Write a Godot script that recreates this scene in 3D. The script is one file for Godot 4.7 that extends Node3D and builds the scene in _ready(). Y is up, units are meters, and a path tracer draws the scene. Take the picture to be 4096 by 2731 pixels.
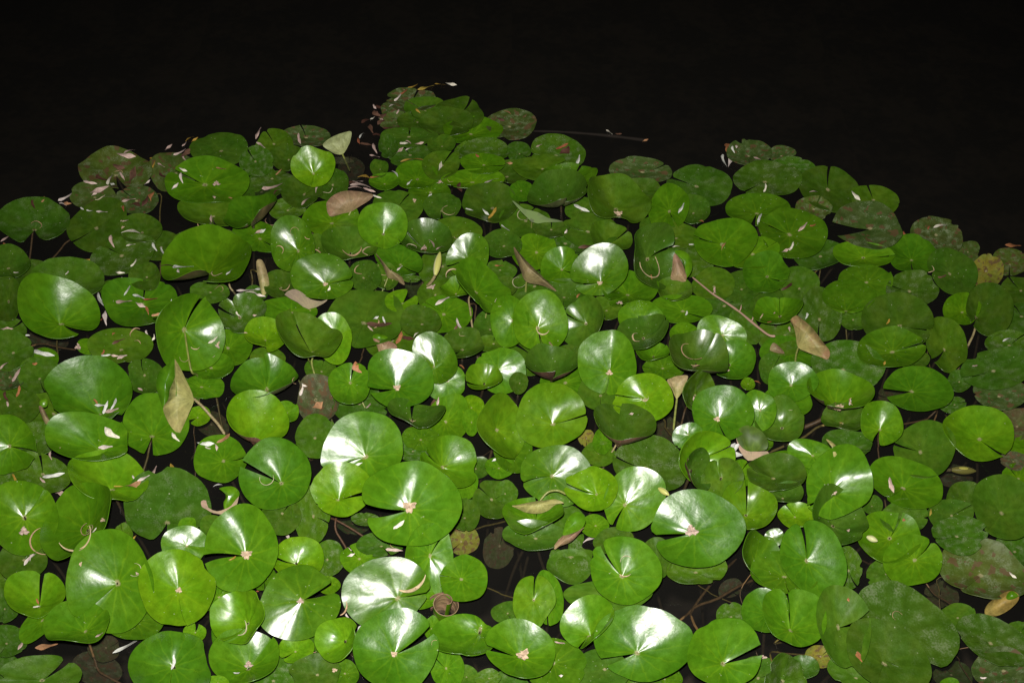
extends Node3D
# A patch of water lily pads on a pond at night, lit by one hand-held flash beside the lens.

var PADS := [
	["dull lily pad with a wide notch, at the left end of the far edge", [-1.0096,0.0166,-0.351,0.0776,0.0033,0.0042,0.0167,-0.0047,0.073,-0.0302,0.2085,1.6274,0.7854,0.1511,0,3,0,0], ["b",0.0019,[0.0013,-0.0051,0.0148, -0.0079,-0.0206,-0.0036, -0.0091,-0.0381,0.0223, -0.0104,-0.0556,0.048, -0.0152,-0.1177,0.1506]]],
	["mottled old lily pad strewn with pale leaves, at the upper left edge", [-0.8789,0.0102,-0.5392,0.0805,-0.0002,-0.0003,0.0147,-0.0034,0.0756,0.0245,0.1125,1.3568,0.3491,0.1112,0,4,1,0], null],
	["mottled floating lily pad right of the leaf-strewn mottled far pad", [-0.7484,0.0098,-0.5357,0.0518,0.0002,0.0003,0.0123,-0.0029,0.0741,0.1016,0.0427,0.398,0.0837,0.0698,0,4,2,0], null],
	["dark green floating lily pad, third left of the bright upright far pad", [-0.657,0.0188,-0.6087,0.0703,0.0055,0.0076,0.007,-0.0066,0.0529,0.0541,0.0647,0.8745,0.0743,0.1,0,2,3,0], null],
	["green floating lily pad right of the leaf-strewn mottled far pad", [-0.6593,0.0336,-0.4647,0.0916,-0.0072,-0.0095,0.0096,-0.0087,0.0699,-0.0592,-0.041,-2.5355,0.1745,0.1408,0,0,4,0], null],
	["dark green floating lily pad right of the wide-notched pad far left", [-0.8724,0.015,-0.342,0.0485,0.0009,-0.0536,0.0382,-0.0036,0.065,-0.0872,0.015,2.9711,0.1369,0.1005,0,2,5,0], ["b",0.0017,[-0.0038,-0.0041,0.0055, -0.0598,-0.019,0.0273, -0.0806,-0.0365,0.0385, -0.1013,-0.054,0.0497, -0.191,-0.1174,0.0981]]],
	["dark green floating lily pad in front of the leaf-strewn mottled far pad", [-0.7765,0.0237,-0.3166,0.0426,-0.0016,-0.002,0.008,-0.0037,0.0459,0.0545,0.0944,1.0473,0.0395,0.0853,0,2,6,0], null],
	["dusty floating lily pad right of the holed dull pad", [-0.7996,0.0157,-0.2415,0.0622,0.0017,-0.0259,0.0193,-0.0043,0.0519,-0.0471,-0.084,-2.0817,0.0987,0.0688,0,3,7,0], null],
	["mottled floating lily pad, nearest in front of the leaf-strewn mottled far pad", [-0.9071,0.0115,-0.4473,0.0521,0.0007,0.0009,0.0083,-0.005,0.0434,0.066,0.0439,0.5869,0.0495,0.104,0,4,8,0], null],
	["mottled floating lily pad, second in front of the leaf-strewn mottled far pad", [-0.808,0.0106,-0.4332,0.0474,-0.0016,-0.0021,0.008,-0.0035,0.045,-0.0654,-0.0615,-2.3871,0.0776,0.1579,0,4,9,0], ["y",0.0015,[-0.0037,-0.0037,-0.0029, 0.0381,-0.0146,-0.042, 0.0421,-0.0321,-0.0029, 0.046,-0.0496,0.0354, 0.0567,-0.1074,0.1401]]],
	["dark green floating lily pad left of the chalky-edged upright pad", [-0.6374,0.0176,-0.3829,0.0749,-0.0045,-0.0057,0.0067,-0.0053,0.0491,0.002,0.1198,1.5539,0.0913,0.1621,0,2,10,0], null],
	["green tilted lily pad left of the chalky-edged upright pad", [-0.5478,0.0352,-0.3533,0.0533,0.0098,-0.0233,0.0226,0.0146,0.0661,-0.0376,0.0973,1.9396,0.1374,0.1959,0,0,11,1], null],
	["dusty floating lily pad, second left of the old brown leaf sheath", [-0.6358,0.0095,-0.2911,0.0681,0.0001,0.0001,0.0069,-0.0025,0.0468,-0.0487,0.059,2.261,0.1121,0.0655,0,3,12,0], null],
	["dark green floating lily pad, second left of the bright upright far pad", [-0.5361,0.0125,-0.634,0.0423,-0.0026,-0.0037,0.0055,-0.0057,0.0506,-0.0472,-0.1046,-1.995,0.1129,0.1039,0,2,13,0], null],
	["mottled floating lily pad left of the pale folded standing leaf", [-0.4695,0.0061,-0.6725,0.0547,0.0004,0.0006,0.0035,-0.0039,0.037,-0.0184,-0.1131,-1.7321,0.0936,0.1776,0,4,14,0], null],
	["bright green glossy lily pad standing up beside the pale folded leaf", [-0.4299,0.0583,-0.4908,0.047,-0.0033,-0.0044,0.0008,-0.029,0.0355,0,0.3261,1.6526,0.0698,0.2309,0,1,15,2], null],
	["dark green floating lily pad, nearest left of the bright upright far pad", [-0.5019,0.0163,-0.5751,0.0371,0.003,0.004,0.0044,-0.0046,0.0426,0.0903,-0.0409,-0.4252,0.08,0.1582,0,2,16,0], null],
	["dusty floating lily pad, second left of the bright upright far pad", [-0.5667,0.0212,-0.5563,0.0379,0.0017,0.0023,0.0055,-0.0063,0.048,-0.0653,-0.0959,-2.169,0.1388,0.114,0,3,17,0], null],
	["dusty floating lily pad, nearest left of the bright upright far pad", [-0.5257,0.0106,-0.5068,0.0484,0.0024,0.0031,0.004,-0.003,0.0354,-0.0294,-0.1047,-1.8442,0.0287,0.0764,0,3,18,0], null],
	["dark green floating lily pad in front of the bright upright far pad", [-0.4544,0.0187,-0.4512,0.0449,0.001,0.0013,0.0056,-0.0026,0.0542,0.0883,0.0434,0.4571,0.1133,0.1147,0,2,19,0], ["o",0.0022,[0.0043,-0.004,0.0023, 0.0184,-0.0087,-0.0307, 0.0233,-0.0157,0.0122, 0.0262,-0.0227,0.0524, 0.034,-0.077,0.1591]]],
	["dark green floating lily pad behind the brown-pink fan leaf", [-0.3938,0.0158,-0.4803,0.0402,-0.0003,-0.0004,0.0044,-0.0047,0.0522,0.0732,-0.0868,-0.87,0.0353,0.1837,0,2,20,0], null],
	["mottled lily pad at the farthest tip of the patch", [-0.2351,0.014,-0.8056,0.0613,0.0006,0.0009,0.0022,-0.0031,0.045,0.0232,-0.1089,-1.3608,0.1242,0.1102,0,4,21,0], null],
	["dark green lily pad with upturned rim near the farthest tip", [-0.1209,0.0228,-0.7437,0.0584,0.0017,0.0025,0.0015,-0.003,0.0571,0.0541,-0.0799,-0.9753,0.1348,0.12,0,2,22,0], null],
	["dark green floating lily pad left of the far pad with upturned rim", [-0.1496,0.0246,-0.7018,0.0649,0.0026,0.0037,0.0015,-0.0052,0.0487,0.0063,0.1192,1.5183,0.0812,0.0606,0,2,23,0], null],
	["green floating lily pad in front of the far pad with upturned rim", [-0.0897,0.0132,-0.6838,0.0669,-0.005,-0.0071,0.0009,-0.0051,0.0483,-0.0504,0.0585,2.2824,0.0681,0.1567,0,0,24,0], null],
	["mottled pad with orange leaves on it, right of the farthest tip", [-0.0017,0.0137,-0.7093,0.06,0.0049,0.007,0,-0.0061,0.0518,-0.0697,-0.0117,-2.9758,0.0962,0.1859,0,4,25,0], null],
	["dark green floating lily pad in front of the farthest mottled pad", [-0.2344,0.0196,-0.6535,0.0643,0.0014,0.002,0.0015,-0.0042,0.032,0.0078,-0.118,-1.5049,0.1254,0.1159,0,2,26,0], null],
	["dark green floating lily pad in front of the far pad with upturned rim", [-0.1592,0.0219,-0.621,0.0324,0.001,0.0014,0.0012,-0.0014,0.0334,0.0615,0.0726,0.8685,0.0981,0.0892,0,2,27,0], null],
	["", [-0.2791,0.018,-0.6181,0.0209,0.0007,0.001,0.0026,-0.0017,0.0433,0.0628,0.0789,0.8989,0.0648,0.0812,0,3,28,0], null],
	["", [-0.2921,0.0256,-0.5283,0.0203,-0.0005,-0.0007,0.0021,-0.0013,0.0322,0.0964,0.0714,0.6375,0.0674,0.146,0,2,29,0], null],
	["green floating lily pad, second behind the small viewer-facing notched pad", [-0.2101,0.0189,-0.5075,0.0478,0.0008,0.0011,0.0021,-0.0036,0.0466,0.0464,0.0963,1.1221,0.0548,0.0772,0,0,30,0], null],
	["dark green floating lily pad behind the small viewer-facing notched pad", [-0.1559,0.0279,-0.5351,0.0431,0.0001,0.0001,0.0015,-0.0043,0.0463,0.0505,-0.0976,-1.0933,0.1388,0.072,0,2,31,0], null],
	["dusty floating lily pad left of the far pad with orange leaves", [-0.0613,0.0148,-0.6059,0.0585,-0.0021,-0.003,0.0005,-0.0028,0.0415,0.044,0.0718,1.0209,0.0651,0.0826,0,3,32,0], null],
	["green floating lily pad in front of the far pad with orange leaves", [-0.0651,0.024,-0.5464,0.0482,0.0027,0.0037,0.0005,-0.0035,0.0355,0.0594,0.0173,0.2843,0.1341,0.136,0,0,33,0], null],
	["", [-0.108,0.0105,-0.616,0.0208,0.0009,-0.0195,0.0083,-0.0037,0.0182,0.06,0.0767,0.9072,0.0861,0.1575,0,3,34,0], null],
	["green floating lily pad right of the brown-pink fan leaf", [-0.2776,0.0215,-0.4844,0.0342,-0.0009,-0.0011,0.0018,-0.0017,0.0291,-0.0046,0.1196,1.6094,0.0678,0.1346,0,0,35,0], null],
	["green floating lily pad, nearest behind the small viewer-facing notched pad", [-0.1775,0.0098,-0.461,0.0448,-0.0014,-0.0019,0.0015,-0.0025,0.0392,0.0126,-0.1181,-1.4643,0.0636,0.1979,0,0,36,0], null],
	["dark green floating lily pad behind the round chalky-streaked pad", [-0.2464,0.0181,-0.3952,0.0558,-0.0028,-0.0036,0.0026,-0.0071,0.0509,0.0477,-0.096,-1.1093,0.1176,0.0917,0,2,37,0], null],
	["small dark green lily pad with its notch facing the viewer", [-0.1486,0.0243,-0.3921,0.0406,0.0009,0.0012,0.0013,-0.004,0.0412,-0.0456,0.2253,1.5083,0.2443,0.0641,0,2,38,0], null],
	["dark green floating lily pad left of the small green folded leaf", [-0.0469,0.0155,-0.4116,0.063,-0.0013,-0.0017,0.0007,-0.0042,0.0625,0.0788,0.0209,0.26,0.0579,0.1939,0,2,39,0], null],
	["green floating lily pad right of the small viewer-facing notched pad", [-0.0836,0.0148,-0.4972,0.0711,-0.0076,-0.01,0.0005,-0.0052,0.0324,-0.0378,0.039,2.34,0.1325,0.111,0,0,40,0], null],
	["green floating lily pad in front of the brown-pink fan leaf", [-0.3837,0.0105,-0.3657,0.0627,0.0018,0.0023,0.0051,-0.0033,0.0586,0.0139,0.1177,1.4531,0.0519,0.1474,0,0,41,0], null],
	["dusty floating lily pad behind the chalky-edged upright pad", [-0.4824,0.0099,-0.3999,0.0417,-0.001,-0.0012,0.0031,-0.0029,0.0301,0.0486,-0.0704,-0.9661,0.1215,0.172,0,3,42,0], null],
	["dusty floating lily pad in front of the far pad with orange leaves", [0.0147,0.0117,-0.6062,0.0281,-0.0017,-0.0024,-0.0001,-0.005,0.0343,0.0899,0.0609,0.5958,0.1011,0.165,0,3,43,0], null],
	["lily pad carrying a rust brown leaf at the far edge", [0.1022,0.018,-0.5934,0.0619,0,0.0186,-0.0079,-0.0075,0.0544,-0.0703,0.0369,2.6581,0.0464,0.1721,0,3,44,0], null],
	["dark green floating lily pad left of the pad with rust brown leaf", [0.0648,0.0208,-0.5349,0.0625,-0.0038,-0.0051,-0.0006,-0.0038,0.046,0.0582,-0.0213,-0.3505,0.0711,0.1615,0,2,45,0], null],
	["dark green tilted lily pad right of the small green folded leaf", [0.0999,0.0382,-0.4165,0.0649,0.0155,-0.0084,0.0069,0.0147,0.074,0.0148,0.1162,1.4444,0.0406,0.2004,0,2,46,1], null],
	["green floating lily pad in front of the pad with rust brown leaf", [0.1239,0.0187,-0.504,0.0597,-0.0017,-0.0023,-0.0011,-0.0021,0.0405,0.0437,-0.0676,-0.9971,0.1177,0.1972,0,0,47,0], null],
	["green floating lily pad behind the small green folded leaf", [0.0211,0.0234,-0.4472,0.0263,0.0016,0.0021,-0.0001,-0.0033,0.0322,-0.056,-0.1003,-2.0805,0.0659,0.062,0,0,48,0], null],
	["mottled floating lily pad behind the drooping dark pad", [0.2859,0.0128,-0.5337,0.0684,-0.0056,0.0025,-0.0049,-0.0037,0.0408,0.0467,-0.032,-0.6015,0.0999,0.1207,0,4,49,0], null],
	["lily pad marked with a pale horseshoe stain near the far edge", [0.4065,0.0204,-0.4705,0.0757,-0.0066,0.0021,-0.0091,-0.0081,0.0621,-0.0694,-0.0208,-2.8501,0.1396,0.0895,0,3,50,0], null],
	["dusty lily pad touching the orange and white leaves at the far edge", [0.5326,0.0099,-0.6047,0.0502,-0.0005,-0.0006,-0.0053,-0.0029,0.0463,-0.0008,0.1198,1.5777,0.0594,0.0963,0,4,51,0], null],
	["dusty floating lily pad in front of the dusty pad by orange leaf", [0.5563,0.0235,-0.4898,0.0728,0.0024,0.0031,-0.0062,-0.0084,0.0554,-0.0574,0.0584,2.3477,0.041,0.1241,0,3,52,0], null],
	["broad drooping dark lily pad with a pink withered flower on it", [0.2217,0.0381,-0.3911,0.0649,-0.0155,0.0185,-0.0201,-0.0018,0.0708,0.0636,0.077,0.8801,0.1047,0.2588,0,2,53,1], null],
	["dark green floating lily pad right of the drooping dark pad", [0.2778,0.0207,-0.4546,0.0424,0,0,-0.002,-0.0053,0.0355,0.0605,-0.0679,-0.8431,0.0739,0.1345,0,2,54,0], null],
	["green floating lily pad left of the pad with horseshoe stain", [0.3329,0.0277,-0.385,0.0289,0.0083,-0.0588,0.0344,-0.0004,0.034,-0.0663,0.0918,2.1961,0.1745,0.1216,0,0,55,0], null],
	["dark green floating lily pad in front of the pad with horseshoe stain", [0.3843,0.0218,-0.385,0.0365,0.0025,0.0031,-0.0035,-0.0062,0.0443,0.0428,0.1094,1.198,0.0266,0.1263,0,2,56,0], null],
	["green floating lily pad right of the pad with horseshoe stain", [0.5233,0.0213,-0.3857,0.0674,-0.0007,-0.0009,-0.0054,-0.0059,0.0484,-0.0212,0.1126,1.7569,0.1745,0.1056,0,0,57,0], null],
	["green floating lily pad, nearest right of the upright half-tan leaf", [0.4391,0.0336,-0.2619,0.0638,0.0051,0.0062,-0.0063,-0.0093,0.0666,-0.0913,-0.0138,-2.9915,0.0892,0.1384,0,0,58,0], null],
	["", [0.1488,0.0157,-0.3965,0.0349,-0.0001,-0.0001,-0.0011,-0.0046,0.0354,0.0008,0.1199,1.5639,0.0576,0.1386,0,2,59,0], null],
	["dark green floating lily pad right of the small green folded leaf", [0.0822,0.0186,-0.3229,0.0377,-0.0006,-0.0008,-0.0005,-0.0026,0.0293,0.0041,-0.1199,-1.5365,0.1297,0.1308,0,2,60,0], null],
	["dark green floating lily pad in front of the drooping dark pad", [0.1644,0.016,-0.3226,0.0594,-0.0003,-0.0004,-0.002,-0.005,0.0553,-0.0782,-0.0092,-3.025,0.1048,0.1269,0,2,61,0], null],
	["dark green tilted lily pad behind the left-tilted white-shining pad", [0.2031,0.0234,-0.2812,0.0434,-0.0069,0.0099,-0.0096,0.0052,0.0474,0.0583,-0.0707,-0.8815,0.1055,0.2983,0,2,62,1], null],
	["", [0.3161,0.0118,-0.3314,0.0464,-0.0034,-0.0042,-0.0029,-0.0041,0.0421,0.0729,-0.0427,-0.5292,0.0556,0.1776,0,2,63,0], null],
	["dark green floating lily pad right of the long pad with tan curl", [0.3411,0.0156,-0.3051,0.0517,0.0032,0.0039,-0.0032,-0.0039,0.0418,0.0441,0.091,1.1192,0.04,0.0937,0,2,64,0], null],
	["green tilted lily pad right of the slender brown triangle leaf", [0.0967,0.0334,-0.1854,0.0406,0.0009,0.0011,-0.0006,-0.0153,0.0378,0.0959,0.0532,0.5064,0.1021,0.2858,0,0,65,1], null],
	["green floating lily pad behind the slender brown triangle leaf", [0.047,0.0217,-0.2438,0.0475,-0.0015,-0.0018,-0.0005,-0.0063,0.0516,0.0768,-0.0724,-0.7555,0.0437,0.08,0,0,66,0], null],
	["white-shining lily pad tilted left, next to the brown-backed upright pad", [0.1748,0.0621,-0.1401,0.0553,0.0233,-0.0127,0.0193,-0.0244,0.0369,-0.1629,0.4567,-2.7631,0.1047,0.2126,0,0,67,2], null],
	["long dark lily pad with a curled tan petal on it", [0.2749,0.0656,-0.1711,0.0217,-0.0439,0.0396,-0.0436,0.0214,0.0472,-0.0297,-0.1113,-1.8319,0.1359,0.2096,0,2,68,1], null],
	["green floating lily pad, second right of the upright half-tan leaf", [0.491,0.0255,-0.2393,0.0592,-0.0044,-0.0053,-0.0057,-0.0043,0.0504,0.0706,-0.0353,-0.4635,0.0714,0.1765,0,0,69,0], null],
	["dark green floating lily pad, nearest right of the upright half-tan leaf", [0.4049,0.0157,-0.1522,0.0435,0.0011,0.0013,-0.0042,-0.0045,0.0447,0.0475,0.1018,1.1344,0.0751,0.0874,0,2,70,0], null],
	["dark green floating lily pad, second right of the upright half-tan leaf", [0.4649,0.0089,-0.1533,0.0373,-0.0001,-0.0001,-0.0054,-0.0018,0.0478,-0.0441,0.1089,1.9559,0.1081,0.1217,0,2,71,0], null],
	["green tilted lily pad right of the left-tilted white-shining pad", [0.2337,0.0276,-0.1189,0.0559,0.0032,0.0036,-0.0039,0.0076,0.0576,-0.0599,0.0599,2.356,0.0698,0.1824,0,0,72,1], null],
	["dark green tilted lily pad in front of the upright half-tan leaf", [0.3214,0.0319,-0.1108,0.0362,0.0028,0.0032,-0.0032,0.0008,0.0374,-0.0387,0.1045,1.9255,0.097,0.2492,0,2,73,1], null],
	["green floating lily pad right of the pad with orange curl", [0.3337,0.0226,-0.0698,0.061,-0.006,-0.0066,-0.0029,-0.0047,0.0378,0.0532,0.0472,0.7253,0.1379,0.0747,0,0,74,0], null],
	["", [0.187,0.0155,-0.0808,0.0321,0.0015,0.0017,-0.0013,-0.0041,0.0307,-0.0086,0.1193,1.6426,0.0307,0.0781,0,2,75,0], null],
	["dark green tilted lily pad right of the sheened pad with curled thread", [0.1418,0.0508,0.0017,0.0172,0.0354,-0.0316,0.0377,0.0096,0.0313,0,-0.1201,-1.5708,0.1047,0.237,0,2,76,1], null],
	["glossy lily pad with a white sheen and a curled thread at its centre", [0.0543,0.0641,0.0115,-0.0002,-0.0361,0.0458,-0.0544,0.0019,0.0021,0.1797,0.0839,-0.1853,0.1571,0.1584,0,0,77,2], null],
	["green shining lily pad left of the sheened pad with curled thread", [-0.0042,0.0568,0.002,0.0375,0.0043,0.0047,0,-0.0325,0.0353,0.1019,-0.0496,-0.4532,0.1191,0.1763,0,0,78,2], ["g",0.0015,[0.0045,-0.0008,-0.0039, -0.0395,-0.0167,-0.0492, -0.0492,-0.0387,-0.0435, -0.0601,-0.0608,-0.0391, -0.1363,-0.1482,-0.0082]]],
	["dark green floating lily pad behind the sheened pad with curled thread", [0.1042,0.0163,-0.1219,0.0435,-0.0007,-0.0008,-0.0008,-0.0054,0.0364,-0.0042,0.1197,1.606,0.0431,0.1581,0,2,79,0], null],
	["green shining lily pad behind the pad with orange curl", [0.2478,0.0426,-0.0179,0.0453,-0.0012,-0.0014,-0.0005,-0.0211,0.0282,0.0779,0.064,0.6873,0.0327,0.2126,0,0,80,2], null],
	["lily pad bearing a small orange curl, left of the twig", [0.2503,0.0476,0.0332,0.0508,0.0084,-0.0016,0.0001,0.0082,0.0506,-0.0166,-0.1165,-1.7121,0.0744,0.1898,0,2,81,1], null],
	["green tilted lily pad in front of the pad with orange curl", [0.266,0.0297,0.0633,0.0306,0.0021,0.0021,-0.0025,0.0048,0.0302,0.063,-0.0453,-0.624,0.0982,0.2882,0,0,82,1], null],
	["large lily pad creased down its middle, left half silvery", [0.1759,0.0755,0.1328,-0.0005,-0.038,0.0464,-0.0552,-0.0079,-0.008,0.3017,-0.0357,0.093,0.0524,0.1584,0.18,0,83,2], null],
	["dark green tilted lily pad in front of the large creased silvery pad", [0.1629,0.0368,0.1698,0.0428,0.0019,0.0018,-0.0015,-0.0082,0.0418,0,0.1199,1.5708,0.0524,0.1913,0,2,84,1], null],
	["dark green tilted lily pad in front of the small brown wedge leaf", [0.0738,0.0468,0.1209,0.0515,0.001,0.001,-0.0013,0.0151,0.0476,0.0046,0.1193,1.5324,0.0698,0.2956,0.3,2,85,1], null],
	["", [0.1076,0.0227,0.0566,0.0289,0.0007,0.0007,-0.0006,-0.002,0.0218,0.0626,0.0488,0.6615,0.1241,0.1374,0,2,86,0], null],
	["dark tilted lily pad with a thin tan thread across it", [0.3384,0.0746,0.1277,0.0517,-0.0125,0.0223,-0.0195,0.0158,0.0557,0.0393,-0.0939,-1.1744,0.0566,0.1974,0,2,87,1], null],
	["green tilted lily pad right of the pad with tan thread across", [0.4123,0.0361,0.094,0.0439,0.0047,0.0048,-0.0035,-0.0122,0.043,-0.1022,-0.0202,-2.9464,0.0532,0.1948,0,0,88,1], null],
	["green shining lily pad behind the pad with tan thread across", [0.4019,0.0392,0.0168,0.0445,-0.0096,0.0137,-0.0119,-0.0204,0.024,0.0657,0.0741,0.8455,0.0319,0.1584,0,0,89,2], null],
	["green floating lily pad behind the pad with tan thread across", [0.3343,0.0184,0.0008,0.0317,-0.001,-0.0011,-0.0026,-0.0022,0.0314,0.0262,0.1144,1.3454,0.0616,0.1006,0,0,90,0], null],
	["green floating lily pad behind the tan fan leaf", [0.288,0.0148,0.0854,0.0387,0.0024,0.0024,-0.0022,-0.0025,0.0303,-0.0707,-0.0001,-3.1406,0.0464,0.0951,0,0,91,0], null],
	["bright yellow-green lily pad with a pale rim and withered tip at centre", [0.2413,0.0546,0.2053,0.0524,0.0139,0.0135,-0.0006,-0.0269,0.0348,-0.0364,0,-3.0337,0.0698,0.2867,0,1,92,2], ["y",0.002,[-0.0005,-0.0035,-0.0028, 0.0372,-0.0586,-0.0054, 0.0426,-0.0761,-0.0067, 0.0481,-0.0936,-0.0079, 0.1089,-0.1963,-0.021]]],
	["dusty tilted lily pad right of the tan fan leaf", [0.3364,0.0607,0.2043,-0.0003,-0.0327,0.034,-0.0346,0.028,0.0273,0.0072,-0.1196,-1.5104,0.1093,0.2544,0,3,93,1], ["b",0.0018,[0.0011,-0.0055,-0.0049, -0.0133,-0.0647,-0.0322, -0.0189,-0.0822,-0.021, -0.0245,-0.0997,-0.0097, -0.0651,-0.1777,0.072]]],
	["round lily pad with a white wedge of sheen above a pink scar", [0.3763,0.0619,0.2488,0.0522,0.0061,0.0058,-0.0021,-0.0273,0.0458,-0.1926,0.1865,1.1976,0.08,0.2126,0,0,94,2], null],
	["green shining lily pad right of the pad with white wedge and scar", [0.4427,0.0502,0.2323,-0.0011,-0.0243,0.0322,-0.0311,-0.0048,-0.0046,-0.0385,-0.11,-1.9079,0.0382,0.1051,0,0,95,2], null],
	["", [0.4371,0.0307,0.1447,0.0135,-0.0007,-0.0007,-0.0016,-0.0013,0.0146,0.0427,-0.109,-1.197,0.0752,0.115,0,1,96,0], null],
	["green shining lily pad right of the bright bowl-shaped pad", [-0.0208,0.0449,0.1224,0.0484,-0.0048,-0.0048,0,-0.0291,0.0315,-0.1059,-0.005,-3.094,0.1042,0.1405,0,0,97,2], null],
	["dark green floating lily pad right of the bright bowl-shaped pad", [0.0121,0.0363,0.1475,0.0181,-0.0008,-0.0008,-0.0001,-0.0034,0.0249,0.1193,-0.0119,-0.0994,0.0651,0.149,0,2,98,0], null],
	["dusty floating lily pad left of the small brown triangle leaf", [0.453,0.018,-0.0244,0.0202,-0.0012,0.0427,-0.0201,-0.0014,0.0205,-0.0071,0.1193,1.63,0.0656,0.0699,0,3,99,0], null],
	["green tilted lily pad left of the large red-brown fan leaf", [0.5169,0.0455,-0.0321,0.0472,0.0153,-0.0026,-0.0016,0.0114,0.0472,0.0117,-0.1177,-1.4717,0.0552,0.202,0,0,100,1], null],
	["green floating lily pad, third right of the upright half-tan leaf", [0.5126,0.0227,-0.1777,0.0489,-0.0018,-0.0021,-0.0062,-0.0076,0.0552,0.0893,0.0607,0.5969,0.1216,0.0995,0,0,101,0], null],
	["dusty floating lily pad, second behind the large red-brown fan leaf", [0.5774,0.0164,-0.1483,0.0409,0.0021,0.0024,-0.0068,-0.0051,0.0512,0.0053,0.1197,1.5265,0.0594,0.1224,0,3,102,0], ["y",0.0016,[-0.0004,-0.0046,0.0058, 0.054,-0.0204,-0.0741, 0.0549,-0.0379,-0.0636, 0.0554,-0.0554,-0.0496, 0.0581,-0.1303,0.0441]]],
	["dusty floating lily pad, nearest behind the large red-brown fan leaf", [0.602,0.0246,-0.0486,0.0003,-0.0101,0.065,-0.0444,-0.001,0.0101,0.0969,0.0305,0.3053,0.1353,0.0942,0,3,103,0], null],
	["green floating lily pad, second in front of the dusty left-notched far pad", [0.7103,0.0165,-0.1582,0.0561,0.0036,0.0042,-0.0078,-0.0043,0.0471,0.0698,-0.0257,-0.3526,0.0613,0.1134,0,0,104,0], null],
	["green floating lily pad right of the large red-brown fan leaf", [0.663,0.0363,-0.0931,0.0532,0,0,-0.0069,-0.0041,0.0438,-0.0799,0.8589,1.6233,0.1745,0.0881,0,0,105,0], ["y",0.0015,[-0.0101,-0.0075,0.0372, 0.0008,-0.0403,0.0019, 0.0012,-0.0578,0.0229, 0.0018,-0.0753,0.0459, 0.0046,-0.1391,0.1475]]],
	["dusty floating lily pad, nearest right of the large red-brown fan leaf", [0.6721,0.0143,-0.0504,0.0273,0.0013,0.0014,-0.0057,-0.0026,0.0349,-0.1107,-0.0036,-3.1094,0.0267,0.1159,0,3,106,0], null],
	["dark green floating lily pad, second behind the heart-shaped open pad", [0.7488,0.026,-0.0284,0.0633,0.0009,0.0184,-0.023,-0.0061,0.0738,0.0972,0.0104,0.1071,0.0287,0.142,0,2,107,0], null],
	["dusty floating lily pad in front of the grey dusty far right pad", [0.802,0.0166,-0.1348,0.0521,-0.0021,-0.0023,-0.0092,-0.0054,0.0499,-0.0854,-0.0219,-2.8906,0.1113,0.1831,0,3,108,0], null],
	["", [0.6051,0.0116,-0.5983,0.0309,0.0025,0.0035,-0.0031,-0.0045,0.0267,-0.0567,0.0767,2.2074,0.0632,0.1614,0,4,109,0], null],
	["", [0.6269,0.0128,-0.5479,0.0485,-0.0056,0.0067,-0.0077,-0.0035,0.0309,-0.0394,-0.0796,-2.0306,0.0311,0.1478,0,3,110,0], null],
	["dark green floating lily pad left of the dusty left-notched far pad", [0.6873,0.0153,-0.4618,0.0572,-0.0025,0.0457,-0.0301,-0.0033,0.0657,-0.0411,-0.1032,-1.9493,0.1183,0.1306,0,2,111,0], null],
	["mottled floating lily pad left of the dusty left-notched far pad", [0.644,0.016,-0.3963,0.0386,-0.0007,-0.0009,-0.0049,-0.0049,0.0368,0.0426,-0.1034,-1.1801,0.1175,0.185,0,4,112,0], null],
	["dark green floating lily pad behind the dusty left-notched far pad", [0.7785,0.0191,-0.4225,0.0499,0.0016,0.0173,-0.013,-0.0035,0.0448,-0.0384,-0.0994,-1.9392,0.1048,0.1,0,2,113,0], null],
	["dusty lily pad with a wide notch facing left, at the far right edge", [0.7426,0.0305,-0.3192,0.0703,0.0024,0.0196,-0.0181,-0.0064,0.0686,0.09,-0.0195,2.6303,0.5585,0.177,0,4,114,0], null],
	["green floating lily pad left of the dusty left-notched far pad", [0.5855,0.0235,-0.3027,0.0696,-0.0052,0.0242,-0.0222,-0.0069,0.0693,-0.0814,-0.0127,-2.9869,0.0974,0.1285,0,0,115,0], null],
	["green floating lily pad, nearest in front of the dusty left-notched far pad", [0.7193,0.0202,-0.2362,0.0601,-0.001,0.0072,-0.008,-0.0046,0.036,0.0522,-0.008,-0.1513,0.1167,0.1349,0,0,116,0], null],
	["grey dusty lily pad at the right end of the far edge", [0.8903,0.0135,-0.3078,0.0464,-0.001,0.0288,-0.0225,-0.0074,0.0489,-0.067,-0.0729,-2.3146,0.0337,0.0704,0,4,117,0], null],
	["green floating lily pad left of the grey dusty far right pad", [0.8244,0.0148,-0.2426,0.0519,-0.0021,0.0123,-0.0175,-0.0029,0.0554,0.0065,0.1194,1.5168,0.1089,0.1966,0,0,118,0], null],
	["dark green floating lily pad left of the decayed yellow pad with holes", [0.8946,0.017,-0.1887,0.0368,-0.0051,0.0425,-0.0343,-0.0035,0.0486,-0.0726,0.0725,2.3572,0.0696,0.1674,0,2,119,0], null],
	["", [0.9484,0.0045,-0.2654,0.0256,0.0007,0.0008,-0.0077,-0.0018,0.0348,-0.0813,-0.0805,-2.3613,0.0991,0.0956,0,4,120,0], null],
	["decayed yellow-green lily pad with dark holes by the right edge", [0.9678,0.0078,-0.1994,0.0341,0.0028,0.0032,-0.0092,-0.0054,0.0431,-0.0046,-0.12,-1.6094,0.0607,0.0685,0,6,121,0], null],
	["mottled floating lily pad right of the decayed yellow pad with holes", [1.0251,0.0065,-0.2317,0.041,-0.0014,-0.0016,-0.0087,-0.0043,0.0382,-0.0098,0.119,1.6529,0.1024,0.1007,0,4,122,0], null],
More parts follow.
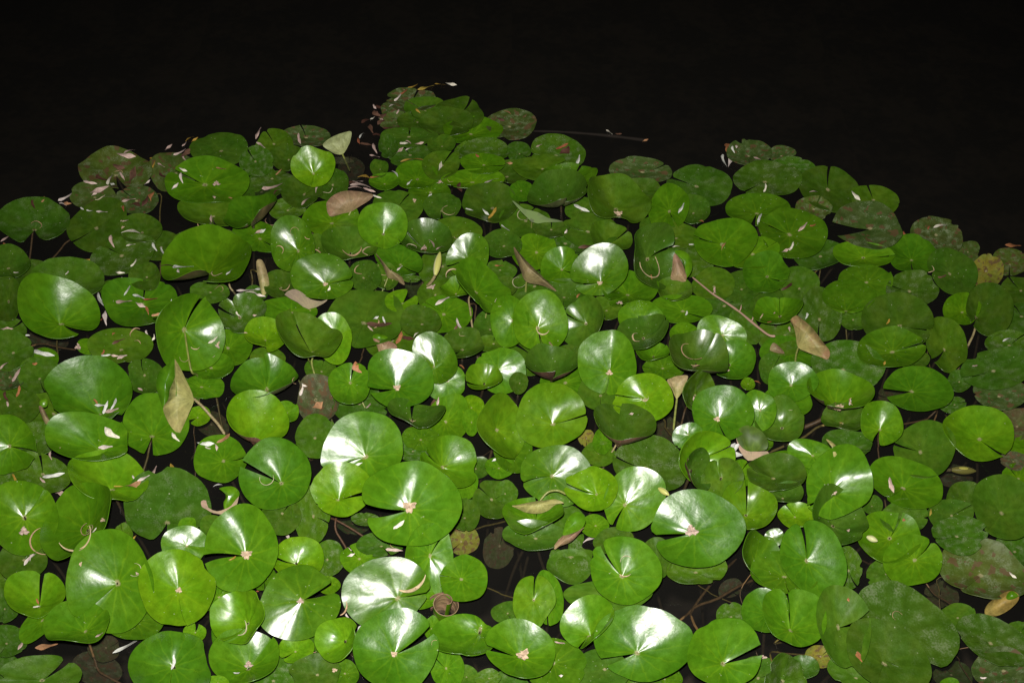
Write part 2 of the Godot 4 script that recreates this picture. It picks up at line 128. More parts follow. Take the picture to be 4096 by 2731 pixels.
	["dark green floating lily pad in front of the decayed yellow pad with holes", [0.9397,0.0221,-0.0704,-0.0155,-0.007,0.0703,-0.0474,-0.0003,-0.0003,0.2439,0.5384,0.4136,0.384,0.1253,0,2,123,0], ["o",0.0022,[-0.0293,-0.0058,0.0166, -0.0286,-0.0109,0.0229, -0.0402,-0.0185,0.0522, -0.0587,-0.0261,0.0841, -0.1122,-0.0807,0.1766]]],
	["green floating lily pad in front of the decayed yellow pad with holes", [0.8877,0.0143,-0.079,0.0374,-0.0018,-0.002,-0.01,-0.0022,0.0456,0.0778,0.0812,0.807,0.1276,0.1911,0,0,124,0], null],
	["dark green floating lily pad, nearest behind the heart-shaped open pad", [0.8329,0.0187,0.0284,-0.0016,-0.0027,0.0737,-0.0396,-0.0006,0.0136,0.0588,0.0847,0.9638,0.2094,0.1748,0,2,125,0], ["y",0.001,[-0.0034,-0.0042,0.0053, -0.028,-0.0227,-0.0086, -0.0237,-0.0402,-0.0024, -0.0194,-0.0577,0.0038, 0.023,-0.1515,0.0655]]],
	["green floating lily pad behind the heart-shaped open pad", [0.7171,0.0371,0.0595,0.0635,0.0021,0.0022,-0.0094,-0.0039,0.0525,0.0716,-0.0239,-0.3219,0.0772,0.1924,0,0,126,0], null],
	["", [0.7604,0.022,0.0736,0.0309,-0.0001,-0.0001,-0.0046,-0.0012,0.0238,0.0166,0.1163,1.4289,0.0921,0.1934,0,2,127,0], null],
	["heart-shaped green lily pad open to the left over dark water", [0.7495,0.0281,0.1581,0.0621,-0.0021,0.0056,-0.0149,-0.0025,0.0566,-0.1534,0.0009,2.8091,0.4538,0.1312,0,0,128,0], ["b",0.0009,[-0.0097,-0.0037,-0.001, -0.0018,-0.0321,-0.0279, -0.0125,-0.0496,-0.0292, -0.0237,-0.0671,-0.029, -0.1115,-0.1488,-0.0274]]],
	["dusty floating lily pad, second right of the large red-brown fan leaf", [0.6277,0.0286,0.0985,0.0676,-0.0053,0.0119,-0.0178,-0.0079,0.0614,-0.065,0.077,2.2715,0.0698,0.0924,0,3,129,0], null],
	["dusty floating lily pad in front of the decayed yellow pad with holes", [0.9521,0.0183,0.0279,0.0441,0.0014,0.0015,-0.0091,-0.0017,0.0375,0.0581,-0.072,-0.8915,0.0813,0.1288,0,3,130,0], null],
	["dusty floating lily pad right of the heart-shaped open pad", [0.9056,0.0334,0.1086,0.066,0.0026,-0.0055,-0.008,-0.0048,0.0505,-0.0691,0.031,2.7193,0.0873,0.0797,0,3,131,0], null],
	["mottled floating lily pad behind the dust-patched yellowish pad", [0.9029,0.0226,0.1621,0.0468,0.0044,0.0105,-0.0103,-0.0063,0.0364,-0.0349,0.105,1.8913,0.062,0.1651,0,4,132,0], null],
	["", [0.8351,0.0194,0.1276,0.0253,-0.0013,-0.0013,-0.0048,-0.0033,0.0242,0.0502,-0.1017,-1.1126,0.0398,0.1862,0,3,133,0], null],
	["green shining lily pad in front of the small brown triangle leaf", [0.5151,0.0447,0.1542,0.0465,0.0058,0.0058,-0.0023,-0.0178,0.0332,-0.0223,0.1162,1.7602,0.0684,0.2867,0,0,134,2], null],
	["green tilted lily pad left of the small round white-wedge pad", [0.5961,0.0415,0.1875,0.056,0.002,0.0165,-0.017,0.0091,0.0569,-0.0462,0.0898,2.0462,0.1395,0.2595,0,0,135,1], ["b",0.0041,[-0.0042,-0.0032,0.005, -0.0205,-0.0455,0.0096, -0.0509,-0.063,0.0151, -0.0807,-0.0805,0.0153, -0.1846,-0.1407,0.016]]],
	["green floating lily pad behind the young curled red-backed leaf", [0.5032,0.0241,0.1872,0.0472,0.0025,0.0024,-0.005,-0.0029,0.0388,-0.048,0.092,2.0517,0.0747,0.0742,0,0,136,0], null],
	["dark green floating lily pad in front of the small brown triangle leaf", [0.4897,0.0211,0.0961,0.0262,0.0015,0.0016,-0.004,-0.0056,0.0352,0.0609,-0.0961,-1.0058,0.0586,0.0972,0,2,137,0], null],
	["dark green tilted lily pad behind the small tan leaf back", [0.6011,0.0265,0.2313,0.0384,0.0061,0.0058,-0.007,0.0031,0.0381,-0.0759,-0.0083,-3.0332,0.0477,0.2304,0,2,138,1], ["y",0.0022,[-0.0023,-0.0044,-0.0003, -0.0368,-0.0305,-0.0124, -0.0557,-0.048,-0.0096, -0.0743,-0.0655,-0.0094, -0.1732,-0.1334,-0.0083]]],
	["small round lily pad with a white wedge of sheen, notch below", [0.6583,0.0548,0.2687,0.0367,0.0068,0.0063,-0.0032,-0.0182,0.0343,-0.1088,0.2163,1.9409,0.4538,0.2679,0,0,139,2], ["b",0.0014,[-0.0037,-0.0081,0.005, 0.008,-0.0588,-0.0254, 0.0102,-0.0763,-0.0173, 0.0122,-0.0938,-0.0091, 0.0305,-0.1844,0.0675]]],
	["dark green tilted lily pad right of the young curled red-backed leaf", [0.4816,0.0319,0.2499,0.0435,0.0057,0.0054,-0.0052,-0.0055,0.0435,0.0914,-0.0326,-0.343,0.1265,0.2896,0,2,140,1], null],
	["dusty floating lily pad at the small tan leaf back", [0.5937,0.0279,0.2964,0.0434,-0.0016,-0.0015,-0.0061,-0.0032,0.0388,0.0823,0.0367,0.4193,0.1093,0.1502,0,3,142,0], null],
	["dark green floating lily pad left of the sunken yellow flower bud", [0.7295,0.0303,0.3103,0.0547,0.0029,0.0026,-0.0126,-0.0052,0.0646,-0.1093,-0.0208,-2.9531,0.0873,0.1897,0,2,143,0], ["b",0.0016,[-0.0055,-0.0042,-0.0019, 0.0578,-0.0343,-0.1271, 0.0471,-0.0518,-0.1312, 0.0368,-0.0693,-0.1379, -0.0389,-0.148,-0.1877]]],
	["yellowish green lily pad with grey dust patches above the sunken bud", [0.8344,0.0296,0.2704,0.0594,0,0.0219,-0.0239,-0.0051,0.0574,0.072,0.0632,0.7201,0.0797,0.1635,0,1,144,0], null],
	["brownish floating lily pad right of the dust-patched yellowish pad", [0.9237,0.0096,0.2263,0.0401,0.0011,0.001,-0.0095,-0.0024,0.039,-0.07,0.0739,2.3296,0.0452,0.1868,0,5,146,0], null],
	["", [0.8941,0.0066,0.3135,0.0279,-0.0041,0.0029,-0.0072,-0.0019,0.0192,-0.0666,0.023,2.809,0.0511,0.123,0,5,147,0], null],
	["green shining lily pad left of the small tan leaf back", [0.5235,0.0469,0.3329,0.0371,0.004,0.0181,-0.0073,-0.0147,0.0193,0.0588,0.0692,0.867,0.048,0.2126,0,0,148,2], null],
	["", [0.471,0.0278,0.359,0.0493,0.002,-0.0208,0.007,-0.0019,0.0455,0.0555,0.0953,1.0433,0.065,0.0962,0,0,149,0], null],
	["", [0.4651,0.037,0.42,0.0327,0.0021,0.0056,-0.0063,0.0091,0.0275,-0.0508,-0.0412,-2.4605,0.1268,0.2812,0,2,150,1], null],
	["big glossy lily pad with a streak of sheen and a dried pink centre", [0.5523,0.0735,0.4258,0.0431,0.026,-0.0408,0.0398,-0.0178,0.0312,-0.2804,0.0075,-2.748,0.0873,0.2493,0,0,151,2], null],
	["dark green tilted lily pad right of the small pad behind oval pad", [0.5457,0.0417,0.4787,0.0421,-0.0089,0.0261,-0.0275,-0.0009,0.0443,-0.0447,0.1052,1.9725,0.0731,0.2508,0,2,152,1], null],
	["green floating lily pad left of the sunken yellow flower bud", [0.6808,0.0315,0.3884,0.0563,-0.0003,0.0295,-0.0237,-0.0025,0.0494,-0.0327,0.108,1.8652,0.0645,0.1955,0,0,153,0], null],
	["dusty floating lily pad right of the streaked pad with dried centre", [0.665,0.0246,0.4552,0.0439,-0.0029,-0.0024,-0.006,-0.0033,0.0334,0.0552,0.0853,0.9958,0.0833,0.0902,0,3,154,0], null],
	["", [0.6185,0.0179,0.4233,0.0186,0.0001,0.0001,-0.0034,-0.0017,0.0203,-0.0142,0.1189,1.6898,0.0544,0.1936,0,2,155,0], null],
	["green floating lily pad right of the oval pad with slit away", [0.6293,0.0272,0.5038,0.051,0.0011,0.0129,-0.0166,-0.0024,0.0507,0.04,-0.1084,-1.217,0.1252,0.1593,0,0,156,0], null],
	["green floating lily pad left of the broad grey dusted pad", [0.6583,0.0309,0.5544,0.0465,0.0041,0.0032,-0.0088,-0.0061,0.0489,0.0853,-0.0732,-0.7092,0.0799,0.1148,0,0,157,0], ["b",0.0011,[0.005,-0.0032,-0.0037, 0.0304,-0.0349,0.0333, 0.0558,-0.0524,0.0401, 0.0813,-0.0699,0.0471, 0.1806,-0.1316,0.074]]],
	["dark green floating lily pad, second in front of the sunken yellow flower bud", [0.7463,0.0211,0.45,0.0396,-0.0042,-0.0035,-0.0066,-0.0039,0.033,0.0798,-0.0533,-0.5888,0.1198,0.0948,0,2,158,0], null],
	["dark green floating lily pad, nearest in front of the sunken yellow flower bud", [0.7795,0.0148,0.4085,0.0308,-0.0009,-0.0008,-0.0076,-0.0033,0.0363,0.0917,0.0759,0.6912,0.0437,0.1918,0,2,159,0], null],
	["dark green floating lily pad right of the sunken yellow flower bud", [0.8379,0.032,0.4435,0.0373,-0.0068,0.0453,-0.0429,-0.0043,0.0462,0,0.1198,1.5708,0.0698,0.1671,0,2,160,0], null],
	["dusty floating lily pad behind the broad grey dusted pad", [0.7461,0.0344,0.503,0.0449,-0.0013,0.0095,-0.0138,-0.0012,0.0381,-0.0712,0.0514,2.5163,0.0887,0.0926,0,3,161,0], null],
	["small bright lily pad just behind the white-sheened oval pad", [0.4802,0.0321,0.4619,0.029,0.0023,0.0053,-0.006,0.0012,0.0278,-0.06,-0.0835,-2.1937,0.1054,0.1951,0,1,163,1], null],
	["bright green tilted lily pad left of the small pad behind oval pad", [0.4007,0.0428,0.4538,0.0441,0.0052,0.0044,-0.0042,-0.0088,0.043,-0.1218,0.1648,-1.4967,0.0873,0.1895,0,1,164,1], null],
	["oval lily pad, slit pointing away, white sheen on its right half", [0.4844,0.0744,0.5852,0.0324,-0.0229,0.0471,-0.0429,-0.0158,0.0241,-0.0804,0.1613,-2.5186,0.1396,0.2126,0,0,165,2], null],
	["", [0.4374,0.0323,0.5064,0.0161,0.0024,0.0019,-0.0007,-0.0081,0.0131,-0.1096,-0.0184,-2.9756,0.0923,0.1051,0,0,166,2], null],
	["broad grey dusted lily pad behind the rolled brown leaf bud", [0.7743,0.0235,0.5698,0.0633,0.0023,0.0343,-0.0282,-0.0085,0.0529,-0.0394,0.1041,1.9324,0.0515,0.1022,0,4,167,0], ["y",0.0008,[-0.005,-0.0049,0.0037, -0.0655,-0.0275,-0.0087, -0.0652,-0.045,0.0049, -0.0642,-0.0625,0.0185, -0.0573,-0.1382,0.1113]]],
	["large dusty lily pad with a bent stem lying on it, bottom right", [0.6172,0.0334,0.69,0.0629,-0.0096,0.0534,-0.0466,-0.0019,0.0588,-0.1462,0.1634,2.5959,0.1745,0.19,0,3,168,0], null],
	["dark green floating lily pad left of the dusty pad with bent stem", [0.518,0.0502,0.6987,0.0104,-0.0098,0.0686,-0.0415,-0.0023,0.0138,-0.0967,0.1433,-1.4269,0.1396,0.24,0,2,169,0], null],
	["dark green floating lily pad in front of the dusty pad with bent stem", [0.5763,0.0467,0.7523,0.0513,-0.0057,0.0446,-0.0377,-0.0011,0.0476,0.0073,0.1193,1.5098,0.0349,0.22,0,2,170,0], null],
	["dusty floating lily pad left of the dusty pad with bent stem", [0.5293,0.0283,0.7713,0.0422,-0.0029,0.017,-0.0121,-0.002,0.0246,-0.0007,0.1199,1.5766,0.0287,0.1188,0,3,171,0], null],
	["green floating lily pad in front of the oval pad with slit away", [0.4442,0.0491,0.6764,0.0391,-0.0031,0.0348,-0.0316,-0.0022,0.0428,0.1317,0.4222,-2.1869,0.1047,0.2,0,0,172,0], ["y",0.0014,[-0.0083,-0.0053,0.0224, -0.0267,-0.0531,0.0137, -0.0105,-0.0706,0.0002, 0.0044,-0.0881,-0.014, 0.0769,-0.154,-0.0832]]],
	["green floating lily pad left of the oval pad with slit away", [0.4387,0.0525,0.5952,0.0523,-0.0003,0.0115,-0.0108,-0.0031,0.0388,0.0232,0.1137,1.3693,0.03,0.1556,0,0,173,0], null],
	["dusty floating lily pad right of the oval pad with slit away", [0.5518,0.0252,0.5656,0.0232,0,0,-0.0063,-0.0052,0.0415,0.0384,0.072,1.0807,0.1166,0.0887,0,3,174,0], ["b",0.0015,[0.0004,-0.0043,0.0025, 0.0314,-0.0292,-0.0382, 0.0463,-0.0467,-0.049, 0.0614,-0.0642,-0.0595, 0.1425,-0.1324,-0.1159]]],
	["dusty tilted lily pad right of the pad with bright lower lobe", [0.4103,0.0532,0.7991,0.037,-0.0261,-0.0169,-0.0023,-0.0219,0.0372,0.118,-0.0159,-0.1341,0.0615,0.2907,0,3,175,1], ["y",0.0015,[0.0018,-0.0053,-0.0043, -0.0024,-0.0572,-0.0891, 0.0273,-0.0747,-0.1009, 0.059,-0.0922,-0.1103, 0.1591,-0.1513,-0.14]]],
	["dusty floating lily pad right of the pad with bright lower lobe", [0.4501,0.0189,0.7514,0.0253,0.0011,0.0007,-0.0026,-0.0027,0.0203,0.0106,0.119,1.4817,0.0513,0.1933,0,3,176,0], null],
	["dusty floating lily pad in front of the rolled leaf bud", [0.7551,0.0273,0.7092,0.0451,-0.0018,0.0354,-0.0247,-0.0023,0.0335,-0.0565,0.0627,2.304,0.0474,0.1531,0,3,177,0], ["b",0.0006,[-0.0041,-0.004,-0.0001, -0.0534,-0.0313,-0.0052, -0.0438,-0.0488,-0.0008, -0.0354,-0.0663,0.0058, 0.0324,-0.1495,0.0595]]],
	["mottled floating lily pad in front of the rolled leaf bud", [0.7572,0.0196,0.7558,0.0467,0.0019,0.0013,-0.0084,-0.0034,0.037,0.0808,-0.038,-0.4396,0.0428,0.1964,0,4,178,0], null],
	["", [0.6716,0.0169,0.7804,0.015,0.0001,0.0001,-0.0025,-0.0005,0.0117,0.0519,0.0933,1.0633,0.0321,0.1857,0,0,179,0], null],
	["", [0.4835,0.006,0.7229,0.025,-0.0028,-0.0019,-0.0025,-0.0026,0.0187,0.0642,-0.0802,-0.8959,0.1093,0.1061,0,6,180,0], null],
	["green floating lily pad behind the pad with bright lower lobe", [0.4041,0.0309,0.6519,0.0377,0.0037,0.0027,-0.0046,-0.0056,0.0405,0.0451,0.1101,1.182,0.1324,0.153,0,0,181,0], null],
	["round lily pad with a slit to upper left and broad white sheen", [0.1816,0.0631,0.5989,0.0531,-0.008,0.0252,-0.0232,-0.0225,0.0414,-0.0276,0.1701,-2.6896,0.0873,0.1763,0,0,182,2], null],
	["dark green floating lily pad behind the round pad with upper-left slit", [0.1701,0.032,0.5145,0.0346,0.0015,0.0012,-0.0013,-0.002,0.0263,-0.0551,0.0828,2.1577,0.0686,0.0604,0,2,183,0], null],
	["dark green floating lily pad right of the round pad with upper-left slit", [0.2382,0.0308,0.5498,0.0269,0.0025,0.0019,-0.0024,-0.006,0.0379,-0.0223,0.0942,1.8034,0.0661,0.195,0,2,184,0], null],
	["largest shining lily pad, with a pale pink scar and notch on its left", [0.3034,0.0729,0.5204,0.0755,0.0079,0.0204,-0.0104,-0.0349,0.0511,-0.0552,0.1187,2.7954,0.2443,0.1405,0,0,185,2], null],
	["dusty floating lily pad in front of the largest shining pad", [0.3015,0.0254,0.5668,0.0509,-0.0036,-0.0028,-0.0026,-0.0041,0.0313,0.0174,0.1156,1.4212,0.0666,0.1205,0,3,186,0], ["y",0.0009,[0.0003,-0.0045,0.003, 0.0046,-0.0294,0.0077, 0.0232,-0.0469,0.009, 0.0421,-0.0644,0.0083, 0.1413,-0.1319,0.0044]]],
	["green tilted lily pad left of the oval pad with slit away", [0.4021,0.0467,0.5699,0.0257,-0.0197,0.034,-0.0314,0.0171,0.035,0.0604,-0.0727,-0.8773,0.0799,0.2303,0,0,187,1], ["b",0.0008,[0.0017,-0.0058,-0.0008, -0.0266,-0.0507,0.0178, -0.0206,-0.0682,0.0442, -0.0151,-0.0857,0.0596, 0.0173,-0.1565,0.1509]]],
	["wide lily pad mostly white with sheen, right of the funnel-shaped leaf", [0.2028,0.0588,0.7298,0.0739,0.0014,0.001,-0.0017,-0.0297,0.0533,-0.1354,0.2885,2.7919,0.2793,0.1051,0,0,188,2], ["b",0.0021,[-0.0104,-0.0122,0.0133, 0.0789,-0.0628,-0.0925, 0.1079,-0.0803,-0.1397, 0.1359,-0.0978,-0.1861, 0.1909,-0.1536,-0.277]]],
	["bright funnel-shaped young lily pad pouring towards the viewer", [0.1202,0.0618,0.6967,0.0276,0.0215,-0.0268,0.0275,0.0062,0.0316,-0.3913,0.2526,3.0791,0.1047,0.3,0,1,189,1], null],
	["dark green floating lily pad in front of the round pad with upper-left slit", [0.1539,0.0327,0.6245,0.0696,0.0077,0.0057,-0.0012,-0.0044,0.0292,0.0159,0.1123,1.4303,0.0675,0.1175,0,2,190,0], null],
	["green tilted lily pad in front of the wavy olive-tan leaf", [0.0366,0.038,0.4699,0.0524,0.0035,-0.003,0.002,0.0093,0.0456,0.0311,-0.1068,-1.2877,0.1132,0.1855,0,0,191,1], null],
	["dark green floating lily pad left of the small spoon-shaped leaf", [0.0364,0.0298,0.5024,0.053,0.0031,0.0025,-0.0003,-0.0044,0.0293,0.0569,0.0261,0.4292,0.0333,0.1646,0,2,192,0], null],
	["green floating lily pad right of the small spoon-shaped leaf", [0.1396,0.0226,0.4738,0.0244,-0.0013,-0.0011,-0.0009,-0.0015,0.0227,0.0746,-0.0714,-0.7641,0.0646,0.1464,0,0,193,0], null],
	["bright green shining lily pad left of the funnel-shaped young pad", [0.0345,0.0501,0.6501,-0.0002,-0.0192,0.0368,-0.0338,0.0007,0.0005,-0.0972,-0.0042,-3.0985,0.1745,0.1405,0.15,1,194,2], null],
	["green floating lily pad left of the funnel-shaped young pad", [0.0585,0.033,0.6302,0.007,-0.0036,0.0523,-0.0227,-0.001,0.0042,0.0585,0.0298,0.4709,0.1075,0.0605,0,0,195,0], null],
	["lily pad with a withered yellow flower at its centre, bottom edge", [0.0127,0.0521,0.7441,0.051,-0.0104,0.0149,-0.0156,-0.0022,0.0487,0.0575,0.0928,2.9327,0.0873,0.282,0,0,196,1], null],
	["green tilted lily pad left of the pad with withered yellow flower", [-0.0767,0.0314,0.712,0.0513,-0.0012,-0.0008,0.0012,0.0013,0.0466,0.535,-0.603,0.9378,0.0698,0.3037,0,0,197,1], null],
	["green floating lily pad right of the pad with withered yellow flower", [0.0672,0.0271,0.752,0.0457,0.0008,0.0005,-0.001,-0.0019,0.0484,-0.0742,-0.0896,-2.2621,0.1332,0.1265,0,0,198,0], null],
	["dark green floating lily pad left of the wide white pad near bottom", [0.1394,0.0237,0.7575,0.0439,0.0015,0.001,-0.0015,-0.003,0.0357,0.0847,-0.0322,-0.3631,0.1344,0.1202,0,2,199,0], null],
	["lily pad with a bright lobe below its right-pointing notch, bottom edge", [0.3241,0.0619,0.7518,0.0581,-0.0073,-0.005,-0.0023,-0.027,0.0468,0.0292,0.3156,-0.3568,0.2793,0.3057,0,0,200,2], ["b",0.0022,[0.0004,-0.0122,0.0126, -0.0352,-0.0659,-0.1166, 0.0171,-0.0834,-0.1616, 0.0693,-0.1009,-0.2058, 0.1507,-0.156,-0.2746]]],
	["wrinkled lily pad almost wholly white with sheen, left of the spiral leaf", [-0.2009,0.056,0.6343,0.063,0.0162,-0.0243,0.0246,-0.0274,0.0416,0.1834,0.3129,0.3253,0.1047,0.0875,0,0,202,2], null],
	["green shining lily pad left of the pad with arc of glare", [-0.1342,0.059,0.5717,0.0001,-0.0405,0.0414,-0.0404,0.0069,0.0054,-0.0757,-0.053,-2.5311,0.1139,0.2126,0,0,203,2], null],
	["very large lily pad with a pale dried flower in its notch", [-0.1624,0.1144,0.5031,0.0774,0.0037,0.0031,0.0014,-0.0365,0.0625,-0.0804,0.111,2.9544,0.3491,0.1944,0,0,204,2], null],
	["lily pad with a pale arc of glare, behind the spiral leaf", [-0.0774,0.0454,0.6011,0.0397,0.0012,0.0009,0.0009,-0.0047,0.0431,-0.1125,-0.0208,-2.9584,0.0524,0.1047,0,0,205,0], ["y",0.0012,[-0.0044,-0.004,-0.0014, 0.0342,-0.0494,-0.02, 0.0538,-0.0669,-0.0231, 0.0718,-0.0844,-0.0272, 0.1681,-0.1525,-0.0489]]],
	["yellowing floating lily pad behind the pad with arc of glare", [-0.0839,0.0043,0.4878,0.028,0.0007,0.0005,0.0008,-0.0015,0.0338,-0.0765,0.0915,2.2671,0.1149,0.1654,0,6,206,0], null],
	["dark green floating lily pad right of the very large dried-flower pad", [-0.0805,0.0266,0.4541,0.0277,-0.0001,-0.0001,0.0008,-0.0013,0.0336,0.002,0.1198,1.5543,0.0335,0.1056,0,2,207,0], ["y",0.0015,[0.0001,-0.0042,0.0039, 0.0152,-0.0306,0.004, 0.0333,-0.0481,-0.0162, 0.0518,-0.0656,-0.0353, 0.1235,-0.1272,-0.1092]]],
	["", [-0.1473,0.0238,0.6266,0.0268,0.0024,-0.004,0.0034,-0.0025,0.0171,0.0691,0.0061,0.0873,0.1264,0.0718,0,0,208,0], null],
	["lily pad with a pointed lobe at right and white lower rim", [-0.3323,0.073,0.6678,0.0629,0.0176,-0.015,0.0194,-0.0374,0.037,0.0283,-0.0039,-0.0415,0.3491,0.2493,0,0,209,2], null],
	["bright green tilted lily pad behind the pointed-lobed white-rimmed pad", [-0.3504,0.0325,0.5556,0.0406,-0.0044,-0.0034,0.0035,-0.0076,0.0393,-0.1041,-0.0105,-3.0415,0.1396,0.193,0,1,210,1], null],
	["dusty floating lily pad behind the pointed-lobed white-rimmed pad", [-0.3022,0.0236,0.5442,0.0275,0.0011,0.0009,0.003,-0.003,0.0348,-0.12,0.0011,3.1328,0.1067,0.1184,0,3,211,0], null],
	["green floating lily pad behind the wrinkled white pad", [-0.2498,0.0248,0.5463,0.0333,-0.0024,-0.0019,0.0021,-0.004,0.0306,-0.0701,-0.0824,-2.2758,0.1027,0.153,0,0,212,0], null],
	["dusty floating lily pad behind the wrinkled white pad", [-0.2188,0.0309,0.5205,0.0401,-0.0003,-0.0003,0.0015,-0.0017,0.0242,0.0438,0.0827,1.0839,0.1216,0.1122,0,3,213,0], null],
	["", [-0.2964,0.0309,0.6032,0.0191,0.0005,0.0004,0.0015,-0.001,0.0166,-0.0067,-0.1197,-1.6264,0.0488,0.0815,0,1,214,0], null],
	["big lily pad at the bottom edge, sheen fanning out to its far rim", [-0.1772,0.0643,0.7495,0.0655,-0.005,-0.0034,0.002,-0.0249,0.0567,-0.0377,0.0932,-0.4761,0.2094,0.1763,0,0,215,2], null],
	["small yellow-green lily pad wedged left of the big bottom pad", [-0.2653,0.0505,0.7241,0.0141,0.0165,-0.0271,0.0271,0.0108,0.021,0.0832,0.0475,0.5185,0.0918,0.2241,0,1,216,1], null],
	["bright green floating lily pad left of the small wedged yellow-green pad", [-0.3368,0.0232,0.7208,0.0284,0.0013,0.0009,0.0026,-0.0024,0.0257,-0.078,0.0729,2.3905,0.1388,0.1732,0,1,217,0], null],
	["green tilted lily pad in front of the pad with curled white thread", [-0.4125,0.0353,0.747,0.0509,-0.0066,-0.0044,0.0064,-0.0004,0.0475,0.1119,0.1978,-0.8566,0.0698,0.2682,0,0,218,1], null],
	["dark green floating lily pad in front of the small wedged yellow-green pad", [-0.3033,0.0241,0.7656,0.0385,-0.0019,-0.0013,0.003,-0.0033,0.0334,0.094,-0.0068,-0.0724,0.0378,0.1777,0,2,219,0], null],
	["green floating lily pad in front of the small wedged yellow-green pad", [-0.2605,0.0181,0.7617,0.024,0.0011,0.0007,0.002,-0.0017,0.0248,0.0958,-0.0615,-0.5706,0.0308,0.0865,0,0,220,0], null],
	["", [-0.2972,0.0205,0.6922,0.0262,0.0008,0.0006,0.0028,-0.005,0.0338,0.1183,-0.0169,-0.1423,0.0923,0.1813,0,2,221,0], null],
	["", [-0.1259,0.0235,0.6809,0.0123,-0.0012,-0.0008,0.0007,-0.0028,0.0211,-0.1139,0.0242,2.9319,0.0557,0.0748,0,0,222,0], null],
	["green floating lily pad right of the big fan-sheened bottom pad", [-0.0993,0.0227,0.7559,0.0256,0.0004,0.0002,0.0011,-0.0021,0.0344,-0.0988,-0.057,-2.6187,0.0965,0.0798,0,0,223,0], null],
	["", [-0.0707,0.018,0.7646,0.0188,-0.0005,-0.0003,0.0004,-0.0018,0.0168,0.0281,0.1149,1.3311,0.0551,0.0885,0,2,224,0], null],
	["", [-0.037,0.0182,0.7696,0.0205,0.0013,0.0008,0.0002,-0.0017,0.0148,0.0804,0.0086,0.1062,0.0633,0.1037,0,3,225,0], null],
	["", [-0.4081,0.0188,0.5784,0.0221,0.0016,0.0012,0.0029,-0.0023,0.0251,0.0346,0.1148,1.278,0.1164,0.0742,0,0,226,0], null],
	["bright lily pad with a curled white thread, near the bottom edge", [-0.4192,0.0643,0.6893,0.015,0.0213,-0.0364,0.0377,0.0138,0.0257,-0.1393,0.1265,3.0962,0.1396,0.2334,0,1,227,1], null],
	["tall tilted lily pad with a pink stub at the tip of its slit", [-0.4406,0.0659,0.5587,0.0055,-0.0269,0.0652,-0.0593,0.0047,0.0037,0.0978,-0.1198,1.5403,0.1745,0.2867,0,0,228,2], null],
	["round lily pad with an orange-tipped wisp in its bright notch", [-0.4042,0.0674,0.3993,0.0622,-0.0016,-0.0014,0.003,-0.0291,0.0525,0.1571,0.1978,-2.6829,0.1571,0.2309,0,0,229,2], null],
	["big lily pad, left half brilliant white, curled petal at its centre", [-0.2599,0.0719,0.3462,0.0627,0.0227,-0.0286,0.0336,-0.033,0.0458,-0.0065,0.1864,-2.9068,0.0873,0.1405,0,0,230,2], null],
	["bright green lily pad with a pale slit, in front of the white-sheened pad", [-0.2899,0.0591,0.4249,0.0522,-0.0064,0.0066,-0.0056,-0.0179,0.0432,-0.0526,0.3524,-0.4395,0.1396,0.3057,0,1,231,2], ["r",0.0017,[-0.005,-0.0097,0.0133, -0.0129,-0.0631,0.0045, -0.0142,-0.0806,0.0214, 0.0022,-0.0981,0.0431, 0.0644,-0.1594,0.1254]]],
	["green tilted lily pad behind the very large dried-flower pad", [-0.1106,0.049,0.3602,0.0398,-0.0234,0.0236,-0.0255,0.0009,0.0435,-0.0935,0.031,2.8212,0.0698,0.2543,0,0,232,1], ["b",0.0009,[-0.0061,-0.0013,-0.0017, 0.0443,-0.053,-0.0535, 0.0533,-0.0705,-0.0795, 0.0645,-0.088,-0.1058, 0.1053,-0.1487,-0.201]]],
	["", [-0.0795,0.0225,0.3807,0.0211,-0.0004,-0.0003,0.0007,-0.0018,0.0332,-0.077,-0.0737,-2.3782,0.0365,0.1174,0,1,233,0], null],
	["dark green tilted lily pad in front of the pad with pink knob", [-0.1758,0.0479,0.245,0.0473,-0.0109,0.0072,-0.0033,0.0124,0.0429,-0.0286,-0.1041,-1.8392,0.2443,0.2182,0,2,234,1], null],
	["round dark-sheened lily pad with a withered pink knob at its centre", [-0.2049,0.0633,0.1659,0.0615,-0.0045,-0.0045,0.0017,-0.0237,0.0527,-0.0959,0.2384,2.8053,0.1745,0.31,0,0,235,2], null],
	["green tilted lily pad left of the pad with pink knob", [-0.2978,0.0474,0.1619,0.0394,-0.0032,-0.0031,0.0011,-0.0212,0.0338,0.0203,-0.1182,-1.4005,0.1745,0.2215,0.22,0,236,1], ["g",0.0014,[0.0002,-0.0009,-0.0062, 0.0111,-0.014,-0.0109, 0.0178,-0.0327,0.0031, 0.0299,-0.0514,0.0214, 0.0853,-0.1173,0.105]]],
	["green shining lily pad left of the bright bowl-shaped pad", [-0.1225,0.0438,0.1521,0.038,-0.0011,-0.0011,0.0002,-0.0225,0.0262,0.104,-0.0348,-0.3229,0.0616,0.0524,0,0,237,2], ["o",0.0016,[0.0038,-0.0024,-0.0036, -0.0112,-0.0144,-0.0187, 0.0006,-0.0311,-0.0138, 0.0195,-0.0478,-0.0088, 0.1166,-0.1136,0.0167]]],
	["green floating lily pad left of the narrow pad with chalky line", [-0.1157,0.0207,0.2287,0.0378,-0.002,-0.0019,0.0017,-0.0049,0.0556,-0.1097,-0.0421,-2.7749,0.0667,0.1995,0,0,238,0], null],
	["green floating lily pad right of the half-white big pad", [-0.1614,0.0281,0.2789,0.0355,0.0021,0.0019,0.0011,-0.0032,0.0265,-0.0484,0.0906,2.0615,0.0486,0.0608,0,0,239,0], null],
	["", [-0.1782,0.0189,0.3013,0.032,0.0007,0.0006,0.001,-0.0029,0.0213,0.0545,-0.0696,-0.9057,0.0743,0.1836,0,3,240,0], null],
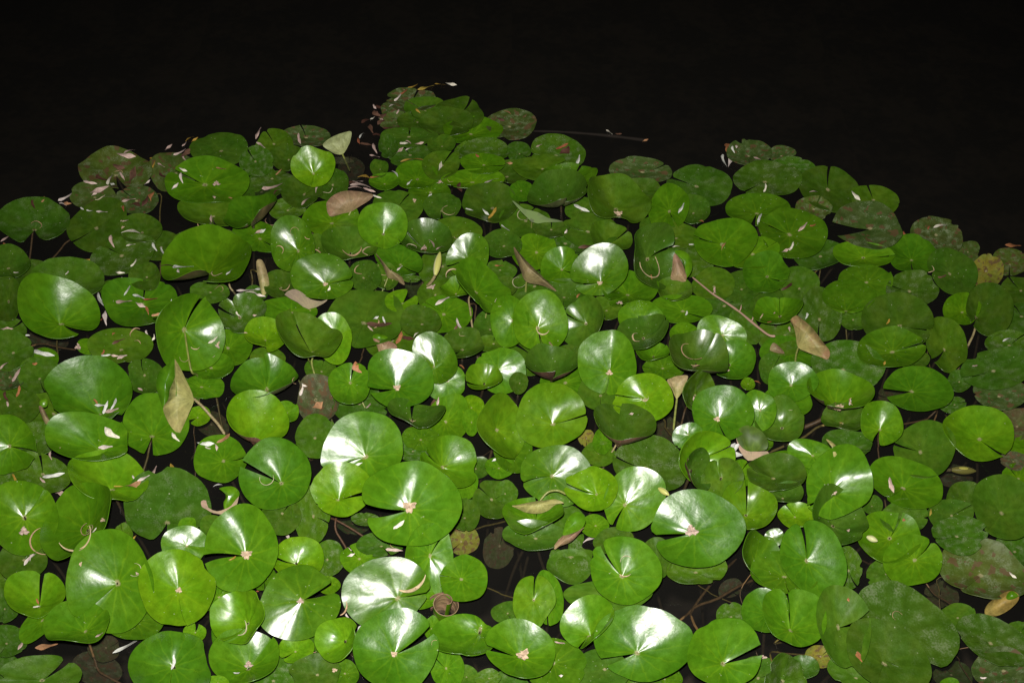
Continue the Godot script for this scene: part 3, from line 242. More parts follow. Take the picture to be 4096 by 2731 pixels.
	["", [-0.0718,0.0264,0.1991,0.0203,-0.0001,-0.0001,0.0006,-0.0011,0.0298,-0.1164,0.0266,2.9171,0.0446,0.1497,0,1,241,0], null],
	["", [-0.0748,0.0281,0.2397,0.0161,0.0004,0.0004,0.0006,-0.0032,0.0293,0.1013,-0.044,-0.4102,0.0363,0.1306,0,1,242,0], null],
	["narrow bright lily pad with a chalky line down its middle", [-0.0222,0.072,0.2915,0.0079,-0.0383,0.0408,-0.0398,0.0248,0.0309,0.0858,0.0063,0.073,0.0524,0.1997,0,1,243,1], null],
	["lily pad with two white rays of sheen and its notch at right", [0.0687,0.0617,0.2588,0.0643,-0.0014,-0.0013,-0.0005,-0.0277,0.0502,0.0752,0.181,-0.2008,0.1047,0.2493,0,1,244,2], null],
	["cupped dark lily pad on a visible slanting stem, mid picture", [0.1993,0.0484,0.2729,0.0558,-0.0051,0.0115,-0.0104,0.0104,0.0531,-0.0596,0.6358,-1.7137,0.0349,0.2182,0.2,2,245,1], ["o",0.0017,[-0.0104,0.003,0.0338, -0.0128,-0.0109,0.0259, -0.0255,-0.0317,0.0369, -0.0366,-0.0524,0.0468, -0.1047,-0.1305,0.1074]]],
	["dusty floating lily pad behind the silvery right-leaning pad", [0.2433,0.0191,0.3362,0.0614,-0.0014,0.0295,-0.0212,-0.0029,0.0602,-0.0873,0.0257,2.8548,0.1312,0.1727,0,3,246,0], null],
	["", [0.161,0.0268,0.285,0.0175,-0.0007,-0.0006,-0.0013,-0.0015,0.0301,0.1174,-0.0186,-0.1571,0.0486,0.1966,0,0,247,0], null],
	["green shining lily pad left of the small pad with white slit", [0.0767,0.0506,0.3853,0.0623,-0.0046,-0.004,-0.0003,-0.0305,0.0431,-0.1013,0.013,3.0141,0.0322,0.1584,0,0,248,2], null],
	["small bright green lily pad with a white slit to the left", [0.1376,0.0705,0.4325,0.0408,0.011,0.0094,-0.0006,-0.0203,0.0326,0.066,0.2113,-2.9528,0.1745,0.31,0,1,249,2], null],
	["silvery lily pad leaning right with a pointed lower lobe", [0.2047,0.0653,0.4501,0.026,0.0307,-0.0441,0.0428,-0.0093,0.0185,-0.2572,-0.1879,-2.991,0.2094,0.1051,0,0,250,2], null],
	["bright ring-shaped lily pad curling round a dark lobe, beside the flower", [0.3283,0.0653,0.3634,-0.0006,-0.0336,0.0381,-0.0465,0.0168,0.015,-0.0458,-0.1074,-1.9742,0.0702,0.3021,0,1,251,1], null],
	["dark green tilted lily pad at the bright ring-shaped pad", [0.3129,0.0768,0.3971,0.0056,-0.0219,0.0272,-0.0234,0.0223,0.0241,-0.0526,0.0716,2.2043,0.1197,0.2016,0,2,252,1], null],
	["green shining lily pad behind the bright ring-shaped pad", [0.3119,0.0425,0.2864,0.0234,0.0118,-0.0078,0.011,-0.0101,0.0184,0.0702,-0.0879,-0.8971,0.0514,0.1405,0,0,253,2], null],
	["dark green tilted lily pad in front of the white water lily flower", [0.3587,0.0585,0.402,0.0349,0.0038,0.0033,-0.0014,-0.0186,0.0304,-0.0406,-0.1128,-1.9165,0.1396,0.2346,0,2,254,1], null],
	["", [0.3957,0.0315,0.3649,0.0248,0.0007,0.0006,-0.0032,-0.0018,0.029,0.0632,-0.0987,-1.0017,0.1202,0.116,0,0,255,0], null],
	["dark green tilted lily pad in front of the young curled red-backed leaf", [0.4574,0.0377,0.3747,0.0494,0.0034,0.0089,-0.0098,0.003,0.0478,-0.0803,-0.003,-3.104,0.0697,0.1966,0,2,256,1], ["g",0.0015,[-0.0037,-0.0043,-0.0006, -0.0022,-0.0136,0.0379, -0.0041,-0.0276,0.0346, -0.0056,-0.0417,0.0307, -0.0265,-0.1457,-0.0254]]],
	["", [0.1339,0.0101,0.2596,0.0148,0.0016,0.0014,-0.0006,-0.0029,0.0192,0.0022,0.1111,1.5509,0.1084,0.1387,0,6,257,0], null],
	["dark green floating lily pad in front of the cupped pad on slanting stem", [0.1544,0.0201,0.3089,0.0311,0.0026,0.0024,-0.001,-0.0036,0.0257,0.0039,-0.12,-1.5384,0.0305,0.1439,0,2,258,0], ["o",0.0016,[0.0006,-0.0035,-0.0036, 0.007,-0.0087,-0.0091, -0.0021,-0.0164,-0.0017, -0.0109,-0.0241,0.0056, -0.0894,-0.0861,0.072]]],
	["green floating lily pad in front of the narrow pad with chalky line", [0.0019,0.0284,0.3099,0.0339,0.0003,0.0003,0,-0.0036,0.0498,-0.1142,-0.0319,-2.8693,0.0973,0.1416,0,0,259,0], null],
	["dusty floating lily pad left of the wavy olive-tan leaf", [-0.0096,0.0273,0.4046,0.021,0.0002,0.0002,0.0001,-0.0023,0.0255,-0.1071,0.054,2.675,0.1009,0.0633,0,3,260,0], null],
	["dark green floating lily pad left of the wavy olive-tan leaf", [-0.0319,0.0234,0.4183,0.0355,-0.001,-0.0009,0.0004,-0.0028,0.0442,-0.0881,-0.0807,-2.3999,0.0817,0.1692,0,2,261,0], null],
	["", [-0.0212,0.0231,0.3436,0.0271,0.0016,0.0015,0.0001,-0.0021,0.0225,-0.0783,0.0311,2.7639,0.0466,0.078,0,0,262,0], null],
	["dusty floating lily pad left of the half-white big pad", [-0.3499,0.02,0.2669,0.04,-0.0001,-0.0001,0.0045,-0.0044,0.049,-0.106,0.0506,2.6961,0.0366,0.0657,0,3,263,0], ["b",0.0012,[-0.004,-0.0042,0.0021, -0.0127,-0.024,0.0321, -0.0063,-0.0415,0.0159, 0.0015,-0.059,0.0008, 0.0458,-0.129,-0.086]]],
	["brownish floating lily pad right of the bright wavy-lobed pad", [-0.361,0.0092,0.1653,0.0399,-0.0022,-0.0022,0.005,-0.0075,0.0573,-0.0786,-0.079,-2.3541,0.0355,0.1316,0,5,264,0], null],
	["dusty floating lily pad left of the bright pad with pale slit", [-0.3411,0.0255,0.4525,0.0314,-0.0019,-0.0016,0.0056,-0.0052,0.0599,0.1131,0.0255,0.2222,0.0833,0.0791,0,3,265,0], ["r",0.0017,[0.0034,-0.0043,0.001, 0.0243,-0.0295,-0.0183, 0.041,-0.047,-0.0242, 0.0846,-0.0645,-0.0047, 0.1813,-0.1209,0.0385]]],
	["dark green floating lily pad in front of the pad with orange-tipped wisp", [-0.391,0.034,0.4595,0.0348,-0.0022,-0.0018,0.004,-0.0051,0.0389,0.071,-0.0939,-0.9239,0.1392,0.0871,0,2,266,0], null],
	["", [-0.2498,0.019,0.4567,0.0237,-0.0024,-0.002,0.0008,-0.0021,0.013,0.0569,-0.0137,-0.2372,0.082,0.0831,0,3,267,0], null],
	["bright lily pad with wavy right lobe, left of the sunken brown pad", [-0.4535,0.0477,0.2555,0.054,-0.0165,0.0048,-0.0025,0.0034,0.0537,0.0653,0.7562,-0.0754,0.1047,0.2864,0,1,268,1], null],
	["", [-0.4107,0.0327,0.2192,0.0243,-0.0027,-0.0026,0.0026,-0.0021,0.0242,0.0829,-0.0507,-0.549,0.0336,0.2274,0,1,269,1], null],
	["green tilted lily pad behind the bright wavy-lobed pad", [-0.4565,0.0376,0.155,0.0607,0.0003,-0.0153,0.0153,0.0094,0.061,0.0353,-0.1041,-1.2441,0.0524,0.2821,0,0,270,1], ["g",0.0014,[0.0007,-0.0049,-0.0063, 0.0172,-0.0141,0.0247, 0.024,-0.0279,0.0192, 0.0298,-0.0416,0.013, 0.0889,-0.1242,-0.0509]]],
	["dark green floating lily pad in front of the small bright dusty-rimmed pad", [-0.4662,0.014,0.0611,0.0333,-0.0012,-0.0012,0.0035,-0.0022,0.0304,0.0442,0.1007,1.1577,0.1279,0.0801,0,2,271,0], ["g",0.0015,[0.0017,-0.0043,0.0027, 0.0001,-0.0077,-0.0335, 0.017,-0.0129,-0.0192, 0.0377,-0.018,0.0023, 0.1118,-0.0723,0.0795]]],
	["cupped dark lily pad folded in front of a bright upright pad", [-0.3812,0.0711,0.0678,0.0581,-0.0094,-0.0024,0.0033,0.0047,0.0587,0.1559,0.351,-2.129,0.0524,0.2478,0.15,2,272,1], ["g",0.0012,[0.0096,-0.0038,0.0206, 0.0008,-0.0216,0.0283, 0.0008,-0.0484,0.014, 0.0012,-0.0751,-0.0014, 0.0032,-0.16,-0.0863]]],
	["bright green shining lily pad right of the folded cupped dark pad", [-0.3386,0.0518,0.0438,0.01,-0.0267,0.0418,-0.0354,-0.0027,0.0064,-0.0288,-0.1136,-1.8189,0.0498,0.2493,0,1,273,2], ["g",0.0017,[0.0036,-0.0023,-0.0041, -0.037,-0.0162,0.0322, -0.0301,-0.036,0.0689, -0.0184,-0.0558,0.0923, 0.0269,-0.1196,0.1833]]],
	["small bright lily pad on a pale stem with a dusty front rim", [-0.469,0.0427,0.0281,0.0401,-0.0099,0.0001,0.0007,0.0022,0.0411,0.0072,0.1193,1.5104,0.0836,0.2231,0,1,274,1], null],
	["green floating lily pad left of the greyish folded leaf edge", [-0.4359,0.0235,-0.0638,0.0533,-0.0022,-0.0024,0.0042,-0.0023,0.0393,0.0612,0.0275,0.4227,0.0468,0.1552,0,0,275,0], null],
	["lily pad with a brilliant white fan of sheen, left of centre", [-0.3758,0.0629,-0.1201,0.0622,-0.0107,0.0046,-0.0068,-0.0272,0.0357,0.1357,0.2684,-0.4785,0.0873,0.1763,0,0,276,2], null],
	["dark lily pad with a stranded tan thread, on a slanting stem", [-0.3334,0.0412,-0.2353,0.055,-0.0081,-0.0021,0.0019,0.0018,0.0581,0.0769,-0.0105,-0.1352,0.0524,0.3009,0,2,277,1], null],
	["dark green floating lily pad right of the old brown leaf sheath", [-0.4645,0.0226,-0.1426,0.0331,-0.0001,-0.0001,0.0047,-0.002,0.0413,0.0509,0.1046,1.1181,0.1152,0.1491,0,2,278,0], ["y",0.0018,[0.0022,-0.0042,0.0041, -0.0679,-0.0266,-0.078, -0.0708,-0.0441,-0.0709, -0.0733,-0.0616,-0.062, -0.0962,-0.1491,0.017]]],
	["", [-0.3978,0.0239,-0.2637,0.0235,-0.0003,-0.0004,0.0031,-0.0036,0.0349,-0.0763,0.0867,2.2924,0.1252,0.1836,0,2,279,0], null],
	["upright lily pad with chalky left edge, in front of the brown fan leaf", [-0.4422,0.0695,-0.2114,0.0009,-0.0372,0.0433,-0.0454,-0.0009,-0.0011,0.1867,-0.2183,0.4673,0.0698,0.2309,0,0,280,2], null],
	["round upright lily pad with a chalky streak down its middle", [-0.2645,0.0654,-0.28,0.0503,-0.0042,-0.0052,0.0005,-0.032,0.0377,0.0132,0.3438,1.5708,0.0349,0.1763,0.1,1,281,2], null],
	["green floating lily pad at the narrow brown folded leaf", [-0.2308,0.0249,-0.2123,0.0492,-0.001,0.0187,-0.006,-0.0048,0.0413,0.0698,0.0462,0.5844,0.1388,0.1717,0,0,282,0], ["g",0.0013,[0.0032,-0.0043,0.0028, -0.0101,-0.0104,0.0437, -0.0096,-0.0197,0.0498, -0.0094,-0.0289,0.056, -0.0053,-0.1093,0.145]]],
	["", [-0.205,0.0129,-0.1737,0.0203,0.0002,0.003,-0.0002,-0.0011,0.0107,-0.0003,0.12,1.5729,0.1385,0.167,0,3,283,0], null],
	["dark green floating lily pad left of the narrow brown folded leaf", [-0.2967,0.0214,-0.1707,0.0339,0.003,0.0035,0.0029,-0.0053,0.0442,-0.1107,0.0426,2.7746,0.0462,0.1748,0,2,284,0], ["g",0.0015,[-0.0032,-0.0045,0.001, -0.0162,-0.0098,-0.0436, 0.0002,-0.0176,-0.0102, 0.0226,-0.0254,0.0177, 0.0896,-0.08,0.1009]]],
	["", [-0.2576,0.0167,-0.1728,0.0285,-0.0006,-0.0007,0.002,-0.0058,0.0369,-0.0028,0.1198,1.5937,0.0987,0.1529,0,2,285,0], null],
	["broad dark lily pad with a dark red leaf and white petals on it", [-0.2862,0.0283,-0.0381,0.0791,0.0019,0.002,0.0058,-0.003,0.0807,-0.0331,0.1105,1.8616,0.0264,0.1462,0,2,286,0], ["b",0.0015,[-0.0019,-0.0044,0.0087, -0.0009,-0.0323,0.0474, -0.0061,-0.0498,0.0506, -0.0114,-0.0673,0.0538, -0.068,-0.1671,0.0892]]],
	["small yellow-green lily pad like a cut cake, below the pale bud", [-0.2171,0.0366,-0.079,0.0338,-0.0001,-0.0001,0.0016,-0.0026,0.03,0.0316,0.1455,-0.8748,0.6283,0.1854,0,1,287,0], null],
	["dark green floating lily pad in front of the cut-cake yellow-green pad", [-0.1771,0.034,-0.021,0.0404,0.0036,0.0038,0.0016,-0.0044,0.0394,0.0605,0.0884,0.9707,0.052,0.0604,0,2,288,0], null],
	["green shining lily pad right of the pad with pink knob", [-0.1426,0.0746,0.1211,0.0262,-0.0265,0.0368,-0.0322,-0.0124,0.014,0.2529,0.2327,1.2837,0.0382,0.1584,0,0,289,2], null],
	["dark green tilted lily pad behind the bright bowl-shaped pad", [-0.0923,0.0332,0.0452,0.0418,-0.001,-0.001,0.0009,-0.0038,0.0416,-0.0562,0.0937,2.1114,0.0516,0.2588,0,2,290,1], null],
	["green floating lily pad right of the cut-cake yellow-green pad", [-0.1303,0.0208,-0.0557,0.0538,0.0002,0.0003,0.0015,-0.0054,0.0485,-0.0695,-0.0638,-2.3989,0.0493,0.0789,0,0,291,0], ["b",0.0017,[-0.0038,-0.0036,-0.0036, 0.0538,-0.0248,-0.0611, 0.0561,-0.0423,-0.0382, 0.0588,-0.0598,-0.0187, 0.0722,-0.1265,0.0801]]],
	["dark green floating lily pad right of the cut-cake yellow-green pad", [-0.1563,0.0185,-0.1178,0.0352,0.0013,0.0014,0.0016,-0.0021,0.0407,0.0902,-0.0466,-0.4768,0.0538,0.1493,0,2,292,0], null],
	["", [-0.1125,0.0311,-0.1133,0.0306,-0.0009,-0.001,0.0011,0.0069,0.0313,0.042,-0.0869,-1.1201,0.1149,0.2343,0,0,293,1], null],
	["green shining lily pad right of the pale upright flower bud", [-0.0876,0.06,-0.1853,0.0242,0.0298,-0.0297,0.0362,-0.0095,0.0209,-0.089,-0.06,-2.5481,0.0524,0.2493,0,0,294,2], null],
	["oblong lily pad slanting down right with a chalky midrib", [-0.0631,0.0903,-0.0584,0.0402,-0.0342,0.0288,-0.0247,0.0157,0.0531,0.0472,0.0878,1.0779,0.0275,0.2671,0,0,295,1], ["o",0.0019,[-0.0028,-0.0034,0.0058, -0.0205,-0.0267,0.0009, -0.0179,-0.0605,0.0046, -0.014,-0.0943,0.0182, 0.0061,-0.1891,0.0891]]],
	["dark green tilted lily pad behind the pale upright flower bud", [-0.1769,0.0348,-0.2569,0.0539,-0.0023,-0.0028,0.0028,0.0062,0.0573,-0.0651,-0.0458,-2.5284,0.0659,0.2672,0,2,296,1], ["b",0.002,[-0.0038,-0.0041,-0.002, 0.0076,-0.0388,0.0053, -0.0013,-0.0563,0.0229, -0.0082,-0.0738,0.0371, -0.0501,-0.1456,0.1236]]],
	["dark green floating lily pad in front of the small viewer-facing notched pad", [-0.1247,0.0263,-0.2956,0.0618,0.003,0.0037,0.0013,-0.0058,0.0471,-0.0629,0.0415,2.5582,0.1325,0.1865,0,2,297,0], null],
	["dark green floating lily pad left of the slender brown triangle leaf", [-0.0204,0.0281,-0.2622,0.0408,0.0015,0.0018,0.0002,-0.0036,0.0421,0.0837,0.0327,0.3729,0.0865,0.0682,0,2,298,0], null],
	["dusty floating lily pad left of the slender brown triangle leaf", [-0.0245,0.0195,-0.1897,0.0335,-0.0024,-0.0028,0.0002,-0.0029,0.0278,0.0131,-0.1181,-1.4602,0.0276,0.0799,0,3,299,0], null],
	["", [-0.0154,0.0232,-0.1354,0.0265,-0.0006,-0.0007,0.0001,-0.0027,0.0273,0.0282,0.1139,1.3281,0.0952,0.1739,0,2,300,0], null],
	["", [-0.0445,0.0235,-0.0199,0.03,0.0016,0.0017,0.0004,-0.0027,0.038,0.0508,0.1067,1.1263,0.0613,0.1845,0,2,301,0], null],
	["", [-0.0356,0.0259,0.0315,0.0316,-0.0007,-0.0007,0.0002,-0.0009,0.0239,0.0133,-0.1175,-1.4579,0.1073,0.1643,0,2,302,0], null],
	["small bright bowl-shaped lily pad with a ragged brown rim", [-0.0492,0.0505,0.1551,0.0319,0.0036,-0.0044,0.0045,-0.0008,0.0317,-0.0866,0.0052,3.0811,0.1103,0.2411,0,1,303,1], null],
	["broad lily pad with two pale narrow leaves beside its closed slit", [-0.7332,0.0797,0.329,0.075,-0.0006,0.0081,0.0031,-0.0147,0.0461,0.1983,0.2577,-0.8964,0.0524,0.31,0,0,305,2], null],
	["yellow-green lily pad with bands of glare and debris in its notch", [-0.692,0.0586,0.4003,0.0639,-0.0232,0.0038,0.0033,0.0082,0.0606,0.191,0.1659,0.1452,0.0698,0.2812,0,1,306,1], null],
	["large lily pad with a clump of white petals near its front rim", [-0.7696,0.0494,0.187,0.0778,-0.0046,-0.0045,0.0105,-0.0178,0.0658,0.21,0.5461,0.1171,0.0698,0.31,0,0,307,2], null],
	["flat lily pad with a band of glare and an open notch showing its stem", [-0.6414,0.0333,0.2534,0.0596,-0.004,-0.0038,0.0107,-0.0089,0.0671,-0.0957,0.2822,1.6803,0.384,0.1596,0,0,308,0], ["y",0.0018,[-0.003,-0.0061,0.0188, -0.0137,-0.0373,-0.0052, -0.0189,-0.0548,0.0135, -0.0249,-0.0723,0.0296, -0.0593,-0.1421,0.121]]],
	["", [-0.5704,0.0223,0.2187,0.0216,0.0002,-0.0052,0.0065,-0.0016,0.0227,-0.0882,0.041,2.7063,0.4538,0.121,0,1,309,0], null],
	["green floating lily pad behind the hook-shaped curled leaf", [-0.514,0.0263,0.328,0.0482,-0.0002,-0.0002,0.0064,-0.0066,0.0494,0.1029,0,0,0.1396,0.0971,0,0,310,0], null],
	["big dull lily pad stained brown at its notch, under a yellow leaf", [-0.5858,0.0302,0.4391,0.077,-0.0067,-0.0056,0.0111,-0.0092,0.0719,-0.0232,0.3885,1.7494,0.384,0.0904,0,3,311,0], ["y",0.0015,[0.0021,-0.0074,0.0276, -0.0043,-0.0342,0.0029, -0.0057,-0.0517,0.0114, -0.0073,-0.0692,0.0188, -0.0232,-0.1631,0.0918]]],
	["lily pad with a withered flower hanging over its front, left edge", [-0.8183,0.0557,0.4851,0.0557,-0.0143,-0.0117,0.0069,-0.0281,0.0543,0.0851,-0.0822,-0.7685,0.0279,0.2151,0,0,312,1], null],
	["long tilted lily pad with dried petals near its grey lower edge", [-0.7116,0.0683,0.5051,0.0395,0.0218,-0.0536,0.0518,0.0282,0.0585,-0.0242,0.1123,1.7834,0.0349,0.2119,0,0,313,1], null],
	["dusty floating lily pad, second right of the white-glared left-edge pad", [-0.8206,0.0251,0.3612,0.0541,-0.0001,0.0176,-0.0006,-0.0051,0.0397,-0.0238,-0.1148,-1.7751,0.1334,0.1832,0,3,314,0], null],
	["lily pad cut by the left edge with a white glare and right-hand notch", [-0.8866,0.0587,0.3239,0.0568,-0.0052,-0.0048,0.0013,-0.0347,0.0382,0.1031,0.0208,0.1996,0.2094,0.2126,0,0,315,2], null],
	["dusty floating lily pad, nearest right of the white-glared left-edge pad", [-0.8541,0.0212,0.274,0.0408,-0.0012,-0.0011,0.0078,-0.0058,0.0375,-0.0434,0.1056,1.9609,0.0533,0.157,0,3,316,0], null],
	["dark green floating lily pad left of the small brown-backed rolled leaf", [-0.9,0.02,0.193,0.0374,-0.0019,-0.0019,0.0085,-0.004,0.0377,-0.0476,-0.1035,-2.0024,0.1372,0.1577,0,2,317,0], null],
	["", [-0.8792,0.0193,0.3749,0.0248,-0.0004,-0.0003,0.0062,-0.0035,0.0274,0.0694,-0.0937,-0.9333,0.0758,0.1031,0,3,318,0], null],
	["", [-0.5475,0.0262,0.475,0.0143,-0.0001,-0.0073,0.0063,-0.0008,0.0139,-0.0097,0.1192,1.6517,0.0968,0.0802,0,1,319,0], null],
	["green shining lily pad in front of the big brown-stained pad", [-0.54,0.0451,0.5328,0.0379,-0.0065,-0.0051,0.0018,-0.0175,0.0273,0.097,0.0202,0.2052,0.0383,0.0875,0,0,320,2], null],
	["", [-0.504,0.0267,0.4806,0.0226,0.001,0.0008,0.0037,-0.0012,0.0253,0.0994,-0.0518,-0.4806,0.0653,0.0658,0,2,321,0], null],
	["", [-0.6498,0.0316,0.498,0.0154,-0.0007,-0.0006,0.0033,-0.0024,0.0189,-0.0424,-0.1073,-1.9466,0.0981,0.0692,0,2,322,0], null],
	["large lily pad with a white wedge of sheen pointing left, lower left", [-0.635,0.0786,0.6321,0.025,-0.0475,0.0627,-0.0643,-0.0068,0.0169,0.0471,-0.1143,1.1542,0.0524,0.1944,0,0,323,2], null],
	["round bright lily pad with a pale grey scar, overlapping its left neighbour", [-0.5323,0.0662,0.636,0.0585,-0.0105,-0.0078,0.0052,-0.0257,0.0546,0.056,0.0086,1.4862,0.0175,0.2597,0,1,324,1], null],
	["lily pad with a narrow slit to upper right, above an orange leaf", [-0.6737,0.0636,0.7061,0.0455,-0.0007,-0.02,0.022,0.005,0.0445,0.1669,0.1878,-0.5742,0.1047,0.2291,0,0,325,1], ["b",0.0018,[0.0118,-0.0032,0.0054, 0.0145,-0.0676,0.012, 0.0201,-0.0851,0.0225, 0.0344,-0.1026,0.025, 0.1274,-0.1766,0.0416]]],
	["green floating lily pad right of the sunken olive pad", [-0.5963,0.0351,0.6782,0.0483,0.005,0.0035,0.0052,-0.0039,0.0307,0.0295,-0.1094,-1.3078,0.1192,0.1815,0,0,326,0], null],
	["cupped yellowish lily pad with a white petal in it, left edge", [-0.7634,0.0388,0.6284,0.0437,-0.0053,-0.0144,0.0169,0.0004,0.0435,0.0526,0.3707,-1.3756,0.1396,0.3034,0.2,1,327,1], null],
	["green floating lily pad in front of the cupped yellowish pad", [-0.7473,0.0281,0.6707,0.024,0.0032,-0.0362,0.0175,-0.0002,0.0163,0.0465,0.0506,0.8279,0.0383,0.0648,0,0,328,0], null],
	["dark green floating lily pad behind the cupped yellowish pad", [-0.8074,0.0255,0.5502,0.0405,-0.0025,-0.0019,0.0086,-0.005,0.0392,0.0573,-0.0982,-1.0427,0.1183,0.1484,0,2,329,0], null],
	["", [-0.8138,0.0224,0.6394,0.0228,-0.0005,-0.0003,0.0076,-0.0016,0.031,-0.0279,0.1012,1.8396,0.0375,0.0887,0,3,330,0], null],
	["dusty floating lily pad behind the torn bottom-left pad", [-0.7955,0.0174,0.7013,0.0314,0.0005,0.0003,0.0076,-0.001,0.0303,-0.0421,0.1087,1.9405,0.0743,0.0996,0,3,331,0], ["y",0.0015,[-0.0004,-0.0041,0.0031, -0.0273,-0.0214,-0.0449, -0.0167,-0.0389,-0.0552, -0.0033,-0.0564,-0.0628, 0.0798,-0.1288,-0.1103]]],
	["torn floating lily pad in the bottom left corner", [-0.7272,0.0207,0.7751,0.0663,0.0026,-0.0051,0.0118,-0.0046,0.0399,0.0601,-0.0507,-0.7012,0.2094,0.1049,0,3,332,0], null],
	["sunken olive lily pad with a hole, under the dark water", [-0.6559,-0.028,0.6825,0.0246,-0.0007,-0.0005,0.0048,-0.0039,0.0267,0.117,-0.0269,-0.2262,0.0833,0.0643,0,5,333,0], null],
	["round lily pad with a white bract at its centre, bottom edge", [-0.5168,0.055,0.7802,0.0581,-0.0105,-0.0069,0.007,-0.0166,0.0561,0.0407,-0.1873,1.7353,0.0175,0.2357,0,0,334,1], null],
	["", [-0.4998,0.027,0.693,0.018,-0.0007,-0.0005,0.0026,-0.0017,0.0177,0.039,-0.1113,-1.2335,0.4538,0.1085,0,1,335,0], null],
	["", [-0.4613,0.027,0.6927,0.0122,-0.0005,-0.0003,0.0039,-0.0019,0.0278,-0.0337,-0.0584,-2.0946,0.0872,0.0727,0,0,336,0], null],
	["green floating lily pad left of the pad with curled white thread", [-0.4722,0.0309,0.6275,0.0337,0.0006,0.0005,0.004,-0.0009,0.0275,0.0351,-0.1087,-1.2588,0.0455,0.1667,0,0,337,0], null],
	["", [-0.4473,0.0429,0.7934,0.0185,0,0,0.0015,-0.0011,0.0112,0.0658,-0.0166,-0.2477,0.0267,0.1715,0,1,338,0], null],
	["dark green floating lily pad in front of the wide-notched pad far left", [-1.0266,0.025,-0.2021,0.0486,-0.0021,-0.0024,0.012,-0.0045,0.0509,0.0351,0.1098,1.2611,0.0823,0.0965,0,2,339,0], null],
	["dark green floating lily pad left of the wide torn-lobed pad", [-1.0037,0.0199,-0.1,0.0341,-0.0007,-0.0008,0.0155,-0.0042,0.0638,0.1127,-0.0313,-0.2709,0.0584,0.1298,0,2,340,0], null],
	["dull lily pad with a dark hole, near the left edge", [-0.8915,0.0193,-0.1566,0.0752,-0.0017,-0.0019,0.013,-0.003,0.0605,0.0511,0.0763,0.9807,0.0984,0.1576,0,3,341,0], null],
	["wide green lily pad with open notch and torn lobe, left side", [-0.8748,0.0554,-0.0289,0.0747,-0.025,-0.0102,0.0026,-0.0187,0.0629,0.0936,0.3162,0.7037,0.3491,0.31,0,0,342,2], ["y",0.0015,[0.0065,-0.0119,0.0179, -0.0117,-0.0594,0.0197, -0.0141,-0.0769,0.0259, -0.0147,-0.0944,0.0354, -0.0199,-0.1814,0.1179]]],
	["lily pad crossed by a string of pink and orange fallen leaves", [-0.7317,0.0251,-0.0814,0.074,0.0017,-0.008,0.0153,-0.0048,0.0639,0.0233,-0.1141,-1.3697,0.0974,0.1152,0,0,343,0], null],
	["dark green floating lily pad behind the pad with string of leaves", [-0.7333,0.0381,-0.1482,0.0345,0.0037,0.0042,0.0059,-0.0044,0.0354,0.0744,-0.0763,-0.7979,0.036,0.0889,0,2,344,0], null],
	["green tilted lily pad left of the old brown leaf sheath", [-0.6103,0.0543,-0.1693,0.0896,-0.0023,-0.0284,0.0281,0.0297,0.1028,0,0.1194,1.5708,0.0349,0.2155,0,0,345,1], null],
	["dusty floating lily pad, nearest left of the old brown leaf sheath", [-0.6026,0.0236,-0.1186,0.0409,-0.0021,-0.0024,0.004,-0.0025,0.0285,0.0488,-0.0698,-0.9605,0.083,0.0927,0,3,346,0], ["o",0.0018,[0.0015,-0.0039,-0.0024, 0.0262,-0.0099,-0.0459, 0.0332,-0.0188,-0.0377, 0.0419,-0.0276,-0.0296, 0.1164,-0.0911,0.0399]]],
	["tall lily pad with a yellow ring-shaped curl near its front rim", [-0.6086,0.0847,0.0667,-0.0001,-0.0536,0.0504,-0.0565,0.0283,0.0302,-0.1041,-0.0311,-2.8516,0.0524,0.2422,0,0,347,1], ["g",0.0019,[-0.0006,0.0025,-0.0085, 0.017,-0.0217,0.0711, 0.0191,-0.0552,0.051, 0.0224,-0.0887,0.0334, 0.0378,-0.1759,-0.0476]]],
	["dusty tilted lily pad left of the small bright dusty-rimmed pad", [-0.5251,0.0351,-0.0387,0.0453,-0.0059,-0.0064,0.005,-0.0103,0.0457,-0.0964,-0.0236,-2.9014,0.1118,0.2817,0,3,348,1], null],
	["green floating lily pad left of the small bright dusty-rimmed pad", [-0.5417,0.0196,0.0369,0.0468,0.002,0.0021,0.0065,-0.0033,0.0483,-0.0565,-0.0955,-2.1046,0.0657,0.178,0,0,349,0], ["y",0.0013,[-0.0031,-0.0038,-0.005, -0.0251,-0.0236,0.0559, -0.017,-0.0411,0.0849, -0.0059,-0.0586,0.1277, 0.0206,-0.1154,0.23]]],
	["green floating lily pad, second right of the tall lengthwise-folded leaf", [-0.5661,0.022,0.0927,0.0435,0.0003,0.0003,0.0049,-0.0018,0.0338,-0.0363,-0.1022,-1.9116,0.1104,0.1683,0,0,350,0], ["y",0.001,[-0.0021,-0.0038,-0.0037, 0.0098,-0.026,0.0421, 0.0154,-0.0435,0.062, 0.0224,-0.061,0.0847, 0.0526,-0.1243,0.182]]],
	["green floating lily pad, nearest right of the tall lengthwise-folded leaf", [-0.5764,0.015,0.1377,0.0422,-0.0025,-0.0024,0.0041,-0.0029,0.029,-0.0557,-0.0573,-2.3425,0.0405,0.0933,0,0,351,0], ["b",0.0008,[-0.0028,-0.0037,-0.0019, -0.0056,-0.019,0.0835, -0.0051,-0.0365,0.0971, -0.0046,-0.054,0.1108, -0.001,-0.1297,0.2038]]],
	["dark green floating lily pad in front of the pad with string of leaves", [-0.7479,0.0268,0.0399,0.0591,-0.0039,-0.0041,0.0079,-0.0061,0.0453,0.0253,0.1119,1.348,0.0604,0.12,0,2,352,0], null],
	["", [-0.812,0.0177,0.0304,0.0233,-0.0001,-0.0001,0.004,-0.0015,0.0201,0.0429,0.0996,1.1638,0.0543,0.0825,0,1,353,0], null],
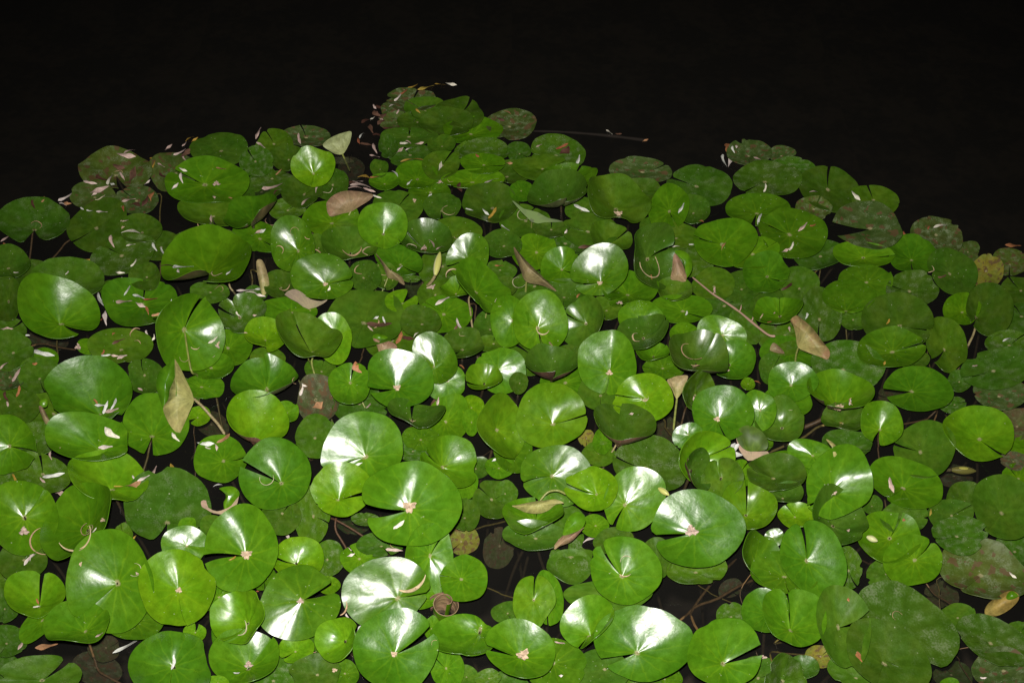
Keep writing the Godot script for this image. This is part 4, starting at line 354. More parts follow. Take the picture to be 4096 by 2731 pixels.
	["dusty floating lily pad left of the wide torn-lobed pad", [-0.9547,0.0257,0.0522,0.0425,-0.0028,-0.0029,0.0121,-0.0051,0.052,0.1057,-0.0281,-0.2599,0.0377,0.1713,0,3,355,0], ["b",0.0015,[0.0039,-0.0041,-0.0021, 0.0345,-0.0297,-0.0516, 0.0551,-0.0472,-0.0644, 0.0766,-0.0647,-0.075, 0.1683,-0.1278,-0.1199]]],
	["mottled floating lily pad left of the small brown-backed rolled leaf", [-0.9417,0.0182,0.1179,0.0287,-0.0004,-0.0004,0.008,-0.0021,0.0331,-0.0108,-0.1195,-1.6611,0.0755,0.075,0,4,356,0], null],
	["dusty floating lily pad behind the small brown-backed rolled leaf", [-0.8868,0.0224,0.1134,0.0413,0.0003,0.0003,0.0105,-0.0017,0.0451,0.026,0.1154,1.3493,0.0702,0.1707,0,3,357,0], null],
	["dark green floating lily pad left of the tall lengthwise-folded leaf", [-0.6854,0.025,0.1204,0.035,0.0002,0.0002,0.0075,-0.005,0.0445,-0.0418,-0.1126,-1.9262,0.083,0.0799,0,2,358,0], null],
	["", [-0.2595,0.0077,-0.779,0.0478,-0.0037,-0.0055,0.0018,-0.0046,0.0355,-0.0477,-0.0728,-2.1511,0.0721,0.1202,0,4,359,0], null],
	["dark green floating lily pad right of the farthest mottled pad", [-0.2003,0.0148,-0.7686,0.0508,0.0019,0.0028,0.0018,-0.0037,0.0434,-0.059,-0.0538,-2.4024,0.1112,0.1611,0,2,360,0], null],
	["", [-0.2669,0.0068,-0.7318,0.0424,-0.0028,-0.004,0.0016,-0.0039,0.0314,0.0438,-0.0821,-1.0811,0.114,0.1551,0,4,361,0], null],
	["", [-0.2158,0.0138,-0.7217,0.05,-0.0008,-0.0011,0.0017,-0.0028,0.0373,-0.0359,-0.0933,-1.9386,0.0777,0.0737,0,2,362,0], null],
	["", [0.0962,0.0054,0.5471,0.0395,-0.0009,-0.004,0.0009,-0.0012,0.0341,0.0841,0.0242,0.2796,0.0856,0.04,0,3,1000,0], null],
	["", [0.3604,0.0042,-0.2382,0.0538,-0.0009,0.009,-0.0079,-0.002,0.047,-0.0692,-0.0194,-2.8683,0.0731,0.04,0,3,1001,0], null],
	["", [0.531,0.0061,0.0395,0.053,-0.0017,0.007,-0.0103,-0.0007,0.047,0.0433,-0.0974,-1.1524,0.0569,0.04,0,0,1002,0], null],
	["", [1.0274,0.0055,-0.1435,0.0471,-0.0003,-0.0026,-0.0093,-0.0018,0.0408,-0.0532,-0.083,-2.1403,0.1493,0.04,0,2,1003,0], null],
	["", [0.0276,0.0053,-0.3649,0.0552,0.0017,-0.0025,0.0014,-0.0018,0.0516,0.034,-0.1066,-1.2623,0.0861,0.04,0,2,1004,0], null],
	["", [-0.3703,0.0051,0.7609,0.0384,0.0002,-0.0037,0.0068,-0.0021,0.0357,-0.0057,0.1196,1.6182,0.0676,0.04,0,3,1005,0], null],
	["", [-0.5328,0.0058,-0.3141,0.0564,0.0005,0.0158,0.0008,-0.0002,0.0503,0.0653,0.0466,0.6193,0.1187,0.04,0,0,1006,0], null],
	["", [0.8469,0.0059,0.5099,0.0388,-0.001,0.0033,-0.012,-0.0006,0.0376,-0.0499,0.1008,2.0302,0.0636,0.04,0,3,1007,0], null],
	["", [1.0063,0.0059,-0.0628,0.0525,0.0006,0.0061,-0.0126,-0.0019,0.0425,-0.0348,-0.1025,-1.8982,0.0925,0.04,0,3,1008,0], null],
	["", [-0.2269,0.0033,-0.6036,0.0561,0.0004,0.0009,0.0023,-0.0015,0.0471,-0.04,-0.0924,-1.9791,0.1418,0.04,0,3,1009,0], null],
	["", [0.0444,0.0032,-0.1553,0.0545,-0.0003,-0.0093,0.0031,-0.0005,0.0504,0.0282,-0.1112,-1.3228,0.0493,0.04,0,3,1010,0], null],
	["", [0.2385,0.0057,0.7613,0.0247,-0.0001,0.0029,-0.0037,-0.0003,0.0221,-0.0663,0.0836,2.2409,0.0353,0.04,0,0,1011,0], null],
	["", [-0.7347,0.0067,-0.2835,0.0452,-0.001,-0.0065,0.0099,-0.002,0.0445,0.0694,0.053,0.6526,0.0941,0.04,0,2,1012,0], null],
	["", [-0.1392,0.0069,-0.216,0.0535,0.0005,-0.0141,0.0083,-0.0007,0.0551,-0.0645,-0.0725,-2.2978,0.0711,0.04,0,3,1013,0], null],
	["", [0.7157,0.003,0.6473,0.032,0.0001,-0.0013,-0.0054,-0.0001,0.0275,0.0781,-0.0512,-0.5801,0.0715,0.04,0,2,1014,0], null],
	["", [-0.634,0.0066,0.1523,0.0514,0.0012,-0.0105,0.0132,-0.0007,0.0461,-0.0672,-0.0558,-2.4488,0.0656,0.04,0,3,1015,0], null],
	["", [-0.2303,0.0045,0.0043,0.0527,0.0008,-0.0128,0.0086,-0.0002,0.0472,-0.0318,-0.1083,-1.8564,0.0891,0.04,0,2,1016,0], null],
	["", [0.5262,0.007,-0.01,0.0519,-0.0002,0.0119,-0.0125,-0.0011,0.0512,0.0734,-0.0492,-0.5909,0.1368,0.04,0,3,1017,0], null],
	["", [0.4446,0.0044,0.2708,0.0262,-0.0009,-0.003,-0.0018,-0.0001,0.0219,0.0659,0.0595,0.7343,0.0809,0.04,0,0,1018,0], null],
	["", [0.6352,0.0046,-0.257,0.0556,-0.0022,-0.0016,-0.0082,-0.0014,0.0514,0.073,0.0243,0.3208,0.0907,0.04,0,3,1019,0], null],
	["", [0.8176,0.0042,0.1732,0.0258,-0.0008,0.0012,-0.0056,-0.0009,0.0217,0.0696,-0.046,-0.5843,0.0987,0.04,0,3,1020,0], null],
	["", [0.354,0.0056,0.6433,0.0255,-0.0006,-0.0032,-0.0009,-0.0004,0.024,-0.0345,0.1118,1.8702,0.0387,0.04,0,3,1021,0], null],
	["", [0.3785,0.0031,0.7596,0.0389,0.001,-0.0004,-0.0039,-0.0004,0.0379,0.098,-0.0286,-0.2839,0.133,0.04,0,2,1022,0], null],
	["", [-0.2811,0.0046,0.1736,0.0538,-0.0017,0.0069,-0.0004,-0.0011,0.048,-0.0416,-0.1024,-1.9568,0.0397,0.04,0,3,1023,0], null],
	["", [0.4979,0.006,-0.1069,0.053,0.0004,0.009,-0.0105,-0.0005,0.0528,-0.0071,0.1193,1.6302,0.1113,0.04,0,2,1024,0], null],
	["", [-0.8467,0.0038,0.5765,0.0396,-0.0003,0.0011,0.0089,-0.0006,0.0377,-0.0921,0.0256,2.8707,0.068,0.04,0,3,1025,0], null],
	["", [0.8926,0.0034,0.3553,0.0414,0.0007,-0.0089,-0.0043,-0.0006,0.0377,-0.0434,-0.1048,-1.9636,0.0595,0.04,0,0,1026,0], null],
	["", [0.0941,0.0055,0.4449,0.0314,-0.0007,0.0071,-0.0055,-0.0017,0.0305,0.093,-0.0213,-0.2251,0.0709,0.04,0,3,1027,0], null],
	["", [-0.9879,0.0051,-0.029,0.0398,-0.0006,0.0055,0.0061,-0.0017,0.0363,0.0679,-0.0654,-0.7663,0.1515,0.04,0,3,1028,0], null],
	["", [0.1033,0.004,0.1183,0.0539,-0.0005,-0.0019,-0.0006,-0.0012,0.0474,-0.0545,-0.0845,-2.1437,0.059,0.04,0,0,1029,0], null],
	["", [-0.3619,0.0035,0.0858,0.0321,0.0003,0.0091,-0.0013,-0.0003,0.0297,-0.0047,-0.1199,-1.6097,0.0428,0.04,0,2,1030,0], null],
	["", [-0.9502,0.006,0.1595,0.0516,0.0008,-0.0077,0.0147,-0.0021,0.0437,-0.0647,-0.0581,-2.4094,0.0827,0.04,0,2,1031,0], null],
	["", [-0.5159,0.0041,-0.136,0.0246,-0.0009,-0.0088,0.0062,-0.0004,0.0237,-0.0686,0.0462,2.5492,0.1496,0.04,0,3,1032,0], null],
	["", [0.4195,0.0049,-0.0991,0.0552,0,-0.0157,0.0014,-0.0013,0.0445,0.0659,-0.036,-0.5003,0.1369,0.04,0,3,1033,0], null],
	["", [-0.0077,0.0068,0.7834,0.0386,-0.0006,0.0055,-0.0036,-0.0012,0.0317,0.079,0.0514,0.5775,0.1205,0.04,0,3,1034,0], null],
	["", [-0.011,0.0053,-0.5339,0.0558,0.0013,-0.0006,0.0009,-0.0007,0.0466,-0.0045,0.1195,1.6082,0.1113,0.04,0,2,1035,0], null],
	["", [-0.849,0.0044,0.1888,0.0535,-0.0009,0.0002,0.0107,-0.0005,0.048,0.0629,0.0714,0.8482,0.0825,0.04,0,2,1036,0], null],
	["", [0.1952,0.0065,0.7832,0.0381,0.0002,0.0065,-0.0071,-0.0017,0.0375,-0.1022,-0.0238,-2.9127,0.1299,0.04,0,3,1037,0], null],
	["", [0.9309,0.0066,0.2873,0.0372,0.0001,0.0086,-0.0134,-0.0021,0.0357,0.0723,-0.0632,-0.7183,0.0873,0.04,0,0,1038,0], null],
	["", [-0.062,0.0035,0.3274,0.0254,-0.0009,-0.0049,0.0027,-0.0004,0.0238,-0.0858,-0.0006,-3.1347,0.0483,0.04,0,2,1039,0], null],
	["", [0.8093,0.0036,0.6766,0.0253,0.0003,-0.001,-0.0048,-0.0006,0.022,0.063,-0.0854,-0.9348,0.1226,0.04,0,3,1040,0], null],
	["", [0.6159,0.0065,0.5603,0.0325,-0.0002,-0.0036,-0.0033,-0.0008,0.0296,0.0808,0.0579,0.6217,0.0423,0.04,0,3,1041,0], null],
	["", [0.0421,0.0041,0.0457,0.0539,-0.0007,0.0048,-0.0032,-0.0024,0.0506,-0.0681,-0.0671,-2.3639,0.1448,0.04,0,2,1042,0], null],
	["", [-0.0081,0.0066,0.6383,0.0247,-0.0005,-0.0061,0.0035,-0.0013,0.0204,0.0284,0.1131,1.3246,0.1176,0.04,0,2,1043,0], null],
	["", [-0.803,0.0033,0.7434,0.0386,-0.0003,-0.0014,0.0088,-0.0016,0.0321,-0.0864,0.0154,2.9654,0.1188,0.04,0,3,1044,0], null],
	["", [-0.5483,0.0032,-0.4824,0.0535,0.0005,-0.0128,0.0106,0,0.0485,-0.0011,0.1198,1.5798,0.0644,0.04,0,2,1045,0], null],
	["", [0.1149,0.0048,-0.2956,0.0547,0.0002,0.0076,-0.0039,-0.0017,0.0461,-0.0651,-0.0301,-2.7087,0.0802,0.04,0,3,1046,0], null],
	["", [-0.8929,0.0069,0.0485,0.0266,-0.0006,0.0033,0.0039,-0.0004,0.0241,-0.0736,0.0443,2.6001,0.0971,0.04,0,0,1047,0], null],
	["", [-0.9797,0.0069,-0.188,0.0573,0.0012,0.0105,0.0088,0,0.0505,-0.0556,-0.0779,-2.1909,0.0641,0.04,0,3,1048,0], null],
	["", [-0.8082,0.0053,-0.1529,0.0264,0.0003,0,0.0048,-0.0005,0.0234,-0.0187,0.1158,1.7305,0.0475,0.04,0,2,1049,0], null],
	["", [0.3756,-0.0868,0.5217,0.0219,-0.0001,-0.0108,0.0041,-0.0011,0.0161,0.0138,0.1181,1.4548,0.1396,0.06,0,5,1050,0], null],
	["", [-0.6677,-0.0514,0.7068,0.0423,0.0026,0.0111,0.001,-0.0006,0.0296,-0.0215,-0.1155,-1.7551,0.1396,0.06,0,5,1051,0], null],
	["", [-0.0231,-0.0822,0.4383,0.0286,-0.0004,0.0033,-0.0034,-0.0046,0.0419,0.0319,-0.1175,-1.306,0.1396,0.06,0,5,1052,0], null],
	["", [-0.5694,-0.0749,0.1493,0.0315,-0.0029,0.019,-0.0067,0.0021,0.0318,-0.0893,0.015,2.9755,0.1396,0.06,0,5,1053,0], null],
	["", [0.7384,-0.0954,0.529,0.0261,-0.0004,0.0149,-0.0138,-0.0013,0.0243,-0.0713,0.0647,2.4054,0.1396,0.06,0,5,1054,0], null],
	["", [0.7171,-0.0851,0.6969,0.0309,0.0008,0.0083,-0.0106,0.0004,0.0265,-0.0672,-0.0692,-2.3414,0.1396,0.06,0,4,1055,0], null],
	["", [-0.2841,-0.0712,0.3938,0.0325,-0.0038,0.0011,0.0003,0.0012,0.0231,0.0575,-0.0512,-0.7274,0.1396,0.06,0,4,1056,0], null],
	["", [0.8076,-0.0697,0.2801,0.0367,-0.0004,0.0047,-0.009,0.0027,0.0286,0.0597,0.0389,0.5775,0.1396,0.06,0,5,1057,0], null],
	["", [-0.1956,-0.0881,-0.2515,0.0339,0.0019,0.0175,-0.0055,-0.0024,0.0304,-0.0005,-0.1201,-1.5748,0.1396,0.06,0,4,1058,0], null],
	["", [-0.9376,-0.073,-0.0788,0.0424,-0.0031,-0.0032,0.0068,-0.0033,0.0316,-0.0115,0.1181,1.6679,0.1396,0.06,0,5,1059,0], null],
	["", [0.7297,-0.0514,0.0997,0.0275,-0.0013,0.0068,-0.0086,-0.0003,0.0254,-0.0764,0.0165,2.9283,0.1396,0.06,0,5,1060,0], null],
	["", [0.2943,-0.0708,0.1651,0.0261,-0.003,0.0045,-0.007,-0.0036,0.0297,-0.03,-0.1156,-1.8246,0.1396,0.06,0,5,1061,0], null],
	["", [-0.3732,-0.0751,-0.662,0.0294,-0.0047,-0.0063,0.0043,0.0029,0.0501,-0.0197,-0.1182,-1.7358,0.1396,0.06,0,5,1062,0], null],
]
# kind, label, centre, up, along, length, width, seed
var LITTER := [
	["p","pinkish narrow fallen leaf, nearest behind the leaf-strewn mottled far pad",[-0.8618,0.0178,-0.5887,0.003,0.999,0.044,0.967,-0.014,0.254,0.0468,0.0123,5769]],
	["p","pinkish narrow fallen leaf, second behind the leaf-strewn mottled far pad",[-0.8563,0.0196,-0.5984,0.003,0.999,0.044,0.906,0.016,-0.423,0.0262,0.0075,9505]],
	["w","pale narrow fallen leaf lying on the leaf-strewn mottled far pad",[-0.8819,0.0101,-0.5054,0.003,0.999,0.044,0.171,0.043,-0.984,0.0426,0.0087,4344]],
	["w","pale narrow fallen leaf, nearest in front of the leaf-strewn mottled far pad",[-0.873,0.011,-0.4905,0.003,0.999,0.044,0.892,-0.022,0.452,0.0167,0.0055,1790]],
	["p","pinkish narrow fallen leaf left of the leaf-strewn mottled far pad",[-0.919,0.0208,-0.4838,-0.015,0.993,0.118,0.957,-0.019,0.289,0.0335,0.0087,3677]],
	["p","pinkish narrow fallen leaf, nearest in front of the leaf-strewn mottled far pad",[-0.8961,0.0165,-0.4635,-0.015,0.993,0.118,0.874,0.07,-0.48,0.0438,0.0127,4972]],
	["b","dark brown fallen leaf, nearest right of the leaf-strewn mottled far pad",[-0.8377,0.0117,-0.5242,0.003,0.999,0.044,0.046,0.044,-0.998,0.0601,0.0121,6561]],
	["w","pale narrow fallen leaf, second right of the wide-notched pad far left",[-0.971,0.002,-0.4584,0,1,0,0.642,0,-0.767,0.0401,0.0107,8635]],
	["o","orange fallen leaf right of the wide-notched pad far left",[-0.9611,0.002,-0.4354,0,1,0,0.966,0,0.259,0.0179,0.0109,3586]],
	["w","pale narrow fallen leaf, nearest right of the wide-notched pad far left",[-0.9704,0.002,-0.4297,0,1,0,0.888,0,0.46,0.0212,0.0054,6421]],
	["w","pale narrow fallen leaf, third right of the wide-notched pad far left",[-0.915,0.0236,-0.3878,0.026,0.999,0.041,0.71,-0.047,0.703,0.0125,0.0053,7571]],
	["w","pale narrow fallen leaf, fourth right of the wide-notched pad far left",[-0.8983,0.0216,-0.3848,0.026,0.999,0.041,0.995,-0.03,0.1,0.0153,0.0053,3473]],
	["w","pale narrow fallen leaf, second in front of the leaf-strewn mottled far pad",[-0.8724,0.0197,-0.3821,0.026,0.999,0.041,0.998,-0.028,0.048,0.0256,0.0072,2695]],
	["p","pinkish narrow fallen leaf, third in front of the leaf-strewn mottled far pad",[-0.8262,0.0127,-0.4306,0.038,0.997,0.071,0.933,-0.01,-0.359,0.0319,0.0092,2118]],
	["o","orange fallen leaf right of the leaf-strewn mottled far pad",[-0.7755,0.0148,-0.4413,0.038,0.997,0.071,0.072,0.069,-0.995,0.0331,0.0121,1128]],
	["y","yellow narrow fallen leaf, nearest right of the leaf-strewn mottled far pad",[-0.7973,0.0156,-0.553,-0.005,0.999,0.039,0.117,0.04,-0.992,0.0313,0.0061,3164]],
	["y","yellow narrow fallen leaf, second right of the leaf-strewn mottled far pad",[-0.8023,0.002,-0.5976,0,1,0,1,0,0,0.0244,0.0068,7686]],
	["p","pinkish narrow fallen leaf, second right of the leaf-strewn mottled far pad",[-0.779,0.002,-0.6391,0,1,0,0.466,0,-0.885,0.0273,0.0062,9208]],
	["p","pinkish narrow fallen leaf, fifth right of the leaf-strewn mottled far pad",[-0.7453,0.002,-0.6517,0,1,0,0.388,0,-0.922,0.0193,0.0056,3702]],
	["p","pinkish narrow fallen leaf, third right of the leaf-strewn mottled far pad",[-0.7447,0.0174,-0.601,-0.005,0.999,0.039,0.714,0.031,-0.7,0.0338,0.0088,2396]],
	["p","pinkish narrow fallen leaf, fourth right of the leaf-strewn mottled far pad",[-0.7287,0.0156,-0.5776,-0.005,0.999,0.039,0.565,-0.03,0.824,0.0252,0.0055,5785]],
	["w","pale narrow fallen leaf, fourth right of the leaf-strewn mottled far pad",[-0.7146,0.0467,-0.4957,0.089,0.99,0.111,0.878,-0.131,0.461,0.0221,0.0056,6771]],
	["w","pale narrow fallen leaf, third right of the leaf-strewn mottled far pad",[-0.7133,0.0419,-0.4706,0.089,0.99,0.111,0.261,-0.131,0.956,0.0338,0.0065,7669]],
	["w","pale narrow fallen leaf, second right of the leaf-strewn mottled far pad",[-0.724,0.0418,-0.4423,0.089,0.99,0.111,0.448,0.059,-0.892,0.0251,0.0059,4822]],
	["y","yellow narrow fallen leaf, third right of the leaf-strewn mottled far pad",[-0.7361,0.002,-0.6707,0,1,0,0.647,0,-0.762,0.025,0.0062,8982]],
	["y","yellow narrow fallen leaf, fourth right of the leaf-strewn mottled far pad",[-0.7165,0.0235,-0.6388,-0.091,0.987,0.135,0.69,0.16,-0.706,0.0206,0.0056,2050]],
	["o","orange fallen leaf, second left of the bright upright far pad",[-0.6344,0.0404,-0.5077,0.089,0.99,0.111,0.984,-0.105,0.145,0.0239,0.0066,7690]],
	["r","withered pink flower scrap left of the bright upright far pad",[-0.6394,0.0316,-0.4634,0.089,0.99,0.111,0.992,-0.078,-0.103,0.0162,0.013,5812]],
	["o","orange fallen leaf left of the chalky-edged upright pad",[-0.5966,0.0253,-0.4169,0.067,0.993,0.099,0.899,-0.103,0.426,0.0266,0.0068,3775]],
	["p","pinkish narrow fallen leaf left of the wide-notched pad far left",[-1.0628,0.002,-0.3187,0,1,0,0.545,0,-0.839,0.0345,0.0092,4381]],
	["o","orange fallen leaf left of the wide-notched pad far left",[-1.0582,0.002,-0.2919,0,1,0,0.668,0,0.744,0.0236,0.0053,6162]],
	["y","yellow narrow fallen leaf behind the holed dull pad",[-0.8769,0.002,-0.2427,0,1,0,0.956,0,0.293,0.0467,0.012,4154]],
	["w","pale narrow fallen leaf, third in front of the leaf-strewn mottled far pad",[-0.7941,0.0267,-0.3017,0.041,0.997,0.072,0.999,-0.042,0.004,0.0405,0.0114,6981]],
	["p","pinkish narrow fallen leaf right of the holed dull pad",[-0.8279,0.0231,-0.2793,0.007,0.997,0.08,0.351,-0.078,0.933,0.0398,0.0076,3045]],
	["w","pale narrow fallen leaf, sixth behind the pad with string of leaves",[-0.789,0.0209,-0.27,0.007,0.997,0.08,0.965,0.014,-0.262,0.0197,0.0057,7890]],
	["w","pale narrow fallen leaf, fifth behind the pad with string of leaves",[-0.7371,0.0223,-0.2622,0.007,0.997,0.08,0.444,-0.075,0.893,0.029,0.0056,44]],
	["w","pale narrow fallen leaf, fourth behind the pad with string of leaves",[-0.7237,0.0088,-0.2655,0.028,0.999,0.039,0.438,-0.047,0.898,0.03,0.0056,4607]],
	["w","pale narrow fallen leaf, third behind the pad with string of leaves",[-0.7741,0.0176,-0.2177,0.007,0.997,0.08,0.302,0.074,-0.95,0.0243,0.0056,5865]],
	["w","pale narrow fallen leaf, third right of the pad with string of leaves",[-0.6569,0.0558,-0.1612,-0.058,0.963,-0.263,0.991,0.088,0.103,0.0452,0.012,4013]],
	["p","pinkish narrow fallen leaf, second left of the chalky-edged upright pad",[-0.6369,0.0159,-0.3632,0.067,0.993,0.099,0.194,-0.11,0.975,0.0231,0.0052,4945]],
	["w","pale narrow fallen leaf, second left of the old brown leaf sheath",[-0.6277,0.014,-0.3127,-0.001,0.999,0.053,0.255,-0.051,0.966,0.0206,0.0051,5248]],
	["o","orange fallen leaf in front of the leaf-strewn mottled far pad",[-0.8278,0.0223,-0.3905,0.026,0.999,0.041,0.292,-0.046,0.955,0.0217,0.0053,7856]],
	["p","pinkish narrow fallen leaf, fourth in front of the leaf-strewn mottled far pad",[-0.813,0.0319,-0.3378,0.041,0.997,0.072,0.952,-0.017,-0.307,0.0177,0.0052,7944]],
	["b","dark brown fallen leaf behind the wide-notched pad far left",[-1.0194,0.0271,-0.4018,-0.047,0.996,0.074,0.328,-0.055,0.943,0.04,0.0077,7020]],
	["o","orange fallen leaf behind the wide-notched pad far left",[-1.0028,0.0307,-0.411,-0.047,0.996,0.074,0.025,0.076,-0.997,0.0194,0.0054,1399]],
	["b","dark brown fallen leaf, second lying on the leaf-strewn mottled far pad",[-0.8977,0.0108,-0.5128,0.003,0.999,0.044,0.892,-0.022,0.452,0.0448,0.0115,5938]],
	["p","pinkish narrow fallen leaf, third left of the bright upright far pad",[-0.5823,0.002,-0.694,0,1,0,0.141,0,-0.99,0.0471,0.0083,2502]],
	["p","pinkish narrow fallen leaf, second left of the bright upright far pad",[-0.5652,0.0176,-0.6238,0.071,0.992,0.104,0.754,-0.122,0.646,0.0322,0.0074,4967]],
	["p","pinkish narrow fallen leaf behind the bright upright far pad",[-0.4837,0.0071,-0.6651,-0.008,0.994,0.106,0.21,-0.101,0.972,0.0411,0.0075,6309]],
	["w","pale narrow fallen leaf lying on the farthest mottled pad",[-0.269,0.018,-0.8181,-0.01,0.998,0.069,0.425,0.067,-0.903,0.0346,0.007,934]],
	["o","orange fallen leaf lying on the farthest mottled pad",[-0.2547,0.0202,-0.8385,-0.01,0.998,0.069,0.57,0.063,-0.82,0.0289,0.0063,1397]],
	["y","yellow narrow fallen leaf behind the farthest mottled pad",[-0.2374,0.002,-0.8886,0,1,0,0.754,0,-0.657,0.033,0.0079,9250]],
	["y","yellow narrow fallen leaf, nearest right of the farthest mottled pad",[-0.2058,0.002,-0.8816,0,1,0,0.898,0,-0.44,0.0438,0.0131,5319]],
	["y","yellow narrow fallen leaf, second right of the farthest mottled pad",[-0.1725,0.002,-0.8956,0,1,0,0.988,0,0.154,0.0264,0.0072,2300]],
	["w","pale narrow fallen leaf behind the far pad with upturned rim",[-0.1465,0.002,-0.898,0,1,0,0.936,0,0.353,0.0304,0.0079,8694]],
	["b","dark brown fallen leaf, third right of the pale folded standing leaf",[-0.3385,0.002,-0.7416,0,1,0,0.834,0,-0.552,0.0244,0.0141,5654]],
	["p","pinkish narrow fallen leaf, second left of the farthest mottled pad",[-0.3225,0.002,-0.8015,0,1,0,0.37,0,0.929,0.0209,0.0057,9542]],
	["o","orange fallen leaf right of the pale folded standing leaf",[-0.3489,0.002,-0.6641,0,1,0,0.229,0,0.973,0.0252,0.0055,245]],
	["w","pale narrow fallen leaf right of the pale folded standing leaf",[-0.3443,0.002,-0.6854,0,1,0,0.382,0,-0.924,0.0248,0.0056,188]],
	["y","yellow narrow fallen leaf in front of the farthest mottled pad",[-0.2173,0.0207,-0.757,0.017,0.997,0.073,0.502,-0.072,0.862,0.021,0.0056,3436]],
	["p","pinkish narrow fallen leaf, nearest left of the farthest mottled pad",[-0.2655,0.0153,-0.7612,0.076,0.99,0.12,0.307,0.091,-0.947,0.0177,0.0056,1179]],
	["w","pale narrow fallen leaf, nearest in front of the farthest mottled pad",[-0.2433,0.0211,-0.6284,-0.026,0.991,0.132,0.999,0.022,0.03,0.0197,0.0096,4800]],
	["p","pinkish narrow fallen leaf, third right of the pale folded standing leaf",[-0.2532,0.007,-0.6212,-0.008,0.999,0.032,0.565,0.031,-0.824,0.0277,0.006,4096]],
	["w","pale narrow fallen leaf, second in front of the farthest mottled pad",[-0.2313,0.007,-0.6249,-0.008,0.999,0.032,0.917,0.02,-0.398,0.0202,0.0055,9964]],
	["p","pinkish narrow fallen leaf, nearest right of the pale folded standing leaf",[-0.3096,0.002,-0.6347,0,1,0,0.274,0,0.962,0.0408,0.0067,1663]],
	["p","pinkish narrow fallen leaf, second right of the pale folded standing leaf",[-0.3088,0.002,-0.6057,0,1,0,0.944,0,0.33,0.026,0.0067,9477]],
	["y","yellow narrow fallen leaf behind the small viewer-facing notched pad",[-0.2218,0.0061,-0.5814,-0.008,0.999,0.032,0.997,0.01,-0.074,0.0558,0.0059,2338]],
	["w","pale narrow fallen leaf, second right of the brown-pink fan leaf",[-0.2561,0.0275,-0.505,0.027,0.998,0.055,0.583,-0.061,0.81,0.025,0.0053,3827]],
	["w","pale narrow fallen leaf, second left of the small viewer-facing notched pad",[-0.2233,0.0201,-0.4844,-0.019,0.997,0.077,0.533,0.075,-0.843,0.0205,0.0053,3041]],
	["o","orange fallen leaf right of the brown-pink fan leaf",[-0.2995,0.0272,-0.4962,0.027,0.998,0.055,0.955,-0.009,-0.297,0.0215,0.0058,7404]],
	["y","yellow narrow fallen leaf behind the brown-pink fan leaf",[-0.3272,0.002,-0.5247,0,1,0,0.99,0,0.142,0.0293,0.012,5676]],
	["p","pinkish narrow fallen leaf, third behind the brown-pink fan leaf",[-0.3428,0.002,-0.5089,0,1,0,0.973,0,-0.229,0.0311,0.0085,2501]],
	["p","pinkish narrow fallen leaf, second behind the brown-pink fan leaf",[-0.332,0.002,-0.4932,0,1,0,0.975,0,0.221,0.0493,0.013,3416]],
	["p","pinkish narrow fallen leaf, nearest behind the brown-pink fan leaf",[-0.3433,0.002,-0.4862,0,1,0,1,0,0,0.0333,0.0091,6594]],
	["p","pinkish narrow fallen leaf right of the brown-pink fan leaf",[-0.312,0.002,-0.4815,0,1,0,0.869,0,0.496,0.0322,0.0078,8757]],
	["w","pale narrow fallen leaf, nearest right of the brown-pink fan leaf",[-0.2894,0.0295,-0.4222,0.058,0.989,0.134,0.914,-0.107,0.391,0.022,0.0057,2751]],
	["p","pinkish narrow fallen leaf in front of the bright upright far pad",[-0.4199,0.0242,-0.4591,-0.023,0.998,0.051,0.207,0.054,-0.977,0.0333,0.0064,9986]],
	["p","pinkish narrow fallen leaf left of the brown-pink fan leaf",[-0.4416,0.0208,-0.4167,-0.023,0.998,0.051,0.573,0.055,-0.818,0.0301,0.007,9967]],
	["w","pale narrow fallen leaf, nearest left of the small viewer-facing notched pad",[-0.1782,0.0109,-0.4501,0.035,0.997,0.062,0.587,0.03,-0.809,0.0145,0.0052,1481]],
	["w","pale narrow fallen leaf, fourth right of the small viewer-facing notched pad",[-0.0521,0.0129,-0.488,0.126,0.98,0.154,0.754,0.006,-0.657,0.0578,0.0079,8986]],
	["w","pale narrow fallen leaf behind the small viewer-facing notched pad",[-0.1582,0.0298,-0.5314,-0.003,0.996,0.092,0.145,0.091,-0.985,0.0313,0.0059,4866]],
	["o","orange fallen leaf left of the far pad with orange leaves",[-0.0766,0.0299,-0.57,-0.063,0.993,0.099,0.549,-0.048,0.834,0.0143,0.0054,3233]],
	["o","orange fallen leaf left of the pad with rust brown leaf",[-0.0052,0.0101,-0.5688,-0.024,1,0.015,0.985,0.021,0.172,0.0196,0.0054,8101]],
	["w","pale narrow fallen leaf, second right of the small viewer-facing notched pad",[-0.0906,0.0215,-0.3875,0.023,0.998,0.067,0.938,-0.045,0.344,0.018,0.0051,3491]],
	["w","pale narrow fallen leaf, third right of the small viewer-facing notched pad",[-0.0559,0.0155,-0.3871,0.023,0.998,0.067,0.572,-0.068,0.817,0.0248,0.0053,8696]],
	["y","yellow narrow fallen leaf left of the small green folded leaf",[-0.0419,0.0149,-0.384,0.023,0.998,0.067,0.416,0.051,-0.908,0.0407,0.0082,1288]],
	["w","pale narrow fallen leaf, nearest right of the small viewer-facing notched pad",[-0.1212,0.002,-0.3845,0,1,0,0.975,0,-0.221,0.0188,0.0051,7185]],
	["w","pale narrow fallen leaf left of the small green folded leaf",[-0.0142,0.0075,-0.3434,-0.029,0.999,0.036,0.675,-0.007,0.738,0.028,0.0062,1916]],
	["c","thin tan curled strip left of the chalky-edged upright pad",[-0.512,0.002,-0.366,0,1,0,1,0,0,0.0278,0.0023,9094]],
	["w","pale narrow fallen leaf left of the chalky-edged upright pad",[-0.5275,0.0089,-0.3294,-0.01,1,0.003,0.703,0.009,-0.711,0.0225,0.0057,1940]],
